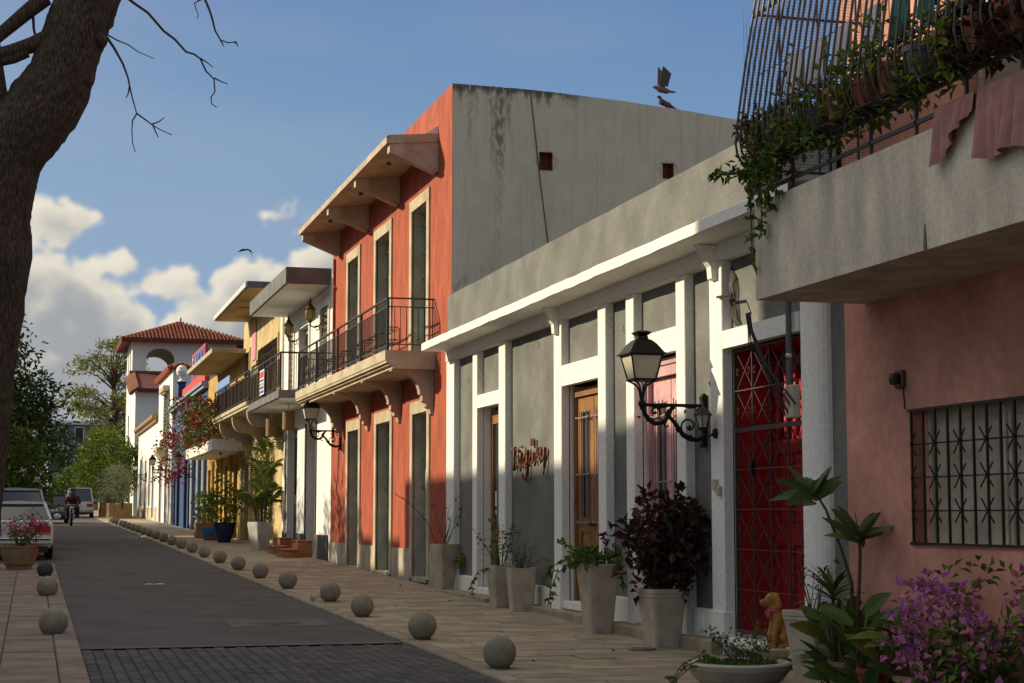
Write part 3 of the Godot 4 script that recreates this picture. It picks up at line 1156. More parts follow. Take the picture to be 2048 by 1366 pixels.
func iron_gate(h: Node3D) -> void:
	var X := 6.765
	var z0 := -16.02
	var z1 := -14.32
	var y0 := 0.46
	var y1 := 3.26
	var g := MB.new()
	bar(g, V(X, y0, z0 + 0.02), V(X, y1, z0 + 0.02), 0.03)
	bar(g, V(X, y0, z1 - 0.02), V(X, y1, z1 - 0.02), 0.03)
	bar(g, V(X, y0 + 0.02, z0 + 0.03), V(X, y0 + 0.02, z1 - 0.03), 0.03)
	bar(g, V(X, y1 - 0.02, z0 + 0.03), V(X, y1 - 0.02, z1 - 0.03), 0.03)
	var gate := part(h, "iron_gate", g, M.grille_light, "iron gate of crossed bars and scrolls")
	var cols := 4
	var rows := 7
	var dz := (z1 - z0 - 0.06) / cols
	var dy := (y1 - y0 - 0.06) / rows
	for i in range(1, cols):
		var b := MB.new()
		bar(b, V(X, y0, z0 + 0.03 + i * dz), V(X, y1, z0 + 0.03 + i * dz), 0.014)
		part(gate, "upright", b, M.grille_light)
	for j in range(1, rows):
		var b := MB.new()
		var thick := 0.045 if j == 5 else 0.012
		bar(b, V(X - 0.012, y0 + 0.03 + j * dy, z0 + 0.02), V(X - 0.012, y0 + 0.03 + j * dy, z1 - 0.02), 0.012, thick)
		part(gate, "crossbar", b, M.grille_light)
	var scr := MB.new()
	for i in cols:
		for j in rows:
			var a := V(X + 0.012, y0 + 0.03 + j * dy, z0 + 0.03 + i * dz)
			var cc := a + V(0, dy / 2, dz / 2)
			bar(scr, a, a + V(0, dy, dz), 0.010)
			bar(scr, a + V(0, 0, dz), a + V(0, dy, 0), 0.010)
			for s in [-1.0, 1.0]:
				scr.tube(spiral(cc + V(-0.02, 0, s * dz * 0.33), V(0, 0, s), V(0, 1, 0), 0.040, 0.014, -2.0, 3.6, 10), 0.0045, 4)
	part(gate, "lattice", scr, M.grille_light)
	var lock := MB.new()
	lock.span(X - 0.04, X + 0.01, 2.0, 2.14, -15.63, -15.55, 0.005)
	part(gate, "lock", lock, M.iron)


# rusted metal lettering; strokes traced as flat bars
func name_sign() -> void:
	var at := V(6.70, 2.45, -23.2)
	var t := thing("wall_lettering", "rusty handwritten metal lettering Taiguey on the grey wall", "sign", at)
	var sets := [
		[[[2.577, -24.199], [2.567, -24.087], [2.555, -23.931], [2.528, -23.809]], [[2.581, -23.965], [2.43, -23.998], [2.26, -24.032]]],
		[[[2.449, -23.809], [2.459, -23.898], [2.371, -23.942], [2.282, -23.909], [2.286, -23.842], [2.392, -23.793]], [[2.456, -23.809], [2.354, -23.775], [2.308, -23.708]]],
		[[[2.487, -23.619], [2.387, -23.641], [2.299, -23.63], [2.328, -23.552]]],
		[[[2.501, -23.307], [2.505, -23.418], [2.421, -23.508], [2.34, -23.508], [2.337, -23.418], [2.427, -23.318]], [[2.513, -23.318], [2.328, -23.307], [2.162, -23.352], [2.114, -23.441], [2.148, -23.563], [2.179, -23.586]]],
		[[[2.508, -23.162], [2.411, -23.195], [2.336, -23.184], [2.346, -23.095], [2.454, -23.017]], [[2.465, -23.006], [2.368, -23.006], [2.33, -22.961]]],
		[[[2.42, -22.917], [2.446, -22.805], [2.524, -22.772], [2.539, -22.85], [2.45, -22.906], [2.364, -22.883], [2.39, -22.749]]],
		[[[2.534, -22.649], [2.442, -22.683], [2.362, -22.627], [2.413, -22.538], [2.513, -22.482]], [[2.518, -22.46], [2.381, -22.471], [2.263, -22.504], [2.18, -22.549]]],
	]
	for q in sets:
		var mb := MB.new()
		for line in q:
			for i in line.size() - 1:
				var a := V(6.70, line[i][0], line[i][1])
				var b := V(6.70, line[i + 1][0], line[i + 1][1])
				var e := (b - a).normalized() * 0.012
				bar(mb, a - e, b + e, 0.016, 0.040)
		part(t, "letter", mb, M.rust)
	var dots := MB.new()
	dots.span(6.69, 6.71, 2.565, 2.598, -23.628, -23.578)
	part(t, "letter_dot", dots, M.rust)
	for k in 2:
		var q := MB.new()
		q.span(6.69, 6.71, 2.574, 2.672, -23.169 + k * 0.11, -23.104 + k * 0.11)
		part(t, "diaeresis", q, M.rust)
	for p in [[2.58, -23.76], [2.30, -23.3], [2.42, -22.75]]:
		var pin := MB.new()
		pin.tube([V(6.70, p[0], p[1]), V(6.75, p[0], p[1])], 0.008, 5)
		part(t, "stand_off", pin, M.iron)


# ---------------------------------------------------------------- pink house

func pink_house() -> void:
	var X := 6.70
	var h := thing("pink_house", "pink house at the right edge with overhanging concrete balcony", "house", on_ground(X, -10.0))
	var w := MB.new()
	wall(w, X, X + 0.3, 0.0, 7.6, -13.44, -4.0, [[-12.32, -8.6, 1.37, 2.44], [-11.35, -9.2, 4.3, 6.7]])
	w.span(X + 0.3, 13.0, 0.0, 7.6, -13.44, -13.2)
	part(h, "wall", w, M.pink)
	var rf_ := MB.new()
	rf_.span(X - 0.1, 13.0, 7.6, 7.8, -13.46, -4.0)
	part(h, "roof", rf_, M.concrete)
	# jalousie window
	for col in [[-12.22, -11.10], [-11.06, -9.90], [-9.86, -8.7]]:
		var fr := MB.new()
		fr.span(X + 0.10, X + 0.15, 1.38, 2.43, col[0], col[0] + 0.035)
		fr.span(X + 0.10, X + 0.15, 1.38, 2.43, col[1] - 0.035, col[1])
		fr.span(X + 0.10, X + 0.15, 1.375, 1.40, col[0] + 0.035, col[1] - 0.035)
		fr.span(X + 0.10, X + 0.15, 2.405, 2.435, col[0] + 0.035, col[1] - 0.035)
		var win := part(h, "window", fr, M.cream_slat)
		for k in 10:
			var q := MB.new()
			q.box(V(X + 0.135, 1.43 + k * 0.105, (col[0] + col[1]) / 2), V(0.010, 0.112, col[1] - col[0] - 0.075), Basis(Vector3.BACK, 0.16))
			part(win, "slat", q, M.cream_slat)
	var side := MB.new()
	side.span(X + 0.10, X + 0.18, 1.375, 2.435, -12.31, -12.225)
	part(h, "window_cheek", side, M.pink)
	var gr := MB.new()
	var gx := X - 0.012
	bar(gr, V(gx, 1.385, -12.33), V(gx, 1.385, -8.6), 0.022)
	bar(gr, V(gx, 2.43, -12.33), V(gx, 2.43, -8.6), 0.022)
	var grille := part(h, "window_grille", gr, M.grille)
	var z := -12.29
	var i := 0
	while z < -8.6:
		var b := MB.new()
		bar(b, V(gx, 1.375, z), V(gx, 2.44, z), 0.017)
		part(grille, "upright", b, M.grille)
		if i % 2 == 0:
			for y in [1.64, 1.90, 2.16]:
				var st := MB.new()
				for s in [-1.0, 1.0]:
					bar(st, V(gx - 0.012, y, z) if i == 0 else V(gx - 0.012, y + s * 0.09, z - 0.085), V(gx - 0.012, y - s * 0.09, z + 0.085), 0.009)
				part(grille, "star", st, M.grille)
		z += 0.187
		i += 1
	for y in [1.64, 1.90, 2.16]:
		var b := MB.new()
		bar(b, V(gx + 0.012, y, -12.33), V(gx + 0.012, y, -8.6), 0.012)
		part(grille, "crossbar", b, M.grille)
	# balcony
	var bf := MB.new()
	bf.span(5.71, 5.83, 3.37, 4.17, -13.05, -4.5)
	bf.span(5.83, 6.70, 3.37, 3.52, -13.05, -4.5)
	bf.span(5.83, 6.70, 3.52, 4.17, -13.05, -12.93)
	var bal := part(h, "balcony", bf, M.balcony)
	var sl := MB.new()
	sl.prism([Vector2(-0.022, 0.0), Vector2(0.022, 0.0), Vector2(0.004, 0.17), Vector2(-0.004, 0.17)], V(5.704, 3.375, -10.24), V(0, 0, 1), V(0, 1, 0), V(0.007, 0, 0))
	part(bal, "drain_slot", sl, M.conduit)
	var rl := MB.new()
	for y in [4.26, 4.44]:
		bar(rl, V(5.73, y, -13.03), V(5.73, y, -4.5), 0.022, 0.03)
	var rail := part(h, "balcony_rail", rl, M.iron_grey)
	for k in 13:
		var b := MB.new()
		var zk := -13.0 + k * 0.66
		bar(b, V(5.73, 4.17, zk), V(5.73, 4.46, zk), 0.022)
		part(rail, "post", b, M.iron_grey)
	# bellied cage
	var prof := [[5.74, 4.455], [5.66, 4.462], [5.59, 4.50], [5.545, 4.57], [5.53, 4.66], [5.54, 4.78], [5.565, 4.95], [5.62, 5.30], [5.70, 5.75], [5.78, 6.2], [5.82, 6.7]]
	var one := MB.new()
	var pts := []
	for p in prof:
		pts.append(V(p[0], p[1], 0))
	one.tube(pts, 0.011, 6)
	var om := one.mesh()
	var cg := MB.new()
	for q in [[5.54, 4.80], [5.70, 5.76], [5.74, 4.455]]:
		bar(cg, V(q[0] + 0.02, q[1], -13.03), V(q[0] + 0.02, q[1], -4.5), 0.014, 0.028)
	var cage := part(h, "balcony_cage", cg, M.iron_grey)
	for k in 78:
		var o := copy_part(cage, "bar", om, M.cage_iron, Transform3D.IDENTITY)
		o.position = V(rf(-0.006, 0.006), 0, -13.02 + k * 0.11) - org[h]
	# far end of the cage: upright bars and wire mesh
	var en := MB.new()
	for q in [[4.46, 5.62], [4.80, 5.56], [5.78, 5.72]]:
		bar(en, V(q[1], q[0], -13.04), V(6.69, q[0], -13.04), 0.02)
	for x in [5.95, 6.3, 6.66]:
		bar(en, V(x, 4.46, -13.04), V(x, 6.7, -13.04), 0.016)
	part(cage, "end_frame", en, M.iron_grey)
	var net := MB.new()
	var x := 5.62
	while x < 6.69:
		var yb := 4.50
		net.tube([V(x, yb, -13.02), V(x + 0.0, 6.7, -13.02)], 0.0016, 3, false)
		x += 0.026
	var y := 4.5
	while y < 6.7:
		net.tube([V(5.56 + maxf(0, (y - 4.8) * 0.15), y, -13.02), V(6.69, y, -13.02)], 0.0016, 3, false)
		y += 0.026
	part(cage, "wire_mesh", net, M.grille)
	# sunlit shutters upstairs
	for col in [[-11.34, -10.3], [-10.28, -9.22]]:
		var fr := MB.new()
		fr.span(X + 0.1, X + 0.16, 4.3, 6.7, col[0], col[0] + 0.06)
		fr.span(X + 0.1, X + 0.16, 4.3, 6.7, col[1] - 0.06, col[1])
		fr.span(X + 0.1, X + 0.16, 5.4, 5.5, col[0] + 0.06, col[1] - 0.06)
		var sh := part(h, "shutter", fr, M.cream_slat)
		for k in 24:
			var q := MB.new()
			q.box(V(X + 0.13, 4.35 + k * 0.098, (col[0] + col[1]) / 2), V(0.012, 0.11, col[1] - col[0] - 0.12), Basis(Vector3.BACK, 0.5))
			part(sh, "slat", q, M.cream_slat)
	# shelf that carries the flower pots inside the cage
	var shf := MB.new()
	for k in 4:
		bar(shf, V(5.60 + 0.05 * k, 4.49, -13.0), V(5.60 + 0.05 * k, 4.49, -4.5), 0.02, 0.008)
	part(cage, "shelf", shf, M.iron_rust)
	var lamp := MB.new()
	lamp.span(X - 0.035, X + 0.01, 2.62, 2.76, -12.52, -12.38, 0.01)
	lamp.lathe(V(X - 0.07, 2.69, -12.45), [Vector2(0.0, 0.05), Vector2(0.035, 0.045), Vector2(0.045, 0.0), Vector2(0.03, -0.04), Vector2(0, -0.05)], 10)
	part(h, "wall_fitting", lamp, M.bronze)
	var cb := MB.new()
	cb.tube([V(X - 0.006, 2.62, -12.42), V(X - 0.006, 2.45, -12.4)], 0.006, 5)
	part(h, "flex", cb, M.iron_rust)


# ---------------------------------------------------------------- orange house

func stain_texture() -> ImageTexture:
	# the weathered side wall: mould at the head of the wall and long rain marks, placed as in the photograph
	var w := 1024
	var hh := 512
	var im := Image.create(w, hh, false, Image.FORMAT_RGB8)
	var f := FastNoiseLite.new()
	f.seed = 31
	f.frequency = 0.02
	f.fractal_octaves = 5
	var g := FastNoiseLite.new()
	g.seed = 77
	g.frequency = 0.06
	g.fractal_octaves = 4
	for j in hh:
		var y := 9.0 - 5.0 * j / hh
		for i in w:
			var x := 6.73 + 7.3 * i / w
			var s := 1.0 + 0.10 * f.get_noise_2d(i * 0.7, j * 0.7) + 0.05 * g.get_noise_2d(i, j)
			var col := Color(0.62, 0.56, 0.42) * s
			var run := f.get_noise_2d(i * 3.4, j * 0.16 + 900.0)
			col = col * (1.0 - 0.10 * smoothstep(0.05, 0.5, run))
			var top := 8.96 - 0.06 * maxf(0.0, x - 8.8)
			var dt := top - y
			var mould := 0.0
			if x < 9.4:
				var reach := 0.12 + 0.34 * maxf(0.0, g.get_noise_2d(i * 0.5, 40.0) + 0.35) + 0.2 * maxf(0.0, f.get_noise_2d(i * 2.5, 7.0))
				mould = smoothstep(reach, reach * 0.2, dt) * smoothstep(-0.45, 0.15, g.get_noise_2d(i * 1.2, j * 0.9) + 0.25 - dt * 0.6) * (1.0 - smoothstep(8.6, 9.4, x))
			for st in [[7.56, 0.13, 2.1, 0.75], [7.42, 0.05, 1.9, 0.5], [7.72, 0.06, 1.0, 0.5], [7.02, 0.05, 1.5, 0.35], [7.55, 0.05, 4.2, 0.3], [7.15, 0.05, 0.8, 0.35]]:
				var wob: float = st[0] + 0.05 * g.get_noise_2d(j * 0.6, st[0] * 100.0)
				var across := 1.0 - smoothstep(st[1] * 0.3, st[1], absf(x - wob))
				var down := 1.0 - smoothstep(st[2] * 0.4, st[2], dt)
				mould = maxf(mould, across * down * st[3] * smoothstep(-0.3, 0.25, g.get_noise_2d(i * 1.5, j * 0.8) + 0.12))
			if y < 6.0 and x < 7.8:
				mould = maxf(mould, 0.4 * smoothstep(0.15, 0.5, g.get_noise_2d(i * 0.8 + 300.0, j * 0.4)) * (1.0 - smoothstep(5.4, 6.0, y)))
			col = col.lerp(Color(0.050, 0.042, 0.028), mould * 0.85)
			for hx in [[8.39, 7.69, 0.22], [10.63, 7.65, 0.22]]:
				var dd := Vector2(x - hx[0], y - hx[1]).length()
				col = col.lerp(Color(0.24, 0.12, 0.06), 0.5 * (1.0 - smoothstep(0.17, hx[2], dd)) * smoothstep(-0.3, 0.3, g.get_noise_2d(i, j)))
			im.set_pixel(i, j, col.linear_to_srgb())
	return ImageTexture.create_from_image(im)


func orange_house() -> void:
	var X := 6.73
	var Z0 := -40.1
	var Z1 := -28.05
	var h := thing("orange_house", "two storey orange house with green doors and a long balcony", "house", on_ground(X, -34.0))
	var up := [[-31.37, -29.71], [-34.88, -33.06], [-38.14, -36.47]]
	var lo := [[-31.22, -29.62], [-34.70, -32.90], [-37.98, -36.28]]
	var holes := []
	for u in up:
		holes.append([u[0] + 0.2, u[1] - 0.2, 4.46, 7.25])
	for u in lo:
		holes.append([u[0] + 0.2, u[1] - 0.2, 0.5, 3.45])
	var w := MB.new()
	wall(w, X, X + 0.42, 0.2, 8.95, Z0, Z1, holes)
	part(h, "wall", w, M.orange)
	# side wall facing the camera
	var sw := MB.new()
	var tops := [[6.735, 8.95], [7.8, 8.94], [8.27, 8.925], [8.51, 8.915], [9.84, 8.84], [10.53, 8.78], [10.74, 8.77], [11.96, 8.64], [14.0, 8.42]]
	var zf := -28.046
	for i in tops.size() - 1:
		var a: Array = tops[i]
		var b: Array = tops[i + 1]
		var hole := []
		if i == 2:
			hole = [7.53, 7.85]
		if i == 5:
			hole = [7.50, 7.78]
		if hole.is_empty():
			sw.quado(V(a[0], 4.0, zf), V(b[0], 4.0, zf), V(b[0], b[1], zf), V(a[0], a[1], zf), Vector3.BACK)
		else:
			sw.quado(V(a[0], 4.0, zf), V(b[0], 4.0, zf), V(b[0], hole[0], zf), V(a[0], hole[0], zf), Vector3.BACK)
			sw.quado(V(a[0], hole[1], zf), V(b[0], hole[1], zf), V(b[0], b[1], zf), V(a[0], a[1], zf), Vector3.BACK)
	for p in sw.v:
		sw.uv.append(Vector2((p.x - 6.73) / 7.3, (9.0 - p.y) / 5.0))
	var smt := StandardMaterial3D.new()
	smt.resource_name = "weathered_render"
	smt.albedo_texture = stain_texture()
	smt.roughness = 0.95
	var side := part(h, "side_wall", sw, smt)
	var core := MB.new()
	for i in tops.size() - 1:
		var a: Array = tops[i]
		var b: Array = tops[i + 1]
		core.quado(V(a[0], a[1], zf), V(b[0], b[1], zf), V(b[0], b[1], zf - 0.3), V(a[0], a[1], zf - 0.3), Vector3.UP)
		core.quado(V(a[0], 4.0, zf - 0.3), V(b[0], 4.0, zf - 0.3), V(b[0], b[1], zf - 0.3), V(a[0], a[1], zf - 0.3), Vector3.FORWARD)
	for q in [[8.27, 8.51, 7.53, 7.85], [10.53, 10.74, 7.50, 7.78]]:
		var zb := zf - 0.22
		core.quado(V(q[0], q[2], zb), V(q[1], q[2], zb), V(q[1], q[3], zb), V(q[0], q[3], zb), Vector3.BACK)
		core.quado(V(q[0], q[2], zf), V(q[0], q[3], zf), V(q[0], q[3], zb), V(q[0], q[2], zb), Vector3.RIGHT)
		core.quado(V(q[1], q[2], zf), V(q[1], q[3], zf), V(q[1], q[3], zb), V(q[1], q[2], zb), Vector3.LEFT)
		core.quado(V(q[0], q[3], zf), V(q[1], q[3], zf), V(q[1], q[3], zb), V(q[0], q[3], zb), Vector3.DOWN)
		core.quado(V(q[0], q[2], zf), V(q[1], q[2], zf), V(q[1], q[2], zb), V(q[0], q[2], zb), Vector3.UP)
	part(h, "brick_core", core, M.terracotta)
	var cable := MB.new()
	cable.tube([V(8.11, 8.90, zf + 0.012), V(8.20, 8.1, zf + 0.012), V(8.30, 7.2, zf + 0.012), V(8.43, 6.2, zf + 0.012), V(8.5, 5.3, zf + 0.012)], 0.009, 5)
	part(side, "wall_cable", cable, M.cable)
	var rfm := MB.new()
	rfm.span(X + 0.42, 14.0, 8.2, 8.4, Z0, Z1 - 0.32)
	rfm.span(13.8, 14.0, 0.3, 8.2, Z0, Z1 - 0.32)
	part(h, "roof", rfm, M.concrete)
	var rv := MB.new()
	rv.lathe(V(7.8, 8.92, -28.6), [Vector2(0.0, 0.16), Vector2(0.2, 0.12), Vector2(0.3, 0.06), Vector2(0.3, -0.1)], 14)
	part(h, "roof_vent", rv, M.white)
	# plinth and surrounds
	for u in [[Z0, -37.98], [-36.28, -34.70], [-32.90, -31.22], [-29.62, Z1]]:
		var pl := MB.new()
		pl.span(X - 0.022, X + 0.01, 0.2, 1.0, u[0], u[1])
		part(h, "plinth", pl, M.plinth)
	var k := 0
	for set_ in [[up, 4.46, 7.47, 7.25], [lo, 0.5, 3.68, 3.45]]:
		for u in set_[0]:
			var q := MB.new()
			q.span(X - 0.034, X + 0.02, set_[3], set_[2], u[0], u[1], 0.006)
			q.span(X - 0.034, X + 0.02, set_[1] - 0.02, set_[3], u[0], u[0] + 0.2, 0.006)
			q.span(X - 0.034, X + 0.02, set_[1] - 0.02, set_[3], u[1] - 0.2, u[1], 0.006)
			part(h, "surround", q, M.stonetrim)
			var jb := MB.new()
			jb.span(X + 0.021, X + 0.40, set_[1], set_[3] - 0.012, u[0] + 0.2, u[0] + 0.212)
			jb.span(X + 0.021, X + 0.40, set_[1], set_[3] - 0.012, u[1] - 0.212, u[1] - 0.2)
			jb.span(X + 0.021, X + 0.40, set_[3] - 0.012, set_[3], u[0] + 0.2, u[1] - 0.2)
			part(h, "reveal", jb, M.reveal)
			var zm: float = (u[0] + u[1]) / 2
			var sill: float = set_[1]
			var top: float = set_[3] - 0.015
			for lf in [[u[0] + 0.215, zm - 0.005], [zm + 0.005, u[1] - 0.215]]:
				var d := door_leaf(h, X + 0.22, lf[0], lf[1], sill + 0.02, top, M.green_door, [[0.2, 0.8, 0.42, 0.95]], [[0.2, 0.8, 0.24, 0.37], [0.2, 0.8, 0.05, 0.2]], M.dark_glass)
				security_bars(d, X + 0.19, lf[0] + 0.08, lf[1] - 0.08, lerpf(sill, top, 0.42), top - 0.1, 3, [lerpf(sill, top, 0.55), lerpf(sill, top, 0.72), top - 0.25], M.iron_grey)
			var st := MB.new()
			st.span(X - 0.03, X + 0.42, sill - 0.08, sill + 0.015, u[0] + 0.205, u[1] - 0.205, 0.008)
			part(h, "door_sill", st, M.plinth)
			k += 1
	# posters in the ground floor doorways
	agency_poster(h, X + 0.155, -37.42, 1.66, 2.60)
	var ps := MB.new()
	ps.span(X + 0.17, X + 0.172, 1.45, 2.35, -34.1, -33.6)
	var pp := part(h, "paper_poster", ps, M.paper)
	var ps2 := MB.new()
	ps2.span(X + 0.165, X + 0.1685, 1.6, 2.1, -34.05, -33.65)
	part(pp, "print", ps2, M.purple)
	var p3 := MB.new()
	p3.span(X + 0.17, X + 0.172, 1.45, 2.45, -30.75, -30.1)
	var pg := part(h, "paper_poster", p3, M.paper)
	for q in [[2.32, 2.38, "ink_grey"], [2.24, 2.28, "ink_grey"], [1.98, 2.12, "print_green"], [1.80, 1.90, "print_green"], [1.60, 1.66, "ink_grey"], [1.52, 1.56, "ink_grey"]]:
		var b := MB.new()
		b.span(X + 0.166, X + 0.1695, q[0], q[1], -30.68, -30.17)
		part(pg, "print", b, M[q[2]])
	# top canopy and its fins
	var cn := MB.new()
	cn.prism([Vector2(5.80, 8.08), Vector2(5.80, 8.20), Vector2(5.84, 8.23), Vector2(6.735, 8.31), Vector2(6.735, 8.16)], V(0, 0, -39.45), V(1, 0, 0), V(0, 1, 0), V(0, 0, 10.35))
	part(h, "canopy", cn, M.canopy)
	for z in [-29.22, -32.5, -35.7, -39.25]:
		var q := MB.new()
		q.prism([Vector2(5.86, 8.085), Vector2(5.86, 7.93), Vector2(6.68, 7.60), Vector2(6.735, 7.64), Vector2(6.735, 8.17)], V(0, 0, z - 0.10), V(1, 0, 0), V(0, 1, 0), V(0, 0, 0.20))
		part(h, "canopy_fin", q, M.canopy)
	var lipm := MB.new()
	lipm.prism([Vector2(6.5, 8.30), Vector2(6.735, 8.31), Vector2(6.735, 8.46)], V(0, 0, -39.45), V(1, 0, 0), V(0, 1, 0), V(0, 0, 10.33))
	part(h, "flashing", lipm, M.white)
	for p in [[6.2, -30.9], [6.25, -34.0], [6.2, -37.4]]:
		var q := MB.new()
		q.lathe(V(p[0], 8.09, p[1]), [Vector2(0.0, -0.03), Vector2(0.045, -0.02), Vector2(0.05, 0.06)], 10)
		part(h, "soffit_light", q, M.bronze)
	# balcony
	var bs := MB.new()
	bs.prism([Vector2(5.84, 4.47), Vector2(5.84, 4.30), Vector2(5.86, 4.28), Vector2(5.86, 4.25), Vector2(5.91, 4.245), Vector2(5.91, 4.21), Vector2(5.97, 4.19), Vector2(5.97, 4.15), Vector2(6.735, 4.15), Vector2(6.735, 4.47)], V(0, 0, -39.9), V(1, 0, 0), V(0, 1, 0), V(0, 0, 10.62))
	part(h, "balcony", bs, M.stonetrim)
	for z in [-29.5, -32.25, -35.4, -38.8]:
		var q := MB.new()
		var pf := [Vector2(6.735, 4.152), Vector2(5.98, 4.152), Vector2(5.98, 4.12)]
		for i in 9:
			var a := PI / 2 * i / 8.0
			pf.append(Vector2(6.02 + 0.47 * sin(a), 3.72 + 0.40 * cos(a)))
		pf.append_array([Vector2(6.53, 3.70), Vector2(6.53, 3.60), Vector2(6.59, 3.58), Vector2(6.60, 3.50), Vector2(6.66, 3.47), Vector2(6.68, 3.38), Vector2(6.735, 3.36)])
		q.prism(pf, V(0, 0, z - 0.10), V(1, 0, 0), V(0, 1, 0), V(0, 0, 0.20))
		part(h, "balcony_corbel", q, M.canopy)
	var rl := railing(h, 5.90, -39.8, -29.36, 4.47, 5.40, 0.108, [-39.8, -37.2, -34.5, -31.9, -29.36], M.iron_grey)
	for side_z in [-29.36, -39.8]:
		var rr := MB.new()
		bar(rr, V(5.90, 5.39, side_z), V(6.73, 5.39, side_z), 0.04, 0.025)
		bar(rr, V(5.90, 5.24, side_z), V(6.73, 5.24, side_z), 0.018)
		bar(rr, V(5.90, 4.58, side_z), V(6.73, 4.58, side_z), 0.018)
		bar(rr, V(6.70, 4.57, side_z), V(6.70, 5.40, side_z), 0.018)
		part(rl, "end_rail", rr, M.iron_grey)
		for i in 7:
			var b := MB.new()
			bar(b, V(6.02 + i * 0.105, 4.58, side_z), V(6.02 + i * 0.105, 5.24, side_z), 0.012)
			part(rl, "baluster", b, M.iron_grey)
	# ring racks for flower pots along the foot of the railing
	for i in 9:
		var q := MB.new()
		var zc := -39.2 + i * 1.16
		for y in [4.64, 4.86]:
			for s in 3:
				var c := V(6.02, y + 0.02 * s, zc + (s - 1) * 0.33)
				q.tube(spiral(c, V(1, 0, 0), V(0, 0, 1), 0.105, 0.105, 0, TAU, 14), 0.008, 4, false)
			bar(q, V(5.92, y, zc - 0.48), V(5.92, y, zc + 0.48), 0.016)
			bar(q, V(6.12, y, zc - 0.48), V(6.12, y, zc + 0.48), 0.012)
		for s in [-0.48, 0.48]:
			bar(q, V(6.12, 4.47, zc + s), V(6.12, 4.88, zc + s), 0.014)
		part(rl, "pot_ring_rack", q, M.iron_rust)
	# downpipe and bracket holes at the far edge, house number on the plinth
	var dp := MB.new()
	dp.tube([V(6.70, 3.4, -39.75), V(6.70, 7.6, -39.75)], 0.035, 8)
	dp.ball(V(6.69, 6.9, -39.62), 0.05, 8, 6)
	part(h, "downpipe", dp, M.orange)
	var cw := MB.new()
	cw.tube([V(6.71, 3.35, -38.95), V(6.70, 2.5, -38.98), V(6.66, 2.15, -39.0), V(6.70, 2.05, -38.93), V(6.70, 1.8, -38.97)], 0.012, 5)
	part(h, "loose_cable", cw, M.cable)
	for i in 2:
		var q := MB.new()
		q.span(X - 0.0265, X - 0.0225, 0.70, 0.86, -39.62 + i * 0.16, -39.56 + i * 0.16)
		part(h, "house_number", q, M.number_ink)


func agency_poster(h: Node3D, x: float, z: float, y0: float, y1: float) -> void:
	var b := MB.new()
	var n := 10
	for i in n:
		var ya := lerpf(y0, y1, float(i) / n)
		var yb := lerpf(y0, y1, float(i + 1) / n)
		var za := z + 0.12 * (ya - y0)
		var zb := z + 0.12 * (yb - y0)
		b.quado(V(x, ya, za), V(x, yb, zb), V(x, yb, zb + 0.62), V(x, ya, za + 0.62), Vector3.LEFT)
		b.quado(V(x + 0.003, ya, za), V(x + 0.003, yb, zb), V(x + 0.003, yb, zb + 0.62), V(x + 0.003, ya, za + 0.62), Vector3.RIGHT)
	var p := part(h, "hanging_poster", b, M.paper, "white poster with a red head and blue foot")
	for q in [[0.80, 0.97, 0.03, 0.97, "print_red"], [0.50, 0.74, 0.28, 0.42, "ink"], [0.66, 0.72, 0.22, 0.5, "ink"], [0.42, 0.47, 0.1, 0.85, "ink_grey"], [0.36, 0.40, 0.1, 0.85, "ink_grey"], [0.28, 0.33, 0.1, 0.85, "ink_grey"], [0.22, 0.26, 0.1, 0.85, "ink_grey"], [0.03, 0.19, 0.03, 0.95, "print_blue"]]:
		var ya := lerpf(y0, y1, q[0])
		var yb := lerpf(y0, y1, q[1])
		var s := MB.new()
		s.quado(V(x - 0.003, ya, z + 0.12 * (ya - y0) + 0.62 * q[2]), V(x - 0.003, yb, z + 0.12 * (yb - y0) + 0.62 * q[2]), V(x - 0.003, yb, z + 0.12 * (yb - y0) + 0.62 * q[3]), V(x - 0.003, ya, z + 0.12 * (ya - y0) + 0.62 * q[3]), Vector3.LEFT)
		part(p, "print", s, M[q[4]])
	for q in [[0.84, 0.93, 0.12, 5], [0.07, 0.15, 0.2, 4]]:
		for i in q[3]:
			var s := MB.new()
			var ya := lerpf(y0, y1, q[0])
			var yb := lerpf(y0, y1, q[1])
			var o: float = z + 0.12 * (ya - y0) + 0.62 * (q[2] + 0.15 * i)
			s.quado(V(x - 0.006, ya, o), V(x - 0.006, yb, o + 0.008), V(x - 0.006, yb, o + 0.06), V(x - 0.006, ya, o + 0.052), Vector3.LEFT)
			part(p, "print_mark", s, M.paper)


func railing(h: Node3D, X: float, z0: float, z1: float, y0: float, y1: float, step: float, posts: Array, m: Material) -> MeshInstance3D:
	var r := MB.new()
	bar(r, V(X, y1 - 0.012, z0), V(X, y1 - 0.012, z1), 0.045, 0.026)
	bar(r, V(X, y1 - 0.16, z0), V(X, y1 - 0.16, z1), 0.018)
	bar(r, V(X, y0 + 0.10, z0), V(X, y0 + 0.10, z1), 0.018)
	var o := part(h, "railing", r, m)
	for z in posts:
		var b := MB.new()
		bar(b, V(X, y0, z), V(X, y1 - 0.025, z), 0.045)
		part(o, "post", b, m)
	var q := MB.new()
	bar(q, V(0, y0 + 0.10, 0), V(0, y1 - 0.16, 0), 0.012)
	var qm := q.mesh()
	var z := z0 + step
	while z < z1 - step * 0.5:
		copy_part(o, "baluster", qm, m, Transform3D(Basis.IDENTITY, V(X, 0, z)))
		z += step
	return o


# ---------------------------------------------------------------- street lanterns

var lantern0: Node3D


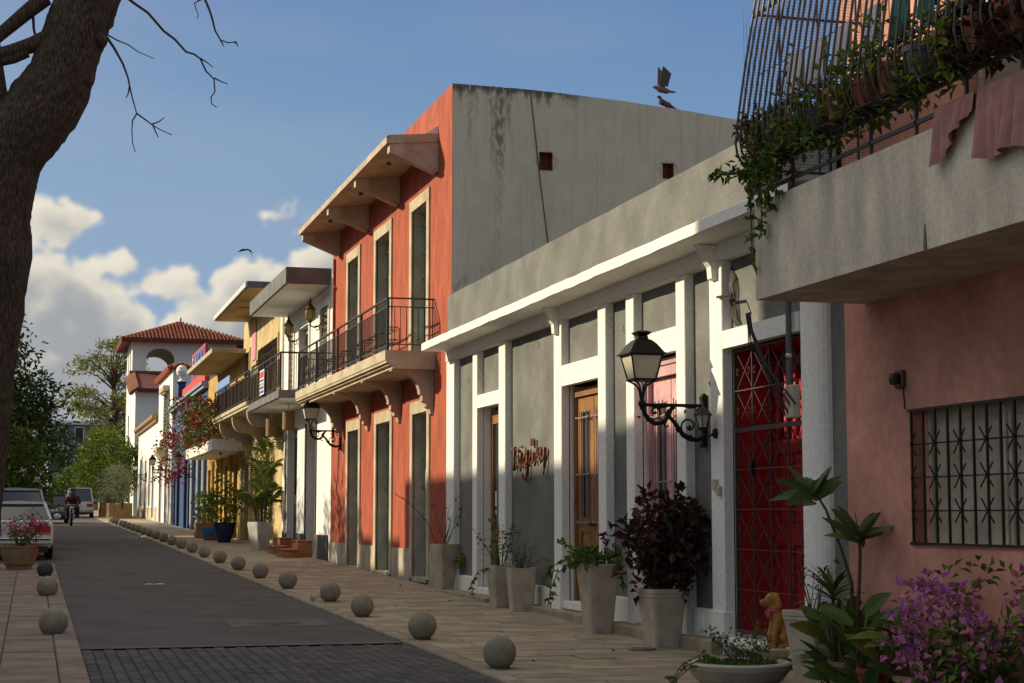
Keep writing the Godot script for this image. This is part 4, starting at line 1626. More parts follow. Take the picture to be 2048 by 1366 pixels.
func build_lantern(at: Vector3) -> Node3D:
	var t := thing("street_lantern", "", "street lamp", at, "wall lanterns on iron brackets")
	org[t] = Vector3.ZERO
	var E := V(-1, 0, 0)
	var Y := V(0, 1, 0)
	var b := MB.new()
	b.prism([Vector2(0.0, -0.42), Vector2(0.03, -0.44), Vector2(0.05, -0.38), Vector2(0.035, -0.25), Vector2(0.05, -0.1), Vector2(0.04, 0.02), Vector2(0.055, 0.09), Vector2(0.03, 0.13), Vector2(0.0, 0.11)], V(0, 0, -0.04), E, Y, V(0, 0, 0.08))
	for s in [-1.0, 1.0]:
		b.prism([Vector2(0.0, -0.34), Vector2(0.05, -0.30), Vector2(0.02, -0.22), Vector2(0.06, -0.15), Vector2(0.015, -0.08), Vector2(0.05, 0.0), Vector2(0.0, 0.04)], V(-0.012, 0, 0), V(0, 0, s), Y, V(-0.012, 0, 0))
	var plate := part(t, "back_plate", b, M.iron)
	var arm := MB.new()
	arm.box(V(-0.36, 0.0, 0), V(0.70, 0.034, 0.03), Basis.IDENTITY, 0.006)
	arm.prism([Vector2(0.08, -0.017), Vector2(0.24, -0.017), Vector2(0.16, -0.035)], V(0, 0, -0.015), E, Y, V(0, 0, 0.03))
	arm.prism([Vector2(0.40, -0.017), Vector2(0.62, -0.017), Vector2(0.50, -0.04)], V(0, 0, -0.015), E, Y, V(0, 0, 0.03))
	part(t, "arm", arm, M.iron)
	var br := MB.new()
	var path := [[0.03, -0.33], [0.10, -0.355], [0.18, -0.345], [0.25, -0.305], [0.30, -0.24], [0.35, -0.17], [0.40, -0.12], [0.44, -0.09]]
	var pp := []
	for p in path:
		pp.append(V(-p[0], p[1], 0))
	br.tube(pp, [0.022, 0.026, 0.028, 0.028, 0.026, 0.023, 0.021, 0.02], 6)
	pp = []
	for p in [[0.37, -0.015], [0.39, -0.07], [0.43, -0.14], [0.49, -0.185], [0.56, -0.19], [0.63, -0.15], [0.675, -0.08], [0.685, -0.01]]:
		pp.append(V(-p[0], p[1], 0))
	br.tube(pp, [0.018, 0.021, 0.023, 0.026, 0.026, 0.026, 0.026, 0.028], 6)
	pp = []
	for p in [[0.44, -0.09], [0.40, -0.05], [0.34, -0.02]]:
		pp.append(V(-p[0], p[1], 0))
	br.tube(pp, 0.016, 6)
	part(t, "brace", br, M.iron)
	var sc := MB.new()
	sc.tube(spiral(V(-0.185, -0.215, 0), E, Y, 0.105, 0.02, -1.9, 6.2, 26), 0.010, 5)
	sc.ball(V(-0.175, -0.222, 0), 0.02, 8, 6)
	sc.tube(spiral(V(-0.56, -0.075, 0), E, Y, 0.08, 0.02, -0.6, -7.4, 24), 0.009, 5)
	sc.ball(V(-0.555, -0.08, 0), 0.018, 8, 6)
	sc.tube(spiral(V(-0.06, -0.065, 0), E, Y, 0.04, 0.04, 0, TAU, 16), 0.010, 5)
	sc.tube(spiral(V(-0.43, -0.205, 0), E, Y, 0.035, 0.012, 1.6, -3.2, 12), 0.009, 5)
	for p in [[0.30, -0.27, 0.6], [0.72, -0.13, 0.2], [0.22, -0.05, -1.2], [0.05, -0.41, -0.8]]:
		sc.prism([Vector2(0, -0.014), Vector2(0.045, 0.0), Vector2(0, 0.014)], V(-p[0], p[1], -0.008), V(-cos(p[2]), sin(p[2]), 0), V(sin(p[2]), cos(p[2]), 0), V(0, 0, 0.016))
	part(t, "scrollwork", sc, M.iron)
	var st := MB.new()
	st.lathe(V(-0.70, 0, 0), [Vector2(0.0, -0.06), Vector2(0.018, -0.05), Vector2(0.025, -0.02), Vector2(0.04, 0.0), Vector2(0.04, 0.03), Vector2(0.024, 0.05), Vector2(0.03, 0.10), Vector2(0.022, 0.13), Vector2(0.0, 0.13)], 10)
	for k in 4:
		var a := PI / 4 + k * PI / 2
		var d := V(cos(a), 0, sin(a))
		var o := V(-0.70, 0, 0)
		st.tube([o + V(0, 0.09, 0) + d * 0.02, o + V(0, 0.15, 0) + d * 0.03, o + V(0, 0.20, 0) + d * 0.06, o + V(0, 0.235, 0) + d * 0.12, o + V(0, 0.25, 0) + d * 0.155], 0.011, 5)
	part(t, "cradle", st, M.iron)
	var head := Vector3(-0.70, 0, 0)
	var wb := 0.115
	var wt := 0.168
	var yb := 0.262
	var yt := 0.512
	var fr := MB.new()
	fr.box(head + V(0, yb - 0.006, 0), V(wb * 2 + 0.025, 0.022, wb * 2 + 0.025), Basis.IDENTITY, 0.004)
	fr.box(head + V(0, yt - 0.004, 0), V(wt * 2 + 0.02, 0.016, wt * 2 + 0.02), Basis.IDENTITY, 0.004)
	for sx in [-1.0, 1.0]:
		for sz in [-1.0, 1.0]:
			bar(fr, head + V(sx * wb, yb, sz * wb), head + V(sx * wt, yt, sz * wt), 0.014)
	part(t, "frame", fr, M.iron)
	for k in 4:
		var a := k * PI / 2
		var d := V(cos(a), 0, sin(a))
		var s := V(-sin(a), 0, cos(a))
		var g := MB.new()
		var q := [head + d * (wb - 0.004) - s * (wb - 0.006) + V(0, yb + 0.006, 0), head + d * (wb - 0.004) + s * (wb - 0.006) + V(0, yb + 0.006, 0), head + d * (wt - 0.004) + s * (wt - 0.006) + V(0, yt - 0.012, 0), head + d * (wt - 0.004) - s * (wt - 0.006) + V(0, yt - 0.012, 0)]
		g.quado(q[0], q[1], q[2], q[3], d)
		g.quado(q[0] - d * 0.004, q[1] - d * 0.004, q[2] - d * 0.004, q[3] - d * 0.004, -d)
		part(t, "glass_pane", g, M.frosted)
	var rfm := MB.new()
	var rings := [[0.205, 0.512], [0.205, 0.525], [0.185, 0.535], [0.125, 0.625], [0.085, 0.665], [0.055, 0.68], [0.055, 0.705], [0.045, 0.71], [0.075, 0.735], [0.085, 0.745], [0.05, 0.765], [0.0, 0.772]]
	for i in rings.size() - 1:
		for k in 4:
			var a0 := PI / 4 + k * PI / 2
			var a1 := a0 + PI / 2
			var r0: float = rings[i][0] * 1.4142
			var r1: float = rings[i + 1][0] * 1.4142
			var A := head + V(cos(a0) * r0, rings[i][1], sin(a0) * r0)
			var B := head + V(cos(a1) * r0, rings[i][1], sin(a1) * r0)
			var C := head + V(cos(a1) * r1, rings[i + 1][1], sin(a1) * r1)
			var D := head + V(cos(a0) * r1, rings[i + 1][1], sin(a0) * r1)
			var out := V(cos(a0 + PI / 4), 0.5, sin(a0 + PI / 4))
			if r0 > 1e-5:
				rfm.trio(A, B, C, out)
			if r1 > 1e-5:
				rfm.trio(A, C, D, out)
	rfm.quado(head + V(-0.2, 0.513, -0.2), head + V(0.2, 0.513, -0.2), head + V(0.2, 0.513, 0.2), head + V(-0.2, 0.513, 0.2), Vector3.DOWN)
	part(t, "roof", rfm, M.iron)
	return t


func lanterns() -> void:
	lantern0 = build_lantern(V(6.735, 2.742, -16.74))
	lantern0.set_meta("label", "large black street lantern on a scrolled bracket, nearest on the grey wall")
	var others := [
		[V(6.72, 3.52, -38.75), 1.0, "black street lantern hung at the far corner of the orange house"],
		[V(6.72, 3.62, -75.5), 1.0, "street lantern in shade over the blue house's purple doors"],
		[V(6.72, 4.02, -92.0), 1.0, "street lantern before the sunlit white house with tiled cornice"],
		[V(6.72, 4.12, -108.0), 1.0, "farthest street lantern, above the olive bushes"],
	]
	for o in others:
		var d: Node3D = lantern0.duplicate()
		d.name = numbered("street_lantern")
		add_child(d)
		d.position = o[0]
		d.set_meta("label", o[2])
	# the small coach lamp beside the red gate
	var at := V(6.64, 2.43, -16.22)
	var t := thing("wall_lamp", "small dark coach lamp on the white pilaster beside the red gate", "wall lamp", at)
	var b := MB.new()
	b.lathe(at, [Vector2(0.0, -0.03), Vector2(0.05, -0.025), Vector2(0.055, 0.0), Vector2(0.0, 0.0)], 12, Basis(V(0, 0, 1), V(1, 0, 0), V(0, 1, 0)))
	b.tube([at + V(-0.02, 0, 0), at + V(-0.08, -0.03, 0), at + V(-0.13, -0.02, 0), at + V(-0.14, 0.02, 0)], 0.012, 6)
	part(t, "bracket", b, M.iron)
	var hd := at + V(-0.14, 0.03, 0)
	var f := MB.new()
	f.lathe(hd, [Vector2(0, 0), Vector2(0.05, 0.0), Vector2(0.055, 0.02), Vector2(0.045, 0.03)], 6)
	f.lathe(hd, [Vector2(0.10, 0.15), Vector2(0.105, 0.155), Vector2(0.05, 0.21), Vector2(0.03, 0.23), Vector2(0.0, 0.245)], 6)
	for k in 6:
		var a := TAU * k / 6
		bar(f, hd + V(cos(a) * 0.045, 0.03, sin(a) * 0.045), hd + V(cos(a) * 0.085, 0.155, sin(a) * 0.085), 0.007)
	part(t, "frame", f, M.iron)
	var g := MB.new()
	g.lathe(hd, [Vector2(0.042, 0.03), Vector2(0.082, 0.155)], 6)
	part(t, "glass", g, M.frosted)


# cables on the grey front
func cables() -> void:
	var t := thing("cable_bundle", "bundle of loose black cables hanging on the grey wall left of the gate", "cable", V(6.70, 3.5, -16.0))
	for i in 7:
		var m := MB.new()
		var z := -16.0 + i * 0.022
		m.tube([V(6.735, 4.1 - i * 0.02, z), V(6.71 - i * 0.004, 3.9, z + 0.01), V(6.71, 3.75, z + rf(0, 0.04)), V(6.715, 3.6 - i * 0.01, z + 0.05), V(6.73, 3.50, z + 0.10)], 0.008, 5)
		part(t, "cable", m, M.cable if i % 2 else M.iron_rust)
	var ar := MB.new()
	bar(ar, V(6.62, 3.80, -16.10), V(6.62, 3.78, -15.72), 0.022)
	bar(ar, V(6.62, 3.78, -15.72), V(6.58, 3.66, -15.62), 0.018)
	part(t, "wall_hook", ar, M.iron)
	var t2 := thing("service_cable", "tangle of service cables dropping from the balcony across the red gate", "cable", V(6.55, 3.3, -15.1))
	var ends := [[-14.25, 2.55], [-14.3, 2.48], [-14.2, 2.6], [-14.85, 3.05], [-15.0, 3.1]]
	for i in ends.size():
		var m := MB.new()
		var e: Array = ends[i]
		var a := V(6.30, 3.46, -14.55 - 0.02 * i)
		var b := V(6.58, e[1], e[0])
		m.tube([a, a + V(0.03, -0.16, -0.02), a.lerp(b, 0.35) + V(0, -0.10 - 0.02 * i, -0.04), a.lerp(b, 0.7) + V(0, -0.08, 0), b], 0.010 if i < 3 else 0.007, 5)
		part(t2, "cable", m, M.cable)
	var bx := MB.new()
	bx.span(6.56, 6.64, 2.48, 2.78, -14.38, -14.22, 0.01)
	part(t2, "junction_box", bx, M.meter)
	var cp := thing("conduit_pipe", "grey conduit pipe running up beside the red gate to the balcony", "pipe", V(6.60, 2.78, -14.36))
	var m2 := MB.new()
	m2.tube([V(6.60, 2.76, -14.36), V(6.60, 3.37, -14.36)], 0.028, 8)
	m2.tube([V(6.60, 3.37, -14.36), V(6.60, 4.33, -14.36)], 0.028, 8)
	part(cp, "pipe", m2, M.conduit)
	for y in [3.05, 3.6]:
		var cl := MB.new()
		cl.lathe(V(6.60, y, -14.36), [Vector2(0.034, -0.02), Vector2(0.038, 0.0), Vector2(0.034, 0.02)], 8)
		part(cp, "clip", cl, M.steel)
	var dr := thing("drop_cable", "thin dark cable hanging from the white cornice by the balcony plants", "cable", V(6.2, 4.4, -14.0))
	var m3 := MB.new()
	m3.tube([V(6.22, 4.50, -14.25), V(6.20, 4.30, -14.15), V(6.26, 4.05, -13.95), V(6.36, 3.7, -13.7)], 0.009, 5)
	m3.ball(V(6.22, 4.52, -14.25), 0.03, 8, 6)
	part(dr, "cable", m3, M.cable)


# ---------------------------------------------------------------- houses further along the street

func louvres(par: Node3D, nm: String, X: float, z0: float, z1: float, y0: float, y1: float, m: Material, pitch: float, tilt := 0.6) -> MeshInstance3D:
	var fr := MB.new()
	fr.span(X, X + 0.05, y0, y1, z0, z0 + 0.07)
	fr.span(X, X + 0.05, y0, y1, z1 - 0.07, z1)
	fr.span(X, X + 0.05, y0, y0 + 0.07, z0 + 0.07, z1 - 0.07)
	fr.span(X, X + 0.05, y1 - 0.07, y1, z0 + 0.07, z1 - 0.07)
	var w := part(par, nm, fr, m)
	var y := y0 + 0.07 + pitch * 0.5
	while y < y1 - 0.08:
		var q := MB.new()
		q.box(V(X + 0.025, y, (z0 + z1) / 2), V(0.012, pitch * 1.05, z1 - z0 - 0.14), Basis(Vector3.BACK, tilt))
		part(w, "slat", q, m)
		y += pitch
	return w


func frame_round(par: Node3D, X: float, z0: float, z1: float, y0: float, y1: float, t: float, m: Material, nm := "surround") -> void:
	var q := MB.new()
	q.span(X - 0.04, X + 0.02, y1, y1 + t, z0 - t, z1 + t)
	q.span(X - 0.04, X + 0.02, y0, y1, z0 - t, z0)
	q.span(X - 0.04, X + 0.02, y0, y1, z1, z1 + t)
	part(par, nm, q, m)


func dark_room(par: Node3D, X: float, z0: float, z1: float, y0: float, y1: float, m: Material, leaves := 2, nm := "door") -> void:
	for i in leaves:
		var a := lerpf(z0, z1, float(i) / leaves) + 0.01
		var b := lerpf(z0, z1, float(i + 1) / leaves) - 0.01
		door_leaf(par, X, a, b, y0, y1, m, [[0.18, 0.82, 0.45, 0.94]], [[0.18, 0.82, 0.06, 0.38]], M.dark_glass, nm)


func white_house() -> void:
	var X := 6.73
	mat("fascia", Color(0.20, 0.195, 0.20), 0.9, "grain", 0.6, 0.2, 0.3)
	var h := thing("white_house", "narrow white two storey house with dark grey canopy beside the orange one", "house", on_ground(X, -44.2))
	var w := MB.new()
	wall(w, X, X + 0.35, 0.3, 7.3, -48.25, -40.12, [[-41.8, -40.6, 5.0, 6.65], [-45.2, -43.6, 4.64, 6.5], [-47.1, -46.3, 4.64, 6.5], [-47.4, -45.5, 0.7, 3.95], [-43.9, -42.4, 0.7, 3.85]])
	part(h, "wall", w, M.white_far)
	var rb := MB.new()
	rb.span(X + 0.35, 13.5, 7.1, 7.3, -48.25, -40.12)
	part(h, "roof", rb, M.concrete)
	for u in [[-48.0, -47.4], [-45.5, -43.9], [-42.4, -40.4]]:
		var pl := MB.new()
		pl.span(X - 0.03, X + 0.01, 0.3, 1.15, u[0], u[1])
		part(h, "plinth", pl, M.grey_dark)
	louvres(h, "shutter", X + 0.03, -41.79, -40.61, 5.01, 6.64, M.cream_slat, 0.16, 0.9)
	louvres(h, "shutter", X + 0.03, -47.09, -46.31, 4.66, 6.49, M.cream_slat, 0.16, 0.9)
	frame_round(h, X, -41.8, -40.6, 5.0, 6.65, 0.13, M.white_far)
	frame_round(h, X, -45.2, -43.6, 4.64, 6.5, 0.14, M.white_far)
	frame_round(h, X, -47.1, -46.3, 4.64, 6.5, 0.12, M.white_far)
	dark_room(h, X + 0.12, -45.18, -43.62, 4.66, 6.48, M.cream_slat)
	dark_room(h, X + 0.2, -47.38, -45.52, 0.72, 3.93, M.dark_door)
	dark_room(h, X + 0.2, -43.88, -42.42, 0.72, 3.83, M.dark_door)
	for z in [-47.55, -43.98, -42.3]:
		var q := MB.new()
		q.span(X - 0.03, X + 0.02, 1.16, 3.95, z - 0.07, z + 0.07)
		part(h, "dark_trim", q, M.grey_dark)
	var cn := MB.new()
	cn.span(5.65, 6.745, 7.09, 7.48, -47.45, -40.4, 0.01)
	part(h, "canopy", cn, M.fascia)
	var sf := MB.new()
	sf.span(5.70, 6.72, 7.075, 7.088, -47.4, -40.45)
	part(h, "soffit", sf, M.white_far)
	var bs := MB.new()
	bs.span(5.65, 6.745, 4.44, 4.63, -47.6, -41.4, 0.01)
	part(h, "balcony", bs, M.fascia)
	var su := MB.new()
	su.span(5.70, 6.72, 4.425, 4.438, -47.55, -41.45)
	part(h, "soffit", su, M.white_far)
	var rl := railing(h, 5.70, -47.55, -41.45, 4.63, 5.55, 0.14, [-47.55, -44.5, -41.45], M.iron_grey)
	var rr := MB.new()
	bar(rr, V(5.7, 5.54, -41.45), V(6.73, 5.54, -41.45), 0.04, 0.04)
	for i in 5:
		bar(rr, V(5.9 + i * 0.18, 4.63, -41.45), V(5.9 + i * 0.18, 5.54, -41.45), 0.014)
	part(rl, "end_rail", rr, M.iron_grey)
	reed_panel(rl, 5.74, -47.3, -42.6, 4.66, 5.35, M.reed_gold)
	var sg := MB.new()
	sg.span(5.655, 5.665, 4.72, 5.36, -45.05, -44.2)
	var sp := part(rl, "rental_sign", sg, M.paper, "white sign with red and blue print on the railing")
	for q in [[5.16, 5.32, "print_red"], [5.06, 5.12, "print_blue"], [4.96, 5.02, "ink_grey"], [4.87, 4.93, "print_blue"], [4.76, 4.83, "print_blue"]]:
		var b := MB.new()
		b.span(5.650, 5.6535, q[0], q[1], -44.98, -44.27)
		part(sp, "print", b, M[q[2]])
	for z in [-41.6, -45.3]:
		porch_lantern(V(6.73, 6.22, z), "ornate bronze wall lantern between the white shutter and door" if z > -43 else "ornate bronze wall lantern next to the cream house")
	for p in [[V(6.2, 4.0, -43.5), "bamboo lampshade hanging in front of the white house"], [V(6.2, 3.98, -46.7), "bamboo lampshade hanging nearer the cream house corbels"]]:
		var o: Vector3 = p[0]
		var t := thing("bamboo_lampshade", p[1], "lampshade", o, "bamboo lampshades under the balcony")
		var m := MB.new()
		m.lathe(o, [Vector2(0.0, 0.24), Vector2(0.15, 0.24), Vector2(0.155, 0.22), Vector2(0.155, -0.22), Vector2(0.15, -0.24), Vector2(0.13, -0.24), Vector2(0.13, 0.2)], 18)
		part(t, "shade", m, M.bamboo)
		var c2 := MB.new()
		c2.tube([o + V(0, 0.24, 0), o + V(0.0, 0.44, 0.0)], 0.012, 5)
		part(t, "flex", c2, M.white)
	for s in [[5.95, -43.6, -42.2, 0.20, "terracotta step before the white house's near door, lower and closest"], [6.36, -43.9, -42.75, 0.40, "terracotta upper step before the white house's near door"], [6.05, -45.9, -44.7, 0.20, "middle terracotta step block on the pavement"], [6.36, -47.2, -46.0, 0.38, "terracotta step by the tall white palm pot"]]:
		var m := MB.new()
		var g := gy((s[1] + s[2]) / 2)
		m.span(s[0], s[0] + 0.36, g + 0.01, g + s[3], s[1], s[2], 0.015)
		m.span(s[0] - 0.02, s[0] + 0.36, g + s[3], g + s[3] + 0.035, s[1] - 0.02, s[2] + 0.02, 0.01)
		single("terracotta_step", m, M.steps, s[4], "step", V(s[0], g, s[1]), "terracotta steps of the white house")


func reed_panel(par: Node3D, X: float, z0: float, z1: float, y0: float, y1: float, m: Material) -> void:
	var r := MB.new()
	var z := z0
	while z < z1:
		var w := rf(0.012, 0.03)
		r.box(V(X + rf(-0.01, 0.01), (y0 + y1) / 2 + rf(-0.02, 0.02), z), V(0.012, y1 - y0 + rf(-0.06, 0.10), w), Basis(Vector3.RIGHT, rf(-0.03, 0.03)))
		z += w + rf(0.0, 0.02)
	var o := part(par, "reed_screen", r, m)
	o.set_meta("kind", "stuff")


func porch_lantern(at: Vector3, label: String) -> void:
	var t := thing("porch_lantern", label, "wall lamp", at, "ornate bronze lanterns on the white house")
	t.scale = V(0.8, 0.8, 0.8)
	var b := MB.new()
	b.prism([Vector2(-0.10, -0.26), Vector2(0.02, -0.34), Vector2(0.10, -0.22), Vector2(0.05, 0.0), Vector2(0.11, 0.18), Vector2(0.0, 0.36), Vector2(-0.09, 0.20), Vector2(-0.05, 0.0)], at + V(-0.03, 0, 0), V(0, 0, 1), V(0, 1, 0), V(0.03, 0, 0))
	b.tube([at + V(-0.02, 0.1, 0), at + V(-0.12, 0.0, 0), at + V(-0.24, -0.05, 0), at + V(-0.36, 0.0, 0), at + V(-0.38, 0.1, 0)], 0.022, 6)
	b.tube(spiral(at + V(-0.16, -0.08, 0), V(-1, 0, 0), V(0, 1, 0), 0.10, 0.03, 0.4, 6.0, 14), 0.015, 5)
	part(t, "bracket", b, M.bronze)
	var o := at + V(-0.38, 0.1, 0)
	var g := MB.new()
	g.lathe(o, [Vector2(0.06, 0.06), Vector2(0.13, 0.14), Vector2(0.155, 0.28), Vector2(0.13, 0.40)], 10)
	part(t, "globe", g, M.amber_glass)
	var f := MB.new()
	f.lathe(o, [Vector2(0, -0.12), Vector2(0.03, -0.08), Vector2(0.02, -0.02), Vector2(0.07, 0.03), Vector2(0.07, 0.06), Vector2(0, 0.06)], 10)
	f.lathe(o, [Vector2(0.17, 0.39), Vector2(0.175, 0.42), Vector2(0.10, 0.50), Vector2(0.06, 0.58), Vector2(0.03, 0.62), Vector2(0.05, 0.66), Vector2(0.015, 0.72), Vector2(0.0, 0.86)], 10)
	for k in 5:
		var a := TAU * k / 5
		f.tube([o + V(cos(a) * 0.065, 0.06, sin(a) * 0.065), o + V(cos(a) * 0.14, 0.14, sin(a) * 0.14), o + V(cos(a) * 0.165, 0.28, sin(a) * 0.165), o + V(cos(a) * 0.14, 0.41, sin(a) * 0.14)], 0.010, 4)
	part(t, "cage", f, M.bronze)


func scroll_corbel(par: Node3D, z: float, yt: float, xw: float, xf: float, m: Material) -> void:
	var pf := [Vector2(xw, yt), Vector2(xf, yt), Vector2(xf - 0.01, yt - 0.10)]
	var L := xw - xf
	for i in 9:
		var a := lerpf(PI * 0.95, PI * 1.5, i / 8.0)
		pf.append(Vector2(xf + L * 0.30 + L * 0.30 * cos(a), yt - 0.12 + 0.36 * sin(a)))
	for i in 9:
		var a := lerpf(PI * 0.5, 0.05, i / 8.0)
		pf.append(Vector2(xf + L * 0.36 + L * 0.46 * cos(a), yt - 1.02 + 0.54 * sin(a)))
	pf.append_array([Vector2(xf + L * 0.85, yt - 1.10), Vector2(xw, yt - 1.12)])
	var q := MB.new()
	q.prism(pf, V(0, 0, z - 0.11), V(1, 0, 0), V(0, 1, 0), V(0, 0, 0.22))
	part(par, "scroll_corbel", q, m)


func cream_house() -> void:
	var X := 6.73
	var h := thing("cream_house", "cream two storey house with grille window and large scroll corbels", "house", on_ground(X, -53))
	var w := MB.new()
	wall(w, X, X + 0.35, 0.4, 8.0, -58.0, -48.25, [[-57.5, -56.2, 4.9, 6.95], [-53.8, -49.4, 4.9, 6.75], [-55.8, -54.6, 4.75, 6.4], [-57.4, -55.6, 0.8, 3.3], [-54.2, -52.0, 0.8, 3.3], [-51.2, -50.2, 0.9, 3.2]])
	part(h, "wall", w, M.cream)
	var rb := MB.new()
	rb.span(X + 0.35, 13.5, 7.8, 8.0, -58.0, -48.25)
	rb.span(X + 0.35, 13.5, 0.4, 8.0, -58.0, -57.8)
	part(h, "roof", rb, M.cream)
	var pp := MB.new()
	pp.span(X - 0.06, X + 0.01, 4.63, 7.3, -48.6, -48.26)
	part(h, "corner_strip", pp, M.white_far)
	louvres(h, "shutter", X + 0.06, -57.48, -56.22, 4.92, 6.93, M.blue_slat, 0.2)
	frame_round(h, X, -57.5, -56.2, 4.9, 6.95, 0.12, M.cream)
	louvres(h, "shutter", X + 0.06, -55.78, -54.62, 4.77, 6.38, M.bluegrey, 0.2)
	dark_room(h, X + 0.2, -53.78, -49.42, 4.92, 6.73, M.maroon, 4, "window")
	frame_round(h, X, -53.8, -49.4, 4.9, 6.75, 0.12, M.cream)
	var gr := MB.new()
	for i in 13:
		var z := -53.7 + i * 0.35
		gr.tube([V(X - 0.03, 4.9, z), V(X - 0.14, 5.1, z), V(X - 0.10, 6.0, z), V(X - 0.04, 6.75, z)], 0.016, 4)
		gr.tube(spiral(V(X - 0.12, 6.3, z + 0.17), V(0, 0, 1), V(0, 1, 0), 0.14, 0.03, 0, 6.5, 12), 0.012, 4)
		gr.tube(spiral(V(X - 0.13, 5.5, z + 0.17), V(0, 0, 1), V(0, 1, 0), 0.14, 0.03, 3.1, 9.0, 12), 0.012, 4)
	part(h, "window_grille", gr, M.bronze)
	var bn := MB.new()
	bn.span(X - 0.03, X - 0.02, 6.55, 7.75, -55.5, -54.55)
	part(h, "pink_banner", bn, M.banner_pink)
	dark_room(h, X + 0.15, -57.38, -55.62, 0.82, 3.28, M.brown_door)
	dark_room(h, X + 0.15, -54.18, -52.02, 0.82, 3.28, M.brown_door)
	dark_room(h, X + 0.15, -51.18, -50.22, 0.92, 3.18, M.brown_door, 1)
	for z in [-57.7, -55.2, -51.6]:
		var q := MB.new()
		q.span(X - 0.09, X + 0.01, 0.5, 3.5, z - 0.16, z + 0.16, 0.02)
		part(h, "pilaster", q, M.cream)
	var pl := MB.new()
	pl.span(X - 0.1, X + 0.0, 0.4, 0.82, -52.0, -48.3)
	part(h, "plinth", pl, M.stonetrim)
	var cn := MB.new()
	cn.span(5.65, 6.745, 8.0, 8.17, -57.0, -48.2, 0.01)
	part(h, "canopy", cn, M.fascia)
	for i in 40:
		var q := MB.new()
		q.span(5.61, 5.652, 8.005, 8.15, -57.0 + i * 0.22, -56.86 + i * 0.22, 0.01)
		part(h, "eave_block", q, M.white)
	var sf := MB.new()
	sf.span(5.69, 6.72, 7.98, 7.998, -56.95, -48.25)
	part(h, "soffit", sf, M.cream)
	var fan := MB.new()
	for k in 4:
		var a := k * PI / 2 + 0.4
		fan.box(V(6.15, 7.78, -51.2) + V(cos(a), 0, sin(a)) * 0.2, V(0.34, 0.012, 0.10), Basis(Vector3.UP, -a))
	fan.lathe(V(6.15, 7.98, -51.2), [Vector2(0.02, 0.0), Vector2(0.02, -0.16), Vector2(0.07, -0.18), Vector2(0.06, -0.24), Vector2(0, -0.25)], 8)
	part(h, "ceiling_fan", fan, M.bronze)
	var bs := MB.new()
	bs.prism([Vector2(5.62, 4.76), Vector2(5.62, 4.66), Vector2(5.66, 4.64), Vector2(5.66, 4.58), Vector2(5.72, 4.56), Vector2(6.745, 4.56), Vector2(6.745, 4.76)], V(0, 0, -57.0), V(1, 0, 0), V(0, 1, 0), V(0, 0, 9.3))
	part(h, "balcony", bs, M.stonetrim)
	for z in [-48.3, -52.0, -55.6]:
		scroll_corbel(h, z, 4.56, 6.735, 5.72, M.canopy)
	var rl := railing(h, 5.70, -56.9, -47.8, 4.76, 5.62, 0.2, [-56.9, -53.8, -50.8, -47.8], M.iron_rust)
	reed_panel(rl, 5.74, -56.8, -48.0, 4.78, 5.50, M.reed)
	var bb := MB.new()
	bb.span(5.75, 5.77, 5.50, 5.92, -57.0, -53.2)
	part(rl, "blue_banner", bb, M.banner_blue)


func yellow_house() -> void:
	var X := 6.73
	var h := thing("yellow_house", "shaded yellow house with a white box balcony full of bougainvillea", "house", on_ground(X, -64))
	var w := MB.new()
	wall(w, X, X + 0.35, 0.5, 7.0, -70.0, -58.02, [[-60.5, -59.3, 0.85, 3.4], [-63.4, -62.0, 0.85, 3.4], [-66.5, -65.0, 0.85, 3.4], [-69.5, -68.2, 0.85, 3.4], [-62.0, -60.0, 4.3, 6.2], [-66.5, -64.5, 4.3, 6.2]])
	part(h, "wall", w, M.yellow)
	var rb := MB.new()
	rb.span(X + 0.35, 13.5, 6.8, 7.0, -70, -58.02)
	part(h, "roof", rb, M.concrete)
	for z in [[-60.5, -59.3], [-63.4, -62.0], [-66.5, -65.0], [-69.5, -68.2]]:
		dark_room(h, X + 0.12, z[0] + 0.02, z[1] - 0.02, 0.87, 3.38, M.brown_door if z[0] > -62 else M.bluegrey)
	for z in [[-62.0, -60.0], [-66.5, -64.5]]:
		dark_room(h, X + 0.12, z[0] + 0.02, z[1] - 0.02, 4.32, 6.18, M.brown_door)
	for z in [-61.2, -64.2, -67.3]:
		var q := MB.new()
		q.span(X - 0.10, X + 0.01, 0.5, 3.7, z - 0.22, z + 0.22, 0.02)
		part(h, "pilaster", q, M.yellow)
	var cn := MB.new()
	cn.span(5.58, 6.745, 6.96, 7.12, -66.6, -57.15, 0.01)
	part(h, "canopy", cn, M.stonetrim)
	var q2 := MB.new()
	q2.span(5.6, 5.74, 3.73, 4.10, -66.6, -56.8, 0.01)
	q2.span(5.74, 6.745, 3.73, 3.86, -66.6, -56.8)
	q2.span(5.74, 6.745, 3.86, 4.10, -56.95, -56.8)
	part(h, "box_balcony", q2, M.white_far)


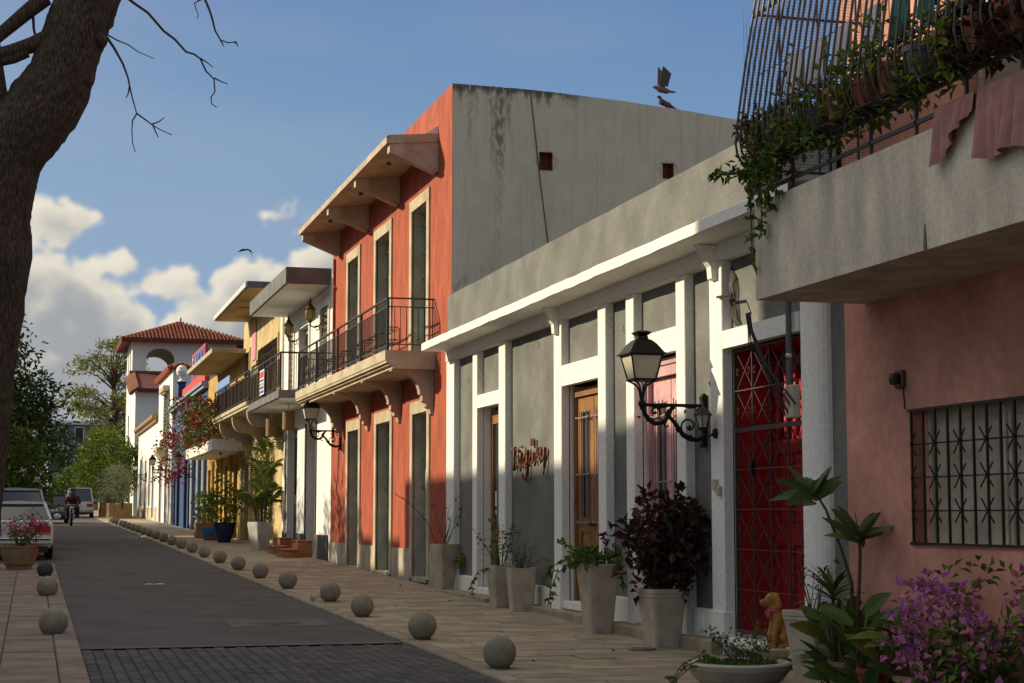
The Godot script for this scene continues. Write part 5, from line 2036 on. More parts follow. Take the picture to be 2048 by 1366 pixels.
func blue_house() -> void:
	var X := 6.73
	var h := thing("blue_house", "blue fronted house with purple doors and red sign on its roof", "house", on_ground(X, -78))
	var w := MB.new()
	wall(w, X, X + 0.35, 0.6, 6.9, -87.9, -70.02, [[-72.4, -71.0, 1.0, 3.9], [-75.2, -73.6, 1.0, 3.9], [-78.6, -76.4, 1.0, 3.9], [-86.6, -85.0, 1.1, 3.9], [-80.0, -77.0, 4.6, 6.3], [-75.0, -72.0, 4.6, 6.3]])
	part(h, "wall", w, M.blue)
	var rb := MB.new()
	rb.span(X + 0.35, 13.5, 6.6, 6.8, -87.9, -70.02)
	part(h, "roof", rb, M.concrete)
	for z in [[-72.4, -71.0, "purple"], [-75.2, -73.6, "maroon"], [-78.6, -76.4, "purple"], [-86.6, -85.0, "dark_door"]]:
		dark_room(h, X + 0.1, z[0] + 0.02, z[1] - 0.02, 1.02, 3.88, M[z[2]])
	for z in [[-80.0, -77.0], [-75.0, -72.0]]:
		dark_room(h, X + 0.1, z[0] + 0.02, z[1] - 0.02, 4.62, 6.28, M.dark_door)
	for z in [-70.6, -73.0, -75.8, -79.6, -83.6]:
		var q := MB.new()
		q.span(X - 0.14, X + 0.01, 0.6, 4.2, z - 0.35, z + 0.35, 0.03)
		part(h, "pilaster", q, M.blue if z < -79 else M.bluegrey)
	var cr := MB.new()
	cr.span(X - 0.28, X + 0.05, 6.88, 7.02, -87.9, -70.0)
	cr.span(X - 0.2, X + 0.05, 6.74, 6.88, -87.9, -70.0)
	part(h, "cornice", cr, M.bluegrey)
	var bd := MB.new()
	bd.span(X - 0.14, X + 0.05, 7.02, 7.42, -82.0, -70.1)
	part(h, "sign_board", bd, M.print_red)
	var sg := MB.new()
	sg.span(X - 0.12, X + 0.0, 7.42, 8.6, -76.4, -70.4)
	var s1 := part(h, "roof_sign", sg, M.print_red, "red roof sign with pale blue letters")
	var bl := MB.new()
	bl.span(X - 0.13, X - 0.121, 7.5, 8.5, -75.9, -70.7)
	part(s1, "sign_face", bl, M.print_blue)
	for i in 4:
		var tm := TextMesh.new()
		var fnt := SystemFont.new()
		fnt.font_names = PackedStringArray(["Droid Sans"])
		tm.font = fnt
		tm.text = ["E", "L", "F", "L"][i]
		tm.font_size = 64
		tm.pixel_size = 0.0155
		tm.depth = 0.03
		var o := MeshInstance3D.new()
		o.name = "letter"
		o.mesh = tm
		o.material_override = M.paper if i < 2 else M.bluegrey
		s1.add_child(o, true)
		o.transform = Transform3D(Basis(Vector3.UP, -PI / 2), V(X - 0.15, 8.0, -75.4 + i * 1.35) - org[h])
	var pd := MB.new()
	pd.span(X - 0.32, X + 0.02, 7.02, 7.75, -81.5, -81.1, 0.02)
	pd.span(X - 0.37, X + 0.07, 7.75, 7.83, -81.56, -81.04, 0.02)
	part(h, "pedestal", pd, M.blue)
	var ba := MB.new()
	ba.lathe(V(X - 0.15, 7.83, -81.3), [Vector2(0.20, 0.0), Vector2(0.16, 0.06), Vector2(0.08, 0.12), Vector2(0.10, 0.20), Vector2(0.22, 0.30), Vector2(0.27, 0.48), Vector2(0.22, 0.66), Vector2(0.10, 0.76), Vector2(0, 0.78)], 16)
	part(h, "ball_finial", ba, M.white)


func tile_rows(mb: MB, a: Vector3, b: Vector3, up: Vector3, n: int, r: float) -> void:
	# half-round tile courses running along `up` between the eave points a and b
	for i in n:
		var p := a.lerp(b, (i + 0.5) / n)
		mb.tube([p, p + up * 0.5, p + up], r, 6)


func white_tiled_house() -> void:
	var X := 6.73
	var h := thing("white_tiled_house", "sunlit white house with tall shutters and a small red tile coping", "house", on_ground(X, -96))
	var w := MB.new()
	wall(w, X, X + 0.4, 1.0, 9.0, -98.5, -88.6, [[-93.0, -91.2, 5.4, 8.0], [-96.6, -95.0, 1.2, 4.6], [-92.6, -91.2, 1.2, 4.6], [-89.9, -89.1, 1.2, 4.6]])
	w.span(X + 0.4, 14.0, 1.0, 9.0, -88.9, -88.6)
	part(h, "wall", w, M.white_far)
	louvres(h, "shutter", X + 0.04, -92.98, -91.22, 5.42, 7.98, M.teal_slat, 0.2)
	for s in [[-93.95, -93.05], [-91.15, -90.25]]:
		louvres(h, "shutter", X - 0.06, s[0], s[1], 5.2, 8.0, M.teal_slat, 0.2)
	for z in [[-96.6, -95.0], [-92.6, -91.2], [-89.9, -89.1]]:
		dark_room(h, X + 0.12, z[0] + 0.02, z[1] - 0.02, 1.22, 4.58, M.brown_door, 1)
		frame_round(h, X, z[0], z[1], 1.2, 4.6, 0.14, M.white_far)
	var q := MB.new()
	tile_rows(q, V(X - 0.25, 9.06, -98.5), V(X - 0.25, 9.06, -88.5), V(0.8, 0.22, 0), 34, 0.14)
	tile_rows(q, V(X, 9.06, -88.35), V(13.5, 9.06, -88.35), V(0, 0.22, -0.8), 26, 0.14)
	part(h, "tile_coping", q, M.tile)
	var bx := MB.new()
	bx.span(X - 0.35, X + 0.02, 8.05, 8.35, -93.6, -90.6, 0.03)
	bx.span(X - 0.25, X + 0.02, 7.95, 8.05, -93.4, -90.8, 0.03)
	part(h, "window_hood", bx, M.stonetrim)
	var cb := MB.new()
	cb.prism([Vector2(0, 0), Vector2(-0.6, 0), Vector2(-0.55, -0.3), Vector2(-0.25, -0.7), Vector2(0, -0.95)], V(X, 5.15, -93.2), V(1, 0, 0), V(0, 1, 0), V(0, 0, 2.2))
	part(h, "window_bracket", cb, M.stonetrim)
	# lower wing with the brown cornice
	var l := thing("low_white_wing", "low sunlit white wing with a brown cornice before the tower", "house", on_ground(X, -107))
	var lw := MB.new()
	wall(lw, X, X + 0.4, 1.2, 6.9, -117.0, -98.52, [[-102.6, -101.2, 1.5, 5.0], [-105.6, -104.2, 2.2, 5.0], [-109.4, -108.2, 1.45, 5.0], [-114.2, -112.4, 2.2, 5.2]])
	part(l, "wall", lw, M.white_far)
	var lc := MB.new()
	lc.prism([Vector2(0.1, 0), Vector2(-0.16, 0.0), Vector2(-0.18, 0.12), Vector2(-0.34, 0.2), Vector2(-0.36, 0.38), Vector2(0.1, 0.5)], V(X, 6.9, -117.0), V(1, 0, 0), V(0, 1, 0), V(0, 0, 18.4))
	part(l, "cornice", lc, M.bowl)
	for z in [[-102.6, -101.2, 1.5, 5.0, "dark_door"], [-105.6, -104.2, 2.2, 5.0, "brown_door"], [-109.4, -108.2, 1.45, 5.0, "terracotta"], [-114.2, -112.4, 2.2, 5.2, "dark_door"]]:
		dark_room(l, X + 0.1, z[0] + 0.02, z[1] - 0.02, z[2] + 0.02, z[3] - 0.02, M[z[4]], 1)
		frame_round(l, X, z[0], z[1], z[2], z[3], 0.15, M.white_far)
	for u in [[-116.9, -109.5], [-108.1, -102.7], [-101.1, -98.6]]:
		var lp := MB.new()
		lp.span(X - 0.03, X + 0.01, 1.2, 2.1, u[0], u[1])
		part(l, "plinth", lp, M.stonetrim)


func tower_house() -> void:
	var h := thing("tower_house", "white mirador tower with arch and red tile hip roof", "house", on_ground(6.73, -130))
	var zf := -127.0
	var w := MB.new()
	# near side wall with a round arch, in the plane z = zf
	var x0 := 6.73
	var x1 := 14.2
	var arch := []
	for i in 13:
		var a := PI * i / 12.0
		arch.append(Vector2(8.72 - 1.02 * cos(a), 12.95 + 0.78 * sin(a)))
	for zz in [zf, -134.0]:
		var e := 0.45 if zz == zf else 0.4
		w.span(x0, 7.70, 1.4, 14.35, zz - e, zz)
		w.span(9.74, x1, 1.4, 14.35, zz - e, zz)
		w.span(7.70, 9.74, 1.4, 12.05, zz - e, zz)
		var top := [Vector2(7.70, 14.35)]
		for p in arch:
			top.append(p)
		top.append(Vector2(9.74, 14.35))
		w.prism(top, V(0, 0, zz - e), V(1, 0, 0), V(0, 1, 0), V(0, 0, e))
	wall(w, x0 - 0.004, x0 + 0.4, 1.4, 14.35, -133.6, zf - 0.45, [[-132.4, -131.2, 12.05, 13.6], [-130.0, -128.8, 12.05, 13.6], [-131.2, -129.6, 6.2, 9.0]])
	w.span(x1 - 0.4, x1, 1.4, 14.35, -133.6, zf - 0.45)
	part(h, "wall", w, M.white_far)
	var fl := MB.new()
	fl.span(x0 + 0.4, x1 - 0.4, 11.8, 12.0, -133.6, zf - 0.45)
	part(h, "floor_slab", fl, M.concrete)
	var sill := MB.new()
	sill.span(x0 - 0.2, 10.0, 11.75, 12.05, zf + 0.002, zf + 0.2)
	part(h, "string_course", sill, M.terracotta)
	# hip roof laid with half-round tiles
	var rbase := MB.new()
	var e0 := V(5.9, 14.25, -126.1)
	var e1 := V(15.0, 14.25, -126.1)
	var e2 := V(15.0, 14.25, -135.0)
	var e3 := V(5.9, 14.25, -135.0)
	var ap := V(10.4, 16.0, -130.5)
	for q in [[e0, e1], [e1, e2], [e2, e3], [e3, e0]]:
		rbase.trio(q[0], q[1], ap, (q[0] + q[1]) / 2 - ap + V(0, 6, 0))
		rbase.trio(q[0] - V(0, 0.2, 0), q[1] - V(0, 0.2, 0), ap - V(0, 0.2, 0), Vector3.DOWN)
		rbase.quado(q[0], q[1], q[1] - V(0, 0.2, 0), q[0] - V(0, 0.2, 0), (q[0] + q[1]) / 2 - ap)
	var roof := part(h, "roof", rbase, M.tile_dark)
	var tl := MB.new()
	tl.tinted = true
	for q in [[e0, e1], [e3, e0]]:
		var a: Vector3 = q[0]
		var b: Vector3 = q[1]
		var n := 34
		var rise := ap - (a + b) / 2
		for i in n:
			var t := (i + 0.5) / n
			var p := a.lerp(b, t)
			var lim := 1.0 - absf(t - 0.5) * 2.0
			var steps := int(ceil(lim * 13.0))
			for k in steps:
				var s0 := float(k) / 13.0
				var s1 := minf((k + 1.12) / 13.0, lim)
				if s1 <= s0:
					continue
				var f := rf(0.75, 1.2)
				tl.tint = Color(0.40 * f, 0.095 * f, 0.038 * f)
				tl.tube([p + rise * s0 + V(0, 0.10, 0), p + rise * s1 + V(0, 0.05, 0)], 0.12, 6)
	var tp := part(roof, "roof_tiles", tl, M.tile_tint)
	tp.set_meta("kind", "stuff")
	var fin := MB.new()
	fin.tube([ap, ap + V(0, 0.4, 0)], 0.06, 6)
	part(roof, "finial", fin, M.terracotta)
	# side wing with the plum coloured lean-to roof
	var wg := thing("side_wing", "white wing below the tower with a plum coloured lean-to roof", "house", on_ground(7, -124))
	var ww := MB.new()
	ww.span(6.73, 12.0, 1.3, 10.2, -126.9, -122.0)
	part(wg, "wall", ww, M.white_far)
	var lr := MB.new()
	lr.prism([Vector2(-121.4, 10.15), Vector2(-121.4, 10.4), Vector2(-126.9, 11.9), Vector2(-126.9, 10.15)], V(6.9, 0, 0), V(0, 0, 1), V(0, 1, 0), V(5.3, 0, 0))
	part(wg, "lean_to_roof", lr, M.tile_dark)
	var fr := MB.new()
	fr.tinted = true
	for i in 22:
		var f := rf(0.7, 1.2)
		fr.tint = Color(0.36 * f, 0.13 * f, 0.05 * f)
		var z := -126.8 + i * 0.25
		var y := 10.2 + (-121.4 - z) * 0.27
		fr.tube([V(6.95, y + 0.25, z), V(6.5, y - 0.05, z + 0.02), V(6.3, y - 0.25, z + rf(-0.1, 0.1))], 0.13, 6)
	part(wg, "tile_eave", fr, M.tile_tint)


func far_things() -> void:
	# planter walls where the pavement narrows
	for p in [[4.55, -108.5, 3.6, "long sand coloured planter wall, nearer of the two by the road"], [4.35, -116.0, 5.0, "sand coloured planter wall, farther one by the road"]]:
		var at := on_ground(p[0], p[1])
		var t := thing("planter_wall", p[3], "planter", at, "planter walls with olive bushes")
		var m := MB.new()
		var y0 := at.y + 0.03
		m.span(p[0], p[0] + 0.15, y0, y0 + 0.95, p[1] - p[2], p[1])
		m.span(p[0] + 1.25, p[0] + 1.4, y0, y0 + 0.95, p[1] - p[2], p[1])
		m.span(p[0] + 0.15, p[0] + 1.25, y0, y0 + 0.95, p[1] - 0.15, p[1])
		m.span(p[0] + 0.15, p[0] + 1.25, y0, y0 + 0.95, p[1] - p[2], p[1] - p[2] + 0.15)
		part(t, "wall", m, M.bowl)
		var s := MB.new()
		s.span(p[0] + 0.15, p[0] + 1.25, y0 + 0.3, y0 + 0.85, p[1] - p[2] + 0.15, p[1] - 0.15)
		part(t, "soil", s, M.soil)
	# the pale building that closes the street
	var b := thing("pale_building", "distant pale blue grey building with white cornices behind the trees", "building", on_ground(5, -172))
	var w := MB.new()
	wall(w, 1.5, 12.0, 2.0, 10.6, -180.0, -172.0)
	part(b, "wall", w, M.bluegrey)
	for y in [5.2, 8.0, 10.4]:
		var q := MB.new()
		q.span(1.2, 12.3, y, y + 0.35, -180.3, -171.7)
		part(b, "cornice", q, M.white_far)
	for i in 6:
		for y in [2.6, 5.8, 8.5]:
			var q := MB.new()
			var x := 2.2 + i * 1.6
			q.span(x, x + 0.9, y, y + 1.7, -172.03, -171.98)
			var fr := part(b, "window", q, M.white_far)
			var g := MB.new()
			g.span(x + 0.1, x + 0.8, y + 0.1, y + 1.6, -172.0, -171.965)
			part(fr, "pane", g, M.dark_glass)
	var fl := thing("flag_pole", "small red white and blue flag on a pole over the trees", "flag", V(4.05, 10.7, -172.2))
	var pm := MB.new()
	pm.tube([V(4.05, 10.6, -172.2), V(4.05, 12.2, -172.2)], 0.03, 6)
	part(fl, "pole", pm, M.white)
	for q in [[0.0, 0.2, "print_blue"], [0.2, 0.27, "paper"], [0.27, 0.46, "print_red"]]:
		var f := MB.new()
		for k in 4:
			var a := V(4.05 + 0.13 * k, 0.06 * sin(k * 1.6), -172.2 + 0.08 * sin(k * 1.4))
			var c := V(4.05 + 0.13 * (k + 1), 0.06 * sin((k + 1) * 1.6), -172.2 + 0.08 * sin((k + 1) * 1.4))
			f.quad(a + V(0, 12.15 - q[1], 0), c + V(0, 12.15 - q[1], 0), c + V(0, 12.15 - q[0], 0), a + V(0, 12.15 - q[0], 0))
		part(fl, "flag", f, M[q[2]])
	# houses across the street, left of the picture: they throw the shade on the right-hand fronts
	for q in [[-23.97, -13.5, 13.8, "tall house out of frame on the left, near the camera"], [-29.0, -23.99, 11.35, "narrow house out of frame on the left, second along"], [-40.4, -29.02, 10.95, "wide pale house out of frame on the left, third along"], [-71.2, -40.42, 9.25, "long low house out of frame on the left, opposite the cream house"], [-91.5, -73.2, 9.6, "farthest house out of frame on the left, opposite the blue house"]]:
		var t := thing("opposite_house", q[3], "house", on_ground(-9.0, (q[0] + q[1]) / 2), "houses across the street")
		var m := MB.new()
		var holes := []
		var z: float = q[0] + 1.0
		while z + 1.2 < q[1] - 0.5:
			for y in [0.7, 4.2, 7.6]:
				holes.append([z, z + 1.2, y, y + 2.4])
			z += 2.8
		wall(m, -9.4, -9.0, -0.2, q[2], q[0], q[1], holes)
		m.span(-16.0, -9.4, -0.2, q[2] - 0.4, q[0], q[0] + 0.3)
		m.span(-16.0, -9.4, -0.2, q[2] - 0.4, q[1] - 0.3, q[1])
		m.span(-16.0, -9.4, q[2] - 0.6, q[2] - 0.4, q[0] + 0.3, q[1] - 0.3)
		part(t, "wall", m, M.white_far)
		for hl in holes:
			var d := MB.new()
			d.span(-9.3, -9.25, hl[2], hl[3], hl[0], hl[1])
			part(t, "door", d, M.brown_door)


# ---------------------------------------------------------------- plants

const GREENS := [Color(0.085, 0.15, 0.024), Color(0.125, 0.19, 0.03), Color(0.06, 0.115, 0.025), Color(0.17, 0.22, 0.04)]
const DARKS := [Color(0.050, 0.085, 0.020), Color(0.068, 0.108, 0.024), Color(0.036, 0.066, 0.018)]
const LIMES := [Color(0.17, 0.24, 0.03), Color(0.13, 0.19, 0.028), Color(0.21, 0.25, 0.04), Color(0.09, 0.15, 0.02)]
const OLIVES := [Color(0.20, 0.23, 0.14), Color(0.15, 0.18, 0.10), Color(0.25, 0.27, 0.18)]
const CRIMSONS := [Color(0.060, 0.018, 0.022), Color(0.040, 0.016, 0.020), Color(0.085, 0.022, 0.024), Color(0.05, 0.045, 0.02)]
const MAGENTAS := [Color(0.42, 0.018, 0.11), Color(0.34, 0.015, 0.08), Color(0.50, 0.03, 0.14)]
const REDS := [Color(0.27, 0.016, 0.036), Color(0.21, 0.012, 0.025), Color(0.30, 0.035, 0.05), Color(0.25, 0.012, 0.06)]
const LILACS := [Color(0.46, 0.15, 0.38), Color(0.54, 0.20, 0.34), Color(0.40, 0.13, 0.36), Color(0.54, 0.20, 0.26)]
const WHITES := [Color(0.75, 0.74, 0.66), Color(0.66, 0.66, 0.58)]


func pick(pal: Array, v := 0.25) -> Color:
	var k := rf(1.0 - v, 1.0 + v)
	var q: Color = pal[rng.randi() % pal.size()]
	return Color(q.r * k, q.g * k, q.b * k)


# leaves gathered round a point
func clump(mb: MB, o: Vector3, r: float, n: int, l: float, w: float, pal: Array, droop := 0.2, bias := Vector3.UP) -> void:
	mb.tinted = true
	for i in n:
		var d := rdir()
		var p := o + d * r * pow(rng.randf(), 0.6)
		var dir := (d + bias * 0.35 + rdir() * 0.5).normalized()
		mb.tint = pick(pal)
		mb.leaf(p, dir, (Vector3.UP + rdir() * 0.7).normalized(), l * rf(0.7, 1.25), w * rf(0.7, 1.25), 0.2, droop)


# crown made of many clumps over an uneven set of lobes
func crown(mb: MB, lobes: Array, clumps: int, per: int, cr: float, l: float, w: float, pal: Array, shell := 0.55) -> Array:
	var total := 0.0
	for q in lobes:
		total += q[1].x * q[1].y * q[1].z
	var ends := []
	for q in lobes:
		var rad: Vector3 = q[1]
		var n := int(ceil(clumps * rad.x * rad.y * rad.z / total))
		for i in n:
			var d := rdir()
			var t := lerpf(shell, 1.06, pow(rng.randf(), 0.6))
			var p: Vector3 = q[0] + d * rad * t
			if rng.randf() < 0.08:
				p += d * rad * rf(0.06, 0.18)
			clump(mb, p, cr * rf(0.6, 1.2), int(per * rf(0.6, 1.3)), l, w, pal, 0.25, d * 0.6 + Vector3.UP * 0.2)
			ends.append(p)
	return ends


func tree(nm: String, label: String, base: Vector3, lobes: Array, clumps: int, per: int, cr: float, l: float, w: float, pal: Array, tr := 0.22, grp := "", limbs := 14, shell := 0.55) -> Node3D:
	var t := thing(nm, label, "tree", base, grp)
	var cm := MB.new()
	var ends := crown(cm, lobes, clumps, per, cr, l, w, pal, shell)
	var mid: Vector3 = lobes[0][0]
	var fork := base.lerp(mid, 0.55)
	fork.x = lerpf(base.x, mid.x, 0.4)
	var tb := MB.new()
	tb.tube([base - V(0, 0.2, 0), base + V(0, 0.05, 0), base.lerp(fork, 0.5) + V(rf(-0.1, 0.1), 0, rf(-0.1, 0.1)), fork], [tr * 1.5, tr * 1.2, tr * 0.95, tr * 0.8], 9)
	var trunk := part(t, "trunk", tb, M.bark)
	for i in limbs:
		var e: Vector3 = ends[(i * 7919) % ends.size()]
		var lm := MB.new()
		var a := fork.lerp(base, rf(0.0, 0.15))
		var m := a.lerp(e, 0.5) + V(rf(-0.2, 0.2), rf(0.0, 0.4), rf(-0.2, 0.2)) * (e - a).length() * 0.25
		lm.tube([a, a.lerp(m, 0.5) + V(0, 0.08, 0), m, m.lerp(e, 0.5) + V(0, 0.05, 0), e], [tr * 0.5, tr * 0.38, tr * 0.26, tr * 0.16, tr * 0.06], 6)
		part(trunk, "limb", lm, M.bark)
	part(t, "crown", cm, M.leaf)
	return t


# points on the leaning tree, 14 m away, from bearing and height measured in thousandths
func trunk_at(x: float, y: float) -> Vector3:
	return V((x - 63.0) * 0.00412, 1.6 + (1032.0 - y) * 0.00412, -14.0)


func left_trunk() -> void:
	# big leaning trunk at the picture's left edge with bare hanging twigs
	var base := on_ground(-0.75, -14.0, 0.03)
	var t := thing("street_tree", "large bare dark tree trunk leaning in at the left edge", "tree", base)
	var mb := MB.new()
	var cps := [[-150, 1420, 105], [-110, 1250, 95], [-90, 1100, 92], [-82, 940, 92], [-66, 760, 90], [-50, 620, 88], [-36, 536, 84], [-42, 470, 82], [-30, 402, 80], [-8, 335, 76], [48, 268, 70], [88, 200, 64], [108, 140, 58], [128, 70, 57], [150, 0, 57], [155, -90, 54], [168, -200, 52], [175, -330, 50]]
	var pts := []
	var rad := []
	for c in cps:
		pts.append(trunk_at(float(c[0]), float(c[1])))
		rad.append(c[2] / 3446.0 * 14.2)
	# dense path, gnarled surface
	var fine := []
	var fr := []
	for i in pts.size() - 1:
		for k in 6:
			var u := k / 6.0
			var p0: Vector3 = pts[maxi(i - 1, 0)]
			var p3: Vector3 = pts[mini(i + 2, pts.size() - 1)]
			fine.append((pts[i] as Vector3).cubic_interpolate(pts[i + 1], p0, p3, u))
			fr.append(lerpf(rad[i], rad[i + 1], u))
	mb.tube(fine, fr, 72)
	gnarl(mb, 0.06)
	var trunk := part(t, "trunk", mb, M.bark)
	var l1 := MB.new()
	var lp := [trunk_at(-20.0, 420.0), trunk_at(-38.0, 300.0), trunk_at(-55.0, 160.0), trunk_at(-80.0, -50.0)]
	l1.tube(lp, [0.26, 0.20, 0.17, 0.14], 18)
	gnarl(l1, 0.03)
	part(trunk, "limb", l1, M.bark)
	for q in [[[[70, 110], [40, 126], [0, 142], [-60, 160]], 0.075], [[[62, 30], [30, 60], [-10, 100], [-60, 150]], 0.07], [[[40, 70], [42, 95], [48, 118]], 0.012], [[[30, 140], [5, 155], [-40, 170]], 0.05]]:
		var lm := MB.new()
		var pp := []
		var rr := []
		for i in q[0].size():
			pp.append(trunk_at(float(q[0][i][0]), float(q[0][i][1])) + V(0, 0, 0.05))
			rr.append(q[1] * (1.0 - 0.12 * i))
		lm.tube(pp, rr, 10)
		part(trunk, "limb", lm, M.bark)
	for k in [[140, 190, 18], [166, 112, 16], [150, 60, 18], [30, 330, 18]]:
		var kn := MB.new()
		kn.ball(trunk_at(float(k[0]), float(k[1])) + V(0, 0, 0.1), k[2] / 243.0, 12, 9)
		gnarl(kn, 0.02)
		part(trunk, "knot", kn, M.bark)
	var twigs := [
		[[205, 5], [230, 25], [258, 42], [290, 75], [312, 90], [334, 115], [350, 120], [362, 127], [374, 150], [390, 165], [392, 192], [384, 205], [386, 217], [397, 222]],
		[[362, 127], [375, 134], [388, 142]], [[390, 165], [404, 170], [418, 173]],
		[[178, 90], [200, 100], [222, 108], [240, 122], [255, 128], [272, 133]],
		[[180, 95], [196, 118], [212, 148], [222, 175], [229, 205], [241, 245]],
		[[241, 245], [233, 260], [232, 280], [234, 305], [240, 322]], [[241, 245], [258, 258], [272, 268], [290, 276], [310, 283]], [[270, 266], [284, 260], [294, 250]], [[272, 268], [278, 280], [284, 290]], [[226, 190], [224, 205], [220, 215]],
		[[367, -40], [368, 0], [378, 25], [384, 45], [390, 68], [402, 85], [416, 89], [434, 87]], [[402, 85], [406, 94], [408, 100]], [[368, 2], [356, 10], [348, 16], [352, 26], [357, 36], [355, 45]], [[428, 88], [434, 93], [436, 97]],
		[[120, -160], [220, -150], [320, -100], [367, -40]],
	]
	for i in twigs.size():
		var w := MB.new()
		var pp := []
		var rr := []
		for k in twigs[i].size():
			var e: Array = twigs[i][k]
			pp.append(trunk_at(float(e[0]), float(e[1])) + V(0, 0, 0.02 * sin(k * 1.3 + i)))
			var r0 := 0.012 if i in [0, 4, 10] else (0.02 if i == 14 else 0.007)
			rr.append(maxf(0.0035, r0 * (1.0 - 0.75 * k / twigs[i].size())))
		w.tube(pp, rr, 6)
		part(trunk, "twig", w, M.twig)
	var lf := MB.new()
	clump(lf, trunk_at(5.0, 3.0), 0.06, 5, 0.10, 0.07, LIMES)
	part(t, "leaf_tuft", lf, M.leaf)


func gnarl(mb: MB, amp: float) -> void:
	var f := FastNoiseLite.new()
	f.seed = 8
	f.frequency = 1.0
	f.fractal_octaves = 4
	for i in mb.v.size():
		var p := mb.v[i]
		var k := 0.6 * f.get_noise_3d(p.x * 7.0, p.y * 1.0, p.z * 7.0) + 0.5 * (0.35 - absf(f.get_noise_3d(p.x * 20.0, p.y * 1.5 + 40.0, p.z * 20.0)) * 1.4)
		mb.v[i] = p + mb.n[i] * amp * k
	# fresh facet normals show the ridges of the bark
	for i in range(0, mb.v.size(), 3):
		var q := (mb.v[i + 2] - mb.v[i]).cross(mb.v[i + 1] - mb.v[i]).normalized()
		for k in 3:
			mb.n[i + k] = (mb.n[i + k] * 0.5 + q * 0.5).normalized()


func trees() -> void:
	left_trunk()
	tree("broadleaf_tree", "tall dark green tree behind the parked cars on the left", on_ground(-2.6, -60), [[V(-2.4, 5.6, -60), V(2.7, 2.6, 2.6)], [V(-2.0, 7.6, -60), V(1.7, 1.6, 1.8)], [V(-0.7, 4.6, -60), V(1.9, 1.9, 1.8)], [V(-0.7, 3.7, -61), V(1.4, 1.2, 1.5)], [V(-3.6, 4.5, -59), V(2.0, 2.0, 2.0)]], 620, 20, 0.42, 0.21, 0.11, DARKS, 0.24)
	tree("broadleaf_tree", "lower part of the dark hedge tree right above the parked hatchback", on_ground(-1.6, -72), [[V(-1.4, 4.6, -72), V(2.0, 2.0, 2.0)], [V(-0.9, 4.9, -72.5), V(1.6, 1.6, 1.5)]], 260, 20, 0.42, 0.2, 0.11, DARKS, 0.2)
	var ol := tree("oleander_tree", "bushy tree with white flower heads in front of the dark one", on_ground(-1.3, -52), [[V(-0.9, 3.0, -52), V(1.2, 1.15, 1.0)], [V(-0.2, 2.5, -52), V(0.8, 0.9, 0.8)]], 150, 20, 0.3, 0.2, 0.075, GREENS, 0.1)
	for i in 12:
		var fm := MB.new()
		var d := rdir()
		d.z = absf(d.z)
		clump(fm, V(-0.55, 2.95, -51.9) + d * V(1.15, 1.25, 1.05), 0.09, 14, 0.075, 0.07, WHITES)
		part(ol, "flower_head", fm, M.bract)
	# airy tree with layered sprays by the tower
	var at := on_ground(6.2, -152)
	var t := thing("feathery_tree", "tall airy yellow green tree with layered sprays beside the tower", "tree", at)
	var fm := MB.new()
	var tb := MB.new()
	tb.tube([at, at + V(0.2, 4, 0), at + V(0.5, 8, 0), at + V(0.3, 11.5, 0)], [0.5, 0.4, 0.3, 0.15], 8)
	var trunk := part(t, "trunk", tb, M.bark)
	for i in 52:
		var y := rf(5.5, 14.6)
		var spread := 4.6 * sin(clampf((15.6 - y) / 9.6, 0.05, 1.0) * PI * 0.72)
		var a := rf(0, TAU)
		var e := at + V(0.4 + cos(a) * spread * rf(0.35, 1.0), y, sin(a) * spread * 0.7)
		var lm := MB.new()
		var s := at + V(0.35, minf(y * 0.86, 11.0), 0)
		lm.tube([s, s.lerp(e, 0.5) + V(0, 0.35, 0), e], [0.09, 0.05, 0.02], 5)
		part(trunk, "limb", lm, M.bark)
		for k in 12:
			clump(fm, e + V(rf(-1.2, 1.2), rf(-0.2, 0.25), rf(-1.0, 1.0)), 0.34, 9, 0.34, 0.10, [Color(0.27, 0.28, 0.09), Color(0.21, 0.235, 0.07), Color(0.33, 0.31, 0.12)], 0.35)
	part(t, "crown", fm, M.leaf)
	tree("young_tree", "bright lime green tree in sun in front of the tower", on_ground(5.4, -129), [[V(5.3, 5.6, -129), V(2.0, 2.2, 1.8)], [V(4.2, 4.4, -129), V(1.5, 1.5, 1.5)], [V(6.4, 4.6, -128), V(1.5, 1.7, 1.5)]], 300, 18, 0.45, 0.28, 0.14, LIMES, 0.16)
	tree("young_tree", "small round dark green tree at the far end of the road", on_ground(3.3, -140), [[V(3.2, 3.9, -140), V(1.5, 1.4, 1.3)]], 130, 16, 0.4, 0.26, 0.13, GREENS, 0.12)
	tree("young_tree", "sprawling green tree over the low white wing's far end", on_ground(7.2, -119.5), [[V(7.0, 4.9, -119.5), V(1.5, 1.4, 1.4)]], 120, 16, 0.4, 0.28, 0.13, GREENS, 0.12)
	for i in 6:
		var z := -106.8 - i * 2.4
		var x := 5.25 - 0.03 * i
		tree("olive_bush", "%s silvery olive bush along the planter walls" % ORD[i], on_ground(x, z, 0.85), [[V(x, gy(z) + 2.0, z), V(0.85, 0.85, 0.95)], [V(x - 0.2, gy(z) + 2.6, z), V(0.6, 0.6, 0.7)]], 70, 20, 0.28, 0.17, 0.045, OLIVES, 0.07, "olive bushes in the planter walls", 8, 0.3)
	# trees further back that close the view
	for q in [[-6.0, -95.0, 4.0, 5.5, "dark street tree on the left well behind the cars"], [-4.5, -118.0, 4.0, 6.0, "large dark tree far along the left side"], [0.0, -165.0, 4.5, 5.0, "broad dark tree closing the end of the street"], [9.0, -160.0, 4.5, 6.5, "tree behind the tower at the street's end"]]:
		tree("broadleaf_tree", q[4], on_ground(q[0], q[1]), [[V(q[0], gy(q[1]) + q[3], q[1]), V(q[2], q[2] * 0.85, q[2])]], 240, 16, 0.6, 0.34, 0.17, GREENS if q[1] > -150 else DARKS, 0.3)
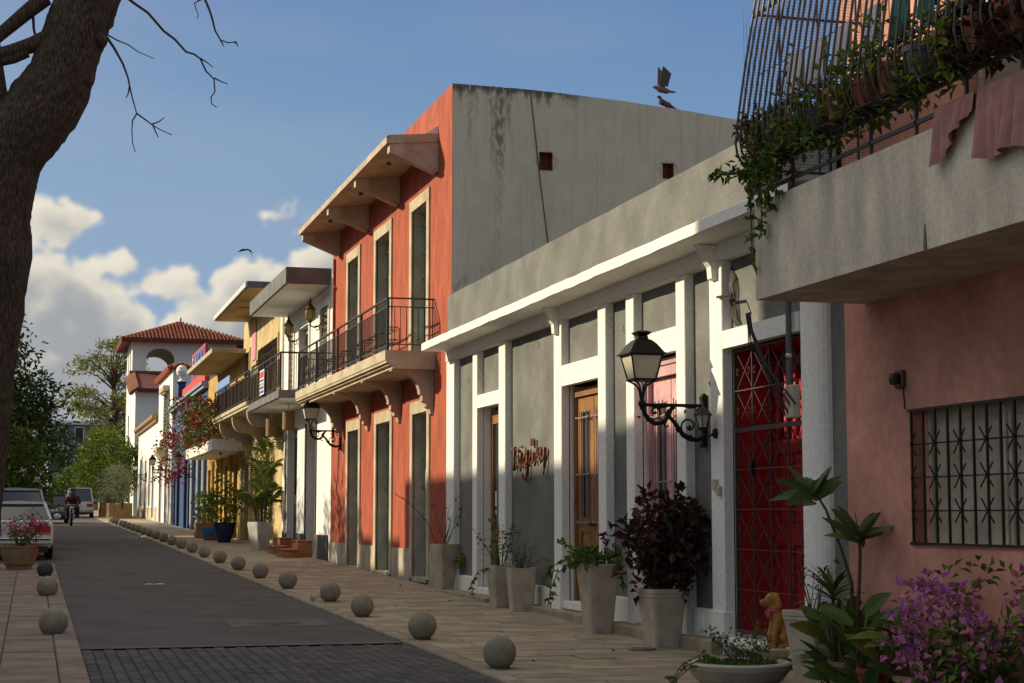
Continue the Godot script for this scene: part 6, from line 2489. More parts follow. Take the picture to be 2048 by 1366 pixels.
	# street trees left of the frame, whose leafy tops feather the shade on the fronts
	for q in [[-5.5, -45.0, 6.7, 1.9, "street tree out of frame left, opposite the orange house"], [-5.5, -51.0, 6.4, 2.1, "street tree out of frame left, opposite the white house"], [-5.2, -64.5, 6.0, 2.2, "street tree out of frame left, opposite the yellow house"]]:
		tree("broadleaf_tree", q[4], on_ground(q[0], q[1]), [[V(q[0], q[2], q[1]), V(2.2, q[3], 2.6)]], 150, 14, 0.5, 0.26, 0.14, GREENS, 0.2)


func tapered_pot(nm: String, label: String, x: float, z: float, hgt: float, top: float, bot: float, turn: float, m: Material, grp: String, lip := true, foot_up := 0.03) -> Node3D:
	var at := on_ground(x, z, foot_up)
	var t := thing(nm, label, "plant pot", at, grp)
	var bs := Basis(Vector3.UP, turn)
	var mb := MB.new()
	var lv := [[bot, 0.0], [bot * 1.01, 0.02], [lerpf(bot, top, 0.55), hgt * 0.55], [top * 0.985, hgt * 0.86]]
	if lip:
		lv.append_array([[top * 0.985, hgt * 0.86], [top * 1.03, hgt * 0.865], [top * 1.03, hgt * 0.905], [top * 1.01, hgt * 0.91], [top * 1.05, hgt * 0.92], [top * 1.06, hgt * 0.985], [top * 1.05, hgt]])
	else:
		lv.append_array([[top, hgt - 0.012], [top * 0.99, hgt]])
	lv.append_array([[top * 0.86, hgt], [top * 0.84, hgt - 0.06]])
	for i in lv.size() - 1:
		sq_ring(mb, at, bs, lv[i][0], lv[i][1], lv[i + 1][0], lv[i + 1][1])
	part(t, "pot", mb, m)
	var s := MB.new()
	var k := top * 0.85
	s.quado(at + bs * V(-k, hgt - 0.045, -k), at + bs * V(k, hgt - 0.045, -k), at + bs * V(k, hgt - 0.045, k), at + bs * V(-k, hgt - 0.045, k), Vector3.UP)
	part(t, "soil", s, M.soil)
	return t


func sq_at(r: float, a: float, y: float) -> Vector3:
	var c := cos(a)
	var s := sin(a)
	var q := pow(pow(absf(c), 9.0) + pow(absf(s), 9.0), -1.0 / 9.0)
	return V(c * q * r, y, s * q * r)


# one band of a square pot with rounded corners
func sq_ring(mb: MB, o: Vector3, b: Basis, r0: float, y0: float, r1: float, y1: float) -> void:
	var n := 24
	var angs := []
	for k in 4:
		for d in [-0.13, -0.07, -0.02, 0.02, 0.07, 0.13]:
			angs.append(PI / 4 + k * PI / 2 + d)
	for i in n:
		var a0: float = angs[i]
		var a1: float = angs[(i + 1) % n] + (TAU if i == n - 1 else 0.0)
		var am := (a0 + a1) / 2
		var out := b * V(cos(am), 0, sin(am)) * (y1 - y0) + Vector3.UP * (r0 - r1)
		if out.length() < 1e-6:
			continue
		mb.quado(o + b * sq_at(r0, a0, y0), o + b * sq_at(r0, a1, y0), o + b * sq_at(r1, a1, y1), o + b * sq_at(r1, a0, y1), out)


func stems(par: Node3D, o: Vector3, n: int, len0: float, len1: float, lean: float, r: float, m: Material, nm := "stem") -> Array:
	var tips := []
	for i in n:
		var a := rf(0, TAU)
		var l := rf(len0, len1)
		var d := V(cos(a) * lean * rf(0.3, 1.0), 1.0, sin(a) * lean * rf(0.3, 1.0)).normalized()
		var p := o + V(cos(a), 0, sin(a)) * rf(0.0, 0.06)
		var pts := [p]
		var cur := p
		for k in 5:
			d = (d + rdir() * 0.16).normalized()
			cur += d * l / 5.0
			pts.append(cur)
		var mb := MB.new()
		mb.tube(pts, [r, r * 0.9, r * 0.8, r * 0.65, r * 0.5, r * 0.3], 5)
		part(par, nm, mb, m)
		tips.append(pts)
	return tips


func vine(par: Node3D, pts: Array, n: int, l: float, w: float, pal: Array, r := 0.006) -> void:
	var st := MB.new()
	st.tube(pts, r, 5)
	var s := part(par, "trailing_stem", st, M.stem)
	var lf := MB.new()
	for i in n:
		var t := rng.randf() * (pts.size() - 1)
		var k := int(t)
		var p := (pts[k] as Vector3).lerp(pts[mini(k + 1, pts.size() - 1)], t - k)
		lf.tinted = true
		lf.tint = pick(pal)
		lf.leaf(p, (rdir() + V(0, -0.2, 0)).normalized(), (Vector3.UP + rdir() * 0.8).normalized(), l * rf(0.7, 1.3), w * rf(0.7, 1.3), 0.2, 0.3)
	part(s, "leaves", lf, M.leaf)


func pots() -> void:
	var G := "square stone pots along the grey house"
	# tall pot with green trailing plant
	var p := tapered_pot("stone_pot", "tall tapered stone pot with green trailing ivy before the wooden door", 6.28, -18.95, 0.78, 0.20, 0.135, 0.08, M.pot, G, false)
	var o := V(6.28, gy(-18.95) + 0.79, -18.95)
	var lm := MB.new()
	for i in 34:
		clump(lm, o + V(rf(-0.26, 0.26), rf(0.0, 0.16), rf(-0.26, 0.26)), 0.08, 9, 0.075, 0.05, GREENS, 0.3)
	part(p, "foliage", lm, M.leaf)
	stems(p, o - V(0, 0.03, 0), 6, 0.2, 0.42, 0.6, 0.007, M.stem)
	vine(p, [o + V(-0.2, 0.02, -0.05), o + V(-0.32, 0.02, -0.1), o + V(-0.45, -0.10, -0.14), o + V(-0.52, -0.28, -0.16), o + V(-0.55, -0.45, -0.15)], 34, 0.08, 0.055, GREENS)
	vine(p, [o + V(-0.15, 0.05, 0.1), o + V(-0.36, 0.10, 0.1), o + V(-0.55, 0.0, 0.05), o + V(-0.62, -0.12, 0.0)], 26, 0.08, 0.055, GREENS)
	vine(p, [o + V(0.15, 0.0, 0.2), o + V(0.2, -0.12, 0.28), o + V(0.2, -0.30, 0.32)], 18, 0.08, 0.055, GREENS)
	vine(p, [o + V(-0.1, 0.1, -0.2), o + V(-0.25, 0.22, -0.35), o + V(-0.35, 0.3, -0.45)], 16, 0.07, 0.05, LIMES)
	# croton
	var q := tapered_pot("stone_pot", "tapered stone pot with a big dark crimson croton bush", 6.33, -17.0, 0.60, 0.205, 0.145, 0.12, M.pot, G, true)
	o = V(6.33, gy(-17.0) + 0.60, -17.0)
	var tips := stems(q, o, 16, 0.45, 0.95, 0.55, 0.011, M.stem)
	var cm := MB.new()
	for tp in tips:
		for k in range(2, 6):
			clump(cm, tp[k], 0.13, 16, 0.11, 0.072, CRIMSONS, 0.25)
	for i in 46:
		var d := rdir()
		clump(cm, o + V(0, 0.52, 0) + d * V(0.50, 0.54, 0.46) * rf(0.7, 1.08), 0.10, 12, 0.11, 0.075, CRIMSONS, 0.25)
	part(q, "foliage", cm, M.leaf)
	var cy := MB.new()
	for i in 10:
		clump(cy, o + V(rf(-0.35, 0.35), rf(0.15, 0.75), rf(-0.1, 0.35)), 0.05, 3, 0.11, 0.06, [Color(0.14, 0.15, 0.03), Color(0.22, 0.05, 0.02), Color(0.07, 0.12, 0.03)], 0.25)
	part(q, "new_leaves", cy, M.leaf)
	# pair with twiggy shrubs
	var a := tapered_pot("stone_pot", "plain stone pot with twiggy shrub, left one of the close pair", 6.36, -23.5, 0.58, 0.175, 0.125, 0.1, M.pot, G, false)
	o = V(6.36, gy(-23.5) + 0.58, -23.5)
	tips = stems(a, o, 14, 0.35, 0.75, 0.5, 0.006, M.twig)
	lm = MB.new()
	for tp in tips:
		clump(lm, tp[4], 0.10, 8, 0.06, 0.035, GREENS)
		clump(lm, tp[2], 0.08, 5, 0.06, 0.035, LIMES)
	part(a, "foliage", lm, M.leaf)
	vine(a, [o + V(-0.15, 0, 0.0), o + V(-0.35, -0.05, 0.05), o + V(-0.45, -0.22, 0.1), o + V(-0.42, -0.4, 0.12)], 20, 0.07, 0.05, GREENS)
	var b := tapered_pot("stone_pot", "stained stone pot with thin grey herbs, right one of the close pair", 6.43, -22.7, 0.575, 0.19, 0.145, -0.1, M.pot, G, false)
	o = V(6.43, gy(-22.7) + 0.575, -22.7)
	tips = stems(b, o, 22, 0.15, 0.42, 0.7, 0.004, M.twig)
	lm = MB.new()
	for tp in tips:
		clump(lm, tp[4], 0.06, 7, 0.04, 0.012, [Color(0.10, 0.12, 0.06), Color(0.07, 0.09, 0.04)])
	part(b, "foliage", lm, M.leaf)
	vine(b, [o + V(0.05, 0.02, 0.1), o + V(0.2, 0.18, 0.4), o + V(0.25, 0.10, 0.75), o + V(0.25, 0.0, 0.9)], 8, 0.05, 0.02, [Color(0.2, 0.08, 0.03)], 0.004)
	# pot by the orange house with a bare rose bush
	var r := tapered_pot("stone_pot", "tall pale stone pot with bare rose twigs at the orange house corner", 6.5, -27.55, 0.76, 0.18, 0.115, 0.35, M.pot, G, false)
	o = V(6.5, gy(-27.55) + 0.75, -27.55)
	tips = stems(r, o, 11, 0.5, 1.1, 0.75, 0.006, M.twig)
	lm = MB.new()
	for tp in tips:
		clump(lm, tp[3], 0.05, 2, 0.06, 0.04, GREENS)
		if rng.randf() < 0.4:
			clump(lm, tp[5], 0.03, 4, 0.05, 0.04, REDS)
	part(r, "foliage", lm, M.leaf)
	vine(r, [o + V(-0.1, 0.0, 0.0), o + V(-0.35, 0.45, 0.05), o + V(-0.6, 0.7, 0.1), o + V(-0.85, 0.85, 0.1)], 7, 0.05, 0.03, LIMES)
	lm = MB.new()
	for i in 9:
		clump(lm, o + V(rf(0.12, 0.3), rf(-0.35, -0.15), rf(0.2, 0.45)), 0.06, 8, 0.085, 0.06, LIMES)
	part(r, "trailing_leaves", lm, M.leaf)
	# big pot near the gate with dead twigs
	var n := tapered_pot("stone_pot", "large square stone pot with dead twigs right of the dog statue", 6.57, -13.9, 0.575, 0.19, 0.13, 0.42, M.pot, G, true)
	o = V(6.57, gy(-13.9) + 0.56, -13.9)
	tips = stems(n, o, 9, 0.3, 0.5, 0.35, 0.006, M.twig)
	lm = MB.new()
	for tp in tips:
		clump(lm, tp[5], 0.06, 7, 0.055, 0.018, [Color(0.05, 0.035, 0.025), Color(0.035, 0.025, 0.02)])
	part(n, "dry_leaves", lm, M.leaf)
	var pc := MB.new()
	pc.box(on_ground(6.57, -13.9, 0.02), V(0.44, 0.045, 0.44), Basis(Vector3.UP, 0.42), 0.01)
	part(n, "base_block", pc, M.stone)
	# round bowl in the foreground
	var at := on_ground(5.60, -13.25, 0.03)
	var bw := thing("round_planter", "low round concrete planter with clover and twigs in the foreground", "planter", at)
	var m := MB.new()
	m.lathe(at, [Vector2(0.0, 0.0), Vector2(0.26, 0.0), Vector2(0.36, 0.08), Vector2(0.42, 0.16), Vector2(0.435, 0.20), Vector2(0.42, 0.215), Vector2(0.36, 0.215), Vector2(0.345, 0.17)], 36)
	part(bw, "bowl", m, M.pot)
	m = MB.new()
	m.lathe(at, [Vector2(0.0, 0.175), Vector2(0.345, 0.17)], 24)
	part(bw, "soil", m, M.soil)
	lm = MB.new()
	for i in 150:
		var aa := rf(0, TAU)
		var rr := 0.33 * sqrt(rng.randf())
		var d := V(cos(aa) * rr, 0.18 + rf(0.0, 0.035), sin(aa) * rr)
		clump(lm, at + d, 0.022, 8, 0.024, 0.02, [Color(0.07, 0.15, 0.02), Color(0.05, 0.12, 0.02), Color(0.10, 0.18, 0.03)])
	part(bw, "clover", lm, M.leaf).set_meta("kind", "stuff")
	tips = stems(bw, at + V(0.05, 0.17, 0.0), 14, 0.18, 0.42, 1.2, 0.005, M.twig)
	lm = MB.new()
	for tp in tips:
		for k in [3, 4, 5]:
			clump(lm, tp[k], 0.05, 6, 0.045, 0.022, GREENS)
	part(bw, "shrub_leaves", lm, M.leaf)
	for k in 3:
		vine(bw, [at + V(-0.15, 0.18, 0.05 * k), at + V(-0.32, 0.30 - 0.05 * k, 0.05), at + V(-0.5, 0.20, 0.1 * k), at + V(-0.60 - 0.04 * k, 0.06, 0.1 * k)], 12, 0.055, 0.045, GREENS, 0.005)
	vine(bw, [at + V(0.2, 0.2, -0.2), at + V(0.32, 0.32, -0.3), at + V(0.5, 0.35, -0.4)], 10, 0.04, 0.02, [Color(0.12, 0.09, 0.04)], 0.004)
	# further pots
	var wp := tapered_pot("palm_pot", "white square pot with a tall areca palm before the white house", 6.12, -48.2, 0.78, 0.27, 0.19, 0.5, M.pot_white, "pots further along the pavement", false)
	o = on_ground(6.12, -48.2, 0.75)
	palm(wp, o)
	at = on_ground(5.95, -55.9, 0.03)
	var bp := thing("blue_pot", "dark glazed blue pot with a leafy green shrub", "plant pot", at, "pots further along the pavement")
	m = MB.new()
	m.lathe(at, [Vector2(0.0, 0.0), Vector2(0.2, 0.0), Vector2(0.30, 0.25), Vector2(0.36, 0.6), Vector2(0.38, 0.64), Vector2(0.34, 0.64), Vector2(0.32, 0.58), Vector2(0, 0.58)], 20)
	part(bp, "pot", m, M.flower_pot_blue)
	lm = MB.new()
	for i in 60:
		var d := rdir() * V(0.45, 0.55, 0.45)
		clump(lm, at + V(0, 1.15, 0) + d, 0.14, 9, 0.15, 0.06, GREENS)
	for i in 14:
		clump(lm, at + V(rf(-0.3, 0.3), rf(1.5, 2.1), rf(-0.3, 0.3)), 0.12, 6, 0.15, 0.06, GREENS)
	part(bp, "foliage", lm, M.leaf)
	at = on_ground(5.9, -62.0, 0.03)
	var cp := thing("painted_planter", "painted box planter with leafy plants by the yellow house", "planter", at, "pots further along the pavement")
	m = MB.new()
	m.box(at + V(0, 0.27, 0), V(0.62, 0.54, 1.0), Basis.IDENTITY, 0.03)
	part(cp, "box", m, M.bowl)
	lm = MB.new()
	for i in 44:
		clump(lm, at + V(rf(-0.35, 0.35), rf(0.55, 1.5), rf(-0.5, 0.5)), 0.14, 9, 0.16, 0.07, GREENS if i % 3 else OLIVES)
	part(cp, "foliage", lm, M.leaf)
	at = on_ground(5.95, -58.6, 0.03)
	m = MB.new()
	m.lathe(at, [Vector2(0.0, 0.0), Vector2(0.38, 0.0), Vector2(0.44, 0.10), Vector2(0.44, 0.12)], 20)
	var tub := thing("washing_tub", "blue tub on an orange base next to the painted planter", "tub", at, "")
	part(tub, "base", m, M.steps)
	m = MB.new()
	m.lathe(at, [Vector2(0.40, 0.12), Vector2(0.50, 0.36), Vector2(0.5, 0.42), Vector2(0.42, 0.42), Vector2(0.38, 0.2), Vector2(0, 0.2)], 20)
	part(tub, "tub", m, M.tub_blue)
	# tile on the pavement, dry leaves
	m = MB.new()
	m.lathe(on_ground(6.02, -16.75, 0.036), [Vector2(0.0, 0.012), Vector2(0.13, 0.012), Vector2(0.15, 0.0)], 16)
	single("drain_lid", m, M.conduit, "small dark round lid lying on the slabs by the croton pot", "lid", on_ground(6.02, -16.75, 0.036))
	var spots := [[4.55, -15.6, "dry brown leaf beside the nearest right-hand bollard"], [5.75, -18.2, "curled dry leaf on the slabs before the ivy pot"], [5.35, -20.3, "dry leaf on the slabs between the ivy pot and the kerb"], [5.6, -16.4, "brown leaf near the small round lid"], [4.9, -23.6, "dry leaf halfway along the pavement before the paired pots"], [5.9, -24.6, "small dry leaf by the left pot of the pair"], [6.0, -28.6, "brown leaf at the orange house's near doorway"]]
	for q2 in spots:
		m = MB.new()
		m.tinted = true
		m.tint = pick([Color(0.14, 0.085, 0.04), Color(0.10, 0.06, 0.03)])
		var pp := on_ground(q2[0], q2[1], 0.045)
		m.leaf(pp, V(rf(-1, 1), 0.12, rf(-1, 1)).normalized(), V(rf(-0.4, 0.4), 1, rf(-0.4, 0.4)).normalized(), rf(0.07, 0.11), rf(0.03, 0.05), 0.4, -0.2)
		single("fallen_leaf", m, M.leaf, q2[2], "leaf", pp, "dry leaves on the pavement")


func palm(par: Node3D, o: Vector3) -> void:
	for s in 7:
		var a := TAU * s / 7.0 + 0.4
		var hgt := 1.5 if s < 2 else rf(0.35, 0.8)
		if s == 0:
			hgt = 2.2
		var foot := o + V(cos(a) * 0.10, 0, sin(a) * 0.10)
		var top := foot + V(cos(a) * 0.14, hgt, sin(a) * 0.14)
		var st := MB.new()
		st.tube([foot, foot.lerp(top, 0.5) + V(0.02, 0, 0.02), top], [0.03, 0.024, 0.016], 6)
		var cane := part(par, "cane", st, M.stem)
		for f in 6 if s < 2 else 4:
			var b := a + TAU * f / 6.0 + rf(-0.3, 0.3)
			var d := V(cos(b), rf(1.3, 3.0), sin(b)).normalized()
			var fr := MB.new()
			fr.tinted = true
			var cur := top - V(0, rf(0.0, 0.5) * minf(1.0, hgt), 0)
			var L := rf(0.7, 1.1)
			for k in 12:
				var nx := cur + d * L / 12.0
				d = (d - V(0, 0.14, 0)).normalized()
				var sd := d.cross(Vector3.UP).normalized()
				var ll := 0.30 * sin(PI * (k + 1.5) / 14.0)
				for q in [-1.0, 1.0]:
					fr.tint = pick([Color(0.13, 0.17, 0.03), Color(0.10, 0.15, 0.03), Color(0.16, 0.18, 0.04)])
					fr.leaf(cur, (d * 0.8 + sd * q + V(0, -0.05, 0)).normalized(), Vector3.UP, ll, 0.022, 0.1, 0.3)
				cur = nx
			part(cane, "frond", fr, M.leaf)


func bougainvilleas() -> void:
	# clay bowl on the left pavement
	var at := on_ground(-0.22, -36.7, 0.06)
	var t := thing("clay_planter", "tan clay bowl planter with magenta bougainvillea on the left pavement", "planter", at)
	var m := MB.new()
	m.lathe(at, [Vector2(0.0, 0.0), Vector2(0.25, 0.0), Vector2(0.25, 0.04), Vector2(0.30, 0.10), Vector2(0.36, 0.30), Vector2(0.375, 0.42), Vector2(0.39, 0.43), Vector2(0.39, 0.46), Vector2(0.33, 0.46), Vector2(0.31, 0.38), Vector2(0, 0.38)], 24)
	part(t, "bowl", m, M.bowl)
	var tips := stems(t, at + V(0, 0.38, 0), 14, 0.4, 0.95, 1.1, 0.010, M.stem)
	var lm := MB.new()
	var fm := MB.new()
	for tp in tips:
		for k in [2, 3]:
			clump(lm, tp[k], 0.12, 8, 0.07, 0.045, LIMES)
		for k in [4, 5]:
			clump(fm, tp[k], 0.12, 11, 0.055, 0.05, MAGENTAS)
	for k in 9:
		clump(fm, at + V(rf(0.1, 0.45), rf(0.35, 0.95), rf(0.1, 0.3)), 0.10, 10, 0.055, 0.05, MAGENTAS)
	for k in 8:
		clump(lm, at + V(rf(-0.5, 0.0), rf(0.7, 1.0), rf(-0.2, 0.2)), 0.12, 10, 0.07, 0.045, LIMES)
	part(t, "leaves", lm, M.leaf)
	part(t, "flowers", fm, M.bract).set_meta("kind", "stuff")
	# red one showing over the hatchback roof
	at = on_ground(-0.7, -56.0)
	var r := thing("bougainvillea_bush", "red bougainvillea showing above the parked hatchback's roof", "bush", at)
	stems(r, at, 10, 2.0, 3.2, 0.35, 0.02, M.stem)
	fm = MB.new()
	lm = MB.new()
	for i in 60:
		clump(fm, at + V(rf(-1.0, 1.1), rf(1.5, 2.2), rf(-0.4, 0.4)), 0.2, 10, 0.09, 0.08, REDS)
		clump(lm, at + V(rf(-1.0, 1.1), rf(0.6, 2.1), rf(-0.4, 0.3)), 0.25, 8, 0.11, 0.06, GREENS)
	for i in 7:
		clump(fm, at + V(0.25 + rf(-0.15, 0.15), 2.3 + i * 0.17, 0), 0.12, 9, 0.09, 0.08, REDS)
	part(r, "leaves", lm, M.leaf)
	part(r, "flowers", fm, M.bract).set_meta("kind", "stuff")
	# the big one spilling from the yellow house's box balcony
	at = V(6.1, 3.88, -63.0)
	var y := thing("bougainvillea_bush", "large red bougainvillea spilling over the yellow house's box balcony", "bush", at)
	stems(y, at, 12, 1.0, 1.8, 0.8, 0.03, M.stem)
	fm = MB.new()
	lm = MB.new()
	for i in 230:
		var z := -57.2 - 12.0 * pow(rng.randf(), 1.2)
		var u := (z + 57.2) / -12.0
		var p := V(rf(5.2, 6.3) - u * 0.2, lerpf(4.2, 4.7, u) + rf(-0.4, 1.5) * lerpf(0.8, 1.0, u), z)
		if i % 7 < 2:
			clump(fm, p, 0.26, 13, 0.13, 0.11, REDS)
		else:
			clump(lm, p + V(0.1, -0.1, 0), 0.28, 12, 0.14, 0.08, GREENS)
	for i in 60:
		var z := rf(-74.0, -66.5)
		var p := V(rf(4.9, 5.9), rf(2.9, 5.2), z)
		if i % 5 < 4:
			clump(fm, p, 0.2, 12, 0.12, 0.11, REDS)
		else:
			clump(lm, p, 0.25, 10, 0.14, 0.08, GREENS)
	part(y, "leaves", lm, M.leaf)
	part(y, "flowers", fm, M.bract).set_meta("kind", "stuff")
	# creeper on the cream house
	at = on_ground(6.45, -50.4, 0.03)
	var cr := thing("climbing_plant", "green climber trained up the cream house front", "plant", at)
	lm = MB.new()
	for i in 120:
		clump(lm, at + V(rf(-0.15, 0.2), rf(0.3, 3.0), rf(-0.5, 0.5)), 0.14, 8, 0.13, 0.06, LIMES if i % 2 else GREENS)
	stems(cr, at, 5, 2.2, 2.9, 0.1, 0.02, M.stem)
	part(cr, "foliage", lm, M.leaf)


# plants in front of the pink house
func pink_garden() -> void:
	var y0 := gy(-12.0)
	var tl := thing("frangipani_plant", "tall slender plant with long green leaves against the pink wall", "plant", on_ground(6.45, -13.0, 0.03))
	var o := on_ground(6.45, -13.0, 0.03)
	var tops := [[[0, 0, 0], [0.03, 0.4, 0.03], [0.04, 0.85, 0.02], [-0.03, 1.15, -0.03], [-0.12, 1.45, -0.10], [-0.20, 1.62, -0.16]], [[0.02, 0.0, 0.05], [0.05, 0.45, 0.08], [0.08, 0.9, 0.08], [0.06, 1.1, 0.14], [0.04, 1.28, 0.16]]]
	for tp in tops:
		var pts := []
		for q in tp:
			pts.append(o + V(q[0], q[1], q[2]))
		var mb := MB.new()
		mb.tube(pts, [0.018, 0.017, 0.015, 0.013, 0.011, 0.010], 7)
		var st := part(tl, "stem", mb, M.stem)
		for i in 12:
			var a := TAU * i / 12.0 + rf(-0.2, 0.2)
			var d := V(cos(a), rf(-0.25, 1.3), sin(a) * 0.7).normalized()
			var lf := MB.new()
			lf.tinted = true
			lf.tint = pick([Color(0.07, 0.12, 0.035), Color(0.055, 0.10, 0.03), Color(0.11, 0.155, 0.05)])
			lf.blade(pts[-1] - V(0, rf(0, 0.1), 0), d, (Vector3.UP + Vector3.BACK * 1.2 + rdir() * 0.6).normalized(), rf(0.26, 0.40), rf(0.09, 0.12), rf(0.15, 0.5), 6, 0.06)
			part(st, "leaf", lf, M.leaf)
	# dracaena
	o = on_ground(6.42, -13.15, 0.03)
	var dr := thing("dracaena_plant", "dracaena with a rosette of narrow arching leaves by the pink wall corner", "plant", o)
	var sm := MB.new()
	sm.tube([o, o + V(0, 0.4, 0), o + V(-0.02, 0.78, 0.0)], [0.02, 0.017, 0.014], 7)
	part(dr, "stem", sm, M.stem)
	for i in 26:
		var a := i * 2.4
		var d := V(cos(a), lerpf(0.0, 1.6, i / 25.0), sin(a)).normalized()
		var lf := MB.new()
		lf.tinted = true
		lf.tint = pick([Color(0.05, 0.09, 0.03), Color(0.07, 0.12, 0.03), Color(0.10, 0.14, 0.04)])
		lf.blade(o + V(-0.02, 0.68 + 0.1 * i / 25.0, 0), d, Vector3.UP, rf(0.26, 0.38), rf(0.045, 0.07), rf(0.4, 0.9), 5, 0.06)
		part(dr, "leaf", lf, M.leaf)
	# broad leaved plants, two clumps
	for k in 4:
		var c: Vector3 = [on_ground(6.36, -12.85, 0.03), on_ground(6.3, -12.35, 0.03), on_ground(6.32, -11.75, 0.03), on_ground(6.45, -13.3, 0.03)][k]
		var bl := thing("broadleaf_plant", ["largest clump of broad glossy leaves right of the tall stem", "broad leaved plant in the middle of the pink wall bed", "broad leaved plant under the pink wall's bougainvillea", "tuft of thin leaves between the stone pot and the pink wall"][k], "plant", c, "broad leaved plants under the pink wall")
		for i in ([44, 30, 26, 22][k] as int):
			var a := i * 2.4 + k
			var hh := rf(0.05, 0.62) if k != 3 else rf(0.05, 0.3)
			var root := c + V(rf(-0.08, 0.08), 0, rf(-0.12, 0.12))
			var tip := root + V(cos(a) * 0.14, hh, sin(a) * 0.16)
			var pm := MB.new()
			pm.tube([root, root.lerp(tip, 0.6) + V(0, 0.05, 0), tip], 0.006, 5)
			part(bl, "petiole", pm, M.stem)
			var lf := MB.new()
			lf.tinted = true
			lf.tint = pick([Color(0.075, 0.13, 0.025), Color(0.05, 0.10, 0.03), Color(0.10, 0.16, 0.03), Color(0.17, 0.17, 0.03)])
			var d := V(cos(a), rf(0.2, 1.2), sin(a)).normalized()
			if k == 3:
				lf.blade(tip, d, Vector3.UP, rf(0.2, 0.3), 0.028, 0.9, 5)
			else:
				lf.blade(tip, d, (Vector3.UP + Vector3.BACK * 0.8 + rdir() * 0.6).normalized(), rf(0.20, 0.33), rf(0.10, 0.16), rf(0.2, 0.6), 6, 0.08)
			part(bl, "leaf", lf, M.leaf)
	# lilac bougainvillea at the right edge
	var c := on_ground(6.35, -10.9, 0.03)
	var bg := thing("bougainvillea_bush", "lilac pink bougainvillea bush under the barred window", "bush", c)
	var tips := stems(bg, c, 26, 0.5, 0.95, 0.75, 0.009, M.stem)
	var lm := MB.new()
	var fm := MB.new()
	for tp in tips:
		for k in [2, 3, 4]:
			clump(lm, tp[k], 0.10, 8, 0.075, 0.045, GREENS)
		if rng.randf() < 0.7:
			clump(fm, tp[5], 0.11, 22, 0.068, 0.066, LILACS)
	for i in 40:
		var d := rdir()
		var p := c + V(0, 0.55, 0.2) + d * V(0.5, 0.5, 0.9)
		if p.y < c.y + 0.1:
			continue
		if i % 3 == 0:
			clump(fm, p, 0.12, 24, 0.068, 0.066, LILACS)
		else:
			clump(lm, p, 0.11, 9, 0.08, 0.05, GREENS if i % 2 else LIMES)
	part(bg, "leaves", lm, M.leaf)
	part(bg, "flowers", fm, M.bract).set_meta("kind", "stuff")
	# low pots holding the bed, mostly hidden
	for k in 4:
		var z: float = [-12.85, -12.3, -11.7, -10.9][k]
		var at := on_ground(6.36, z, 0.03)
		var mb := MB.new()
		mb.lathe(at, [Vector2(0, 0), Vector2(0.12, 0), Vector2(0.16, 0.2), Vector2(0.175, 0.2), Vector2(0.175, 0.24), Vector2(0.14, 0.24), Vector2(0.13, 0.2), Vector2(0, 0.2)], 16)
		single("clay_pot", mb, M.terracotta if k % 2 else M.bowl, ["clay pot under the broad leaved clump", "terracotta pot half hidden in the pink wall bed", "clay pot in the middle of the plants", "terracotta pot under the lilac bougainvillea"][k], "plant pot", at, "clay pots under the pink wall")


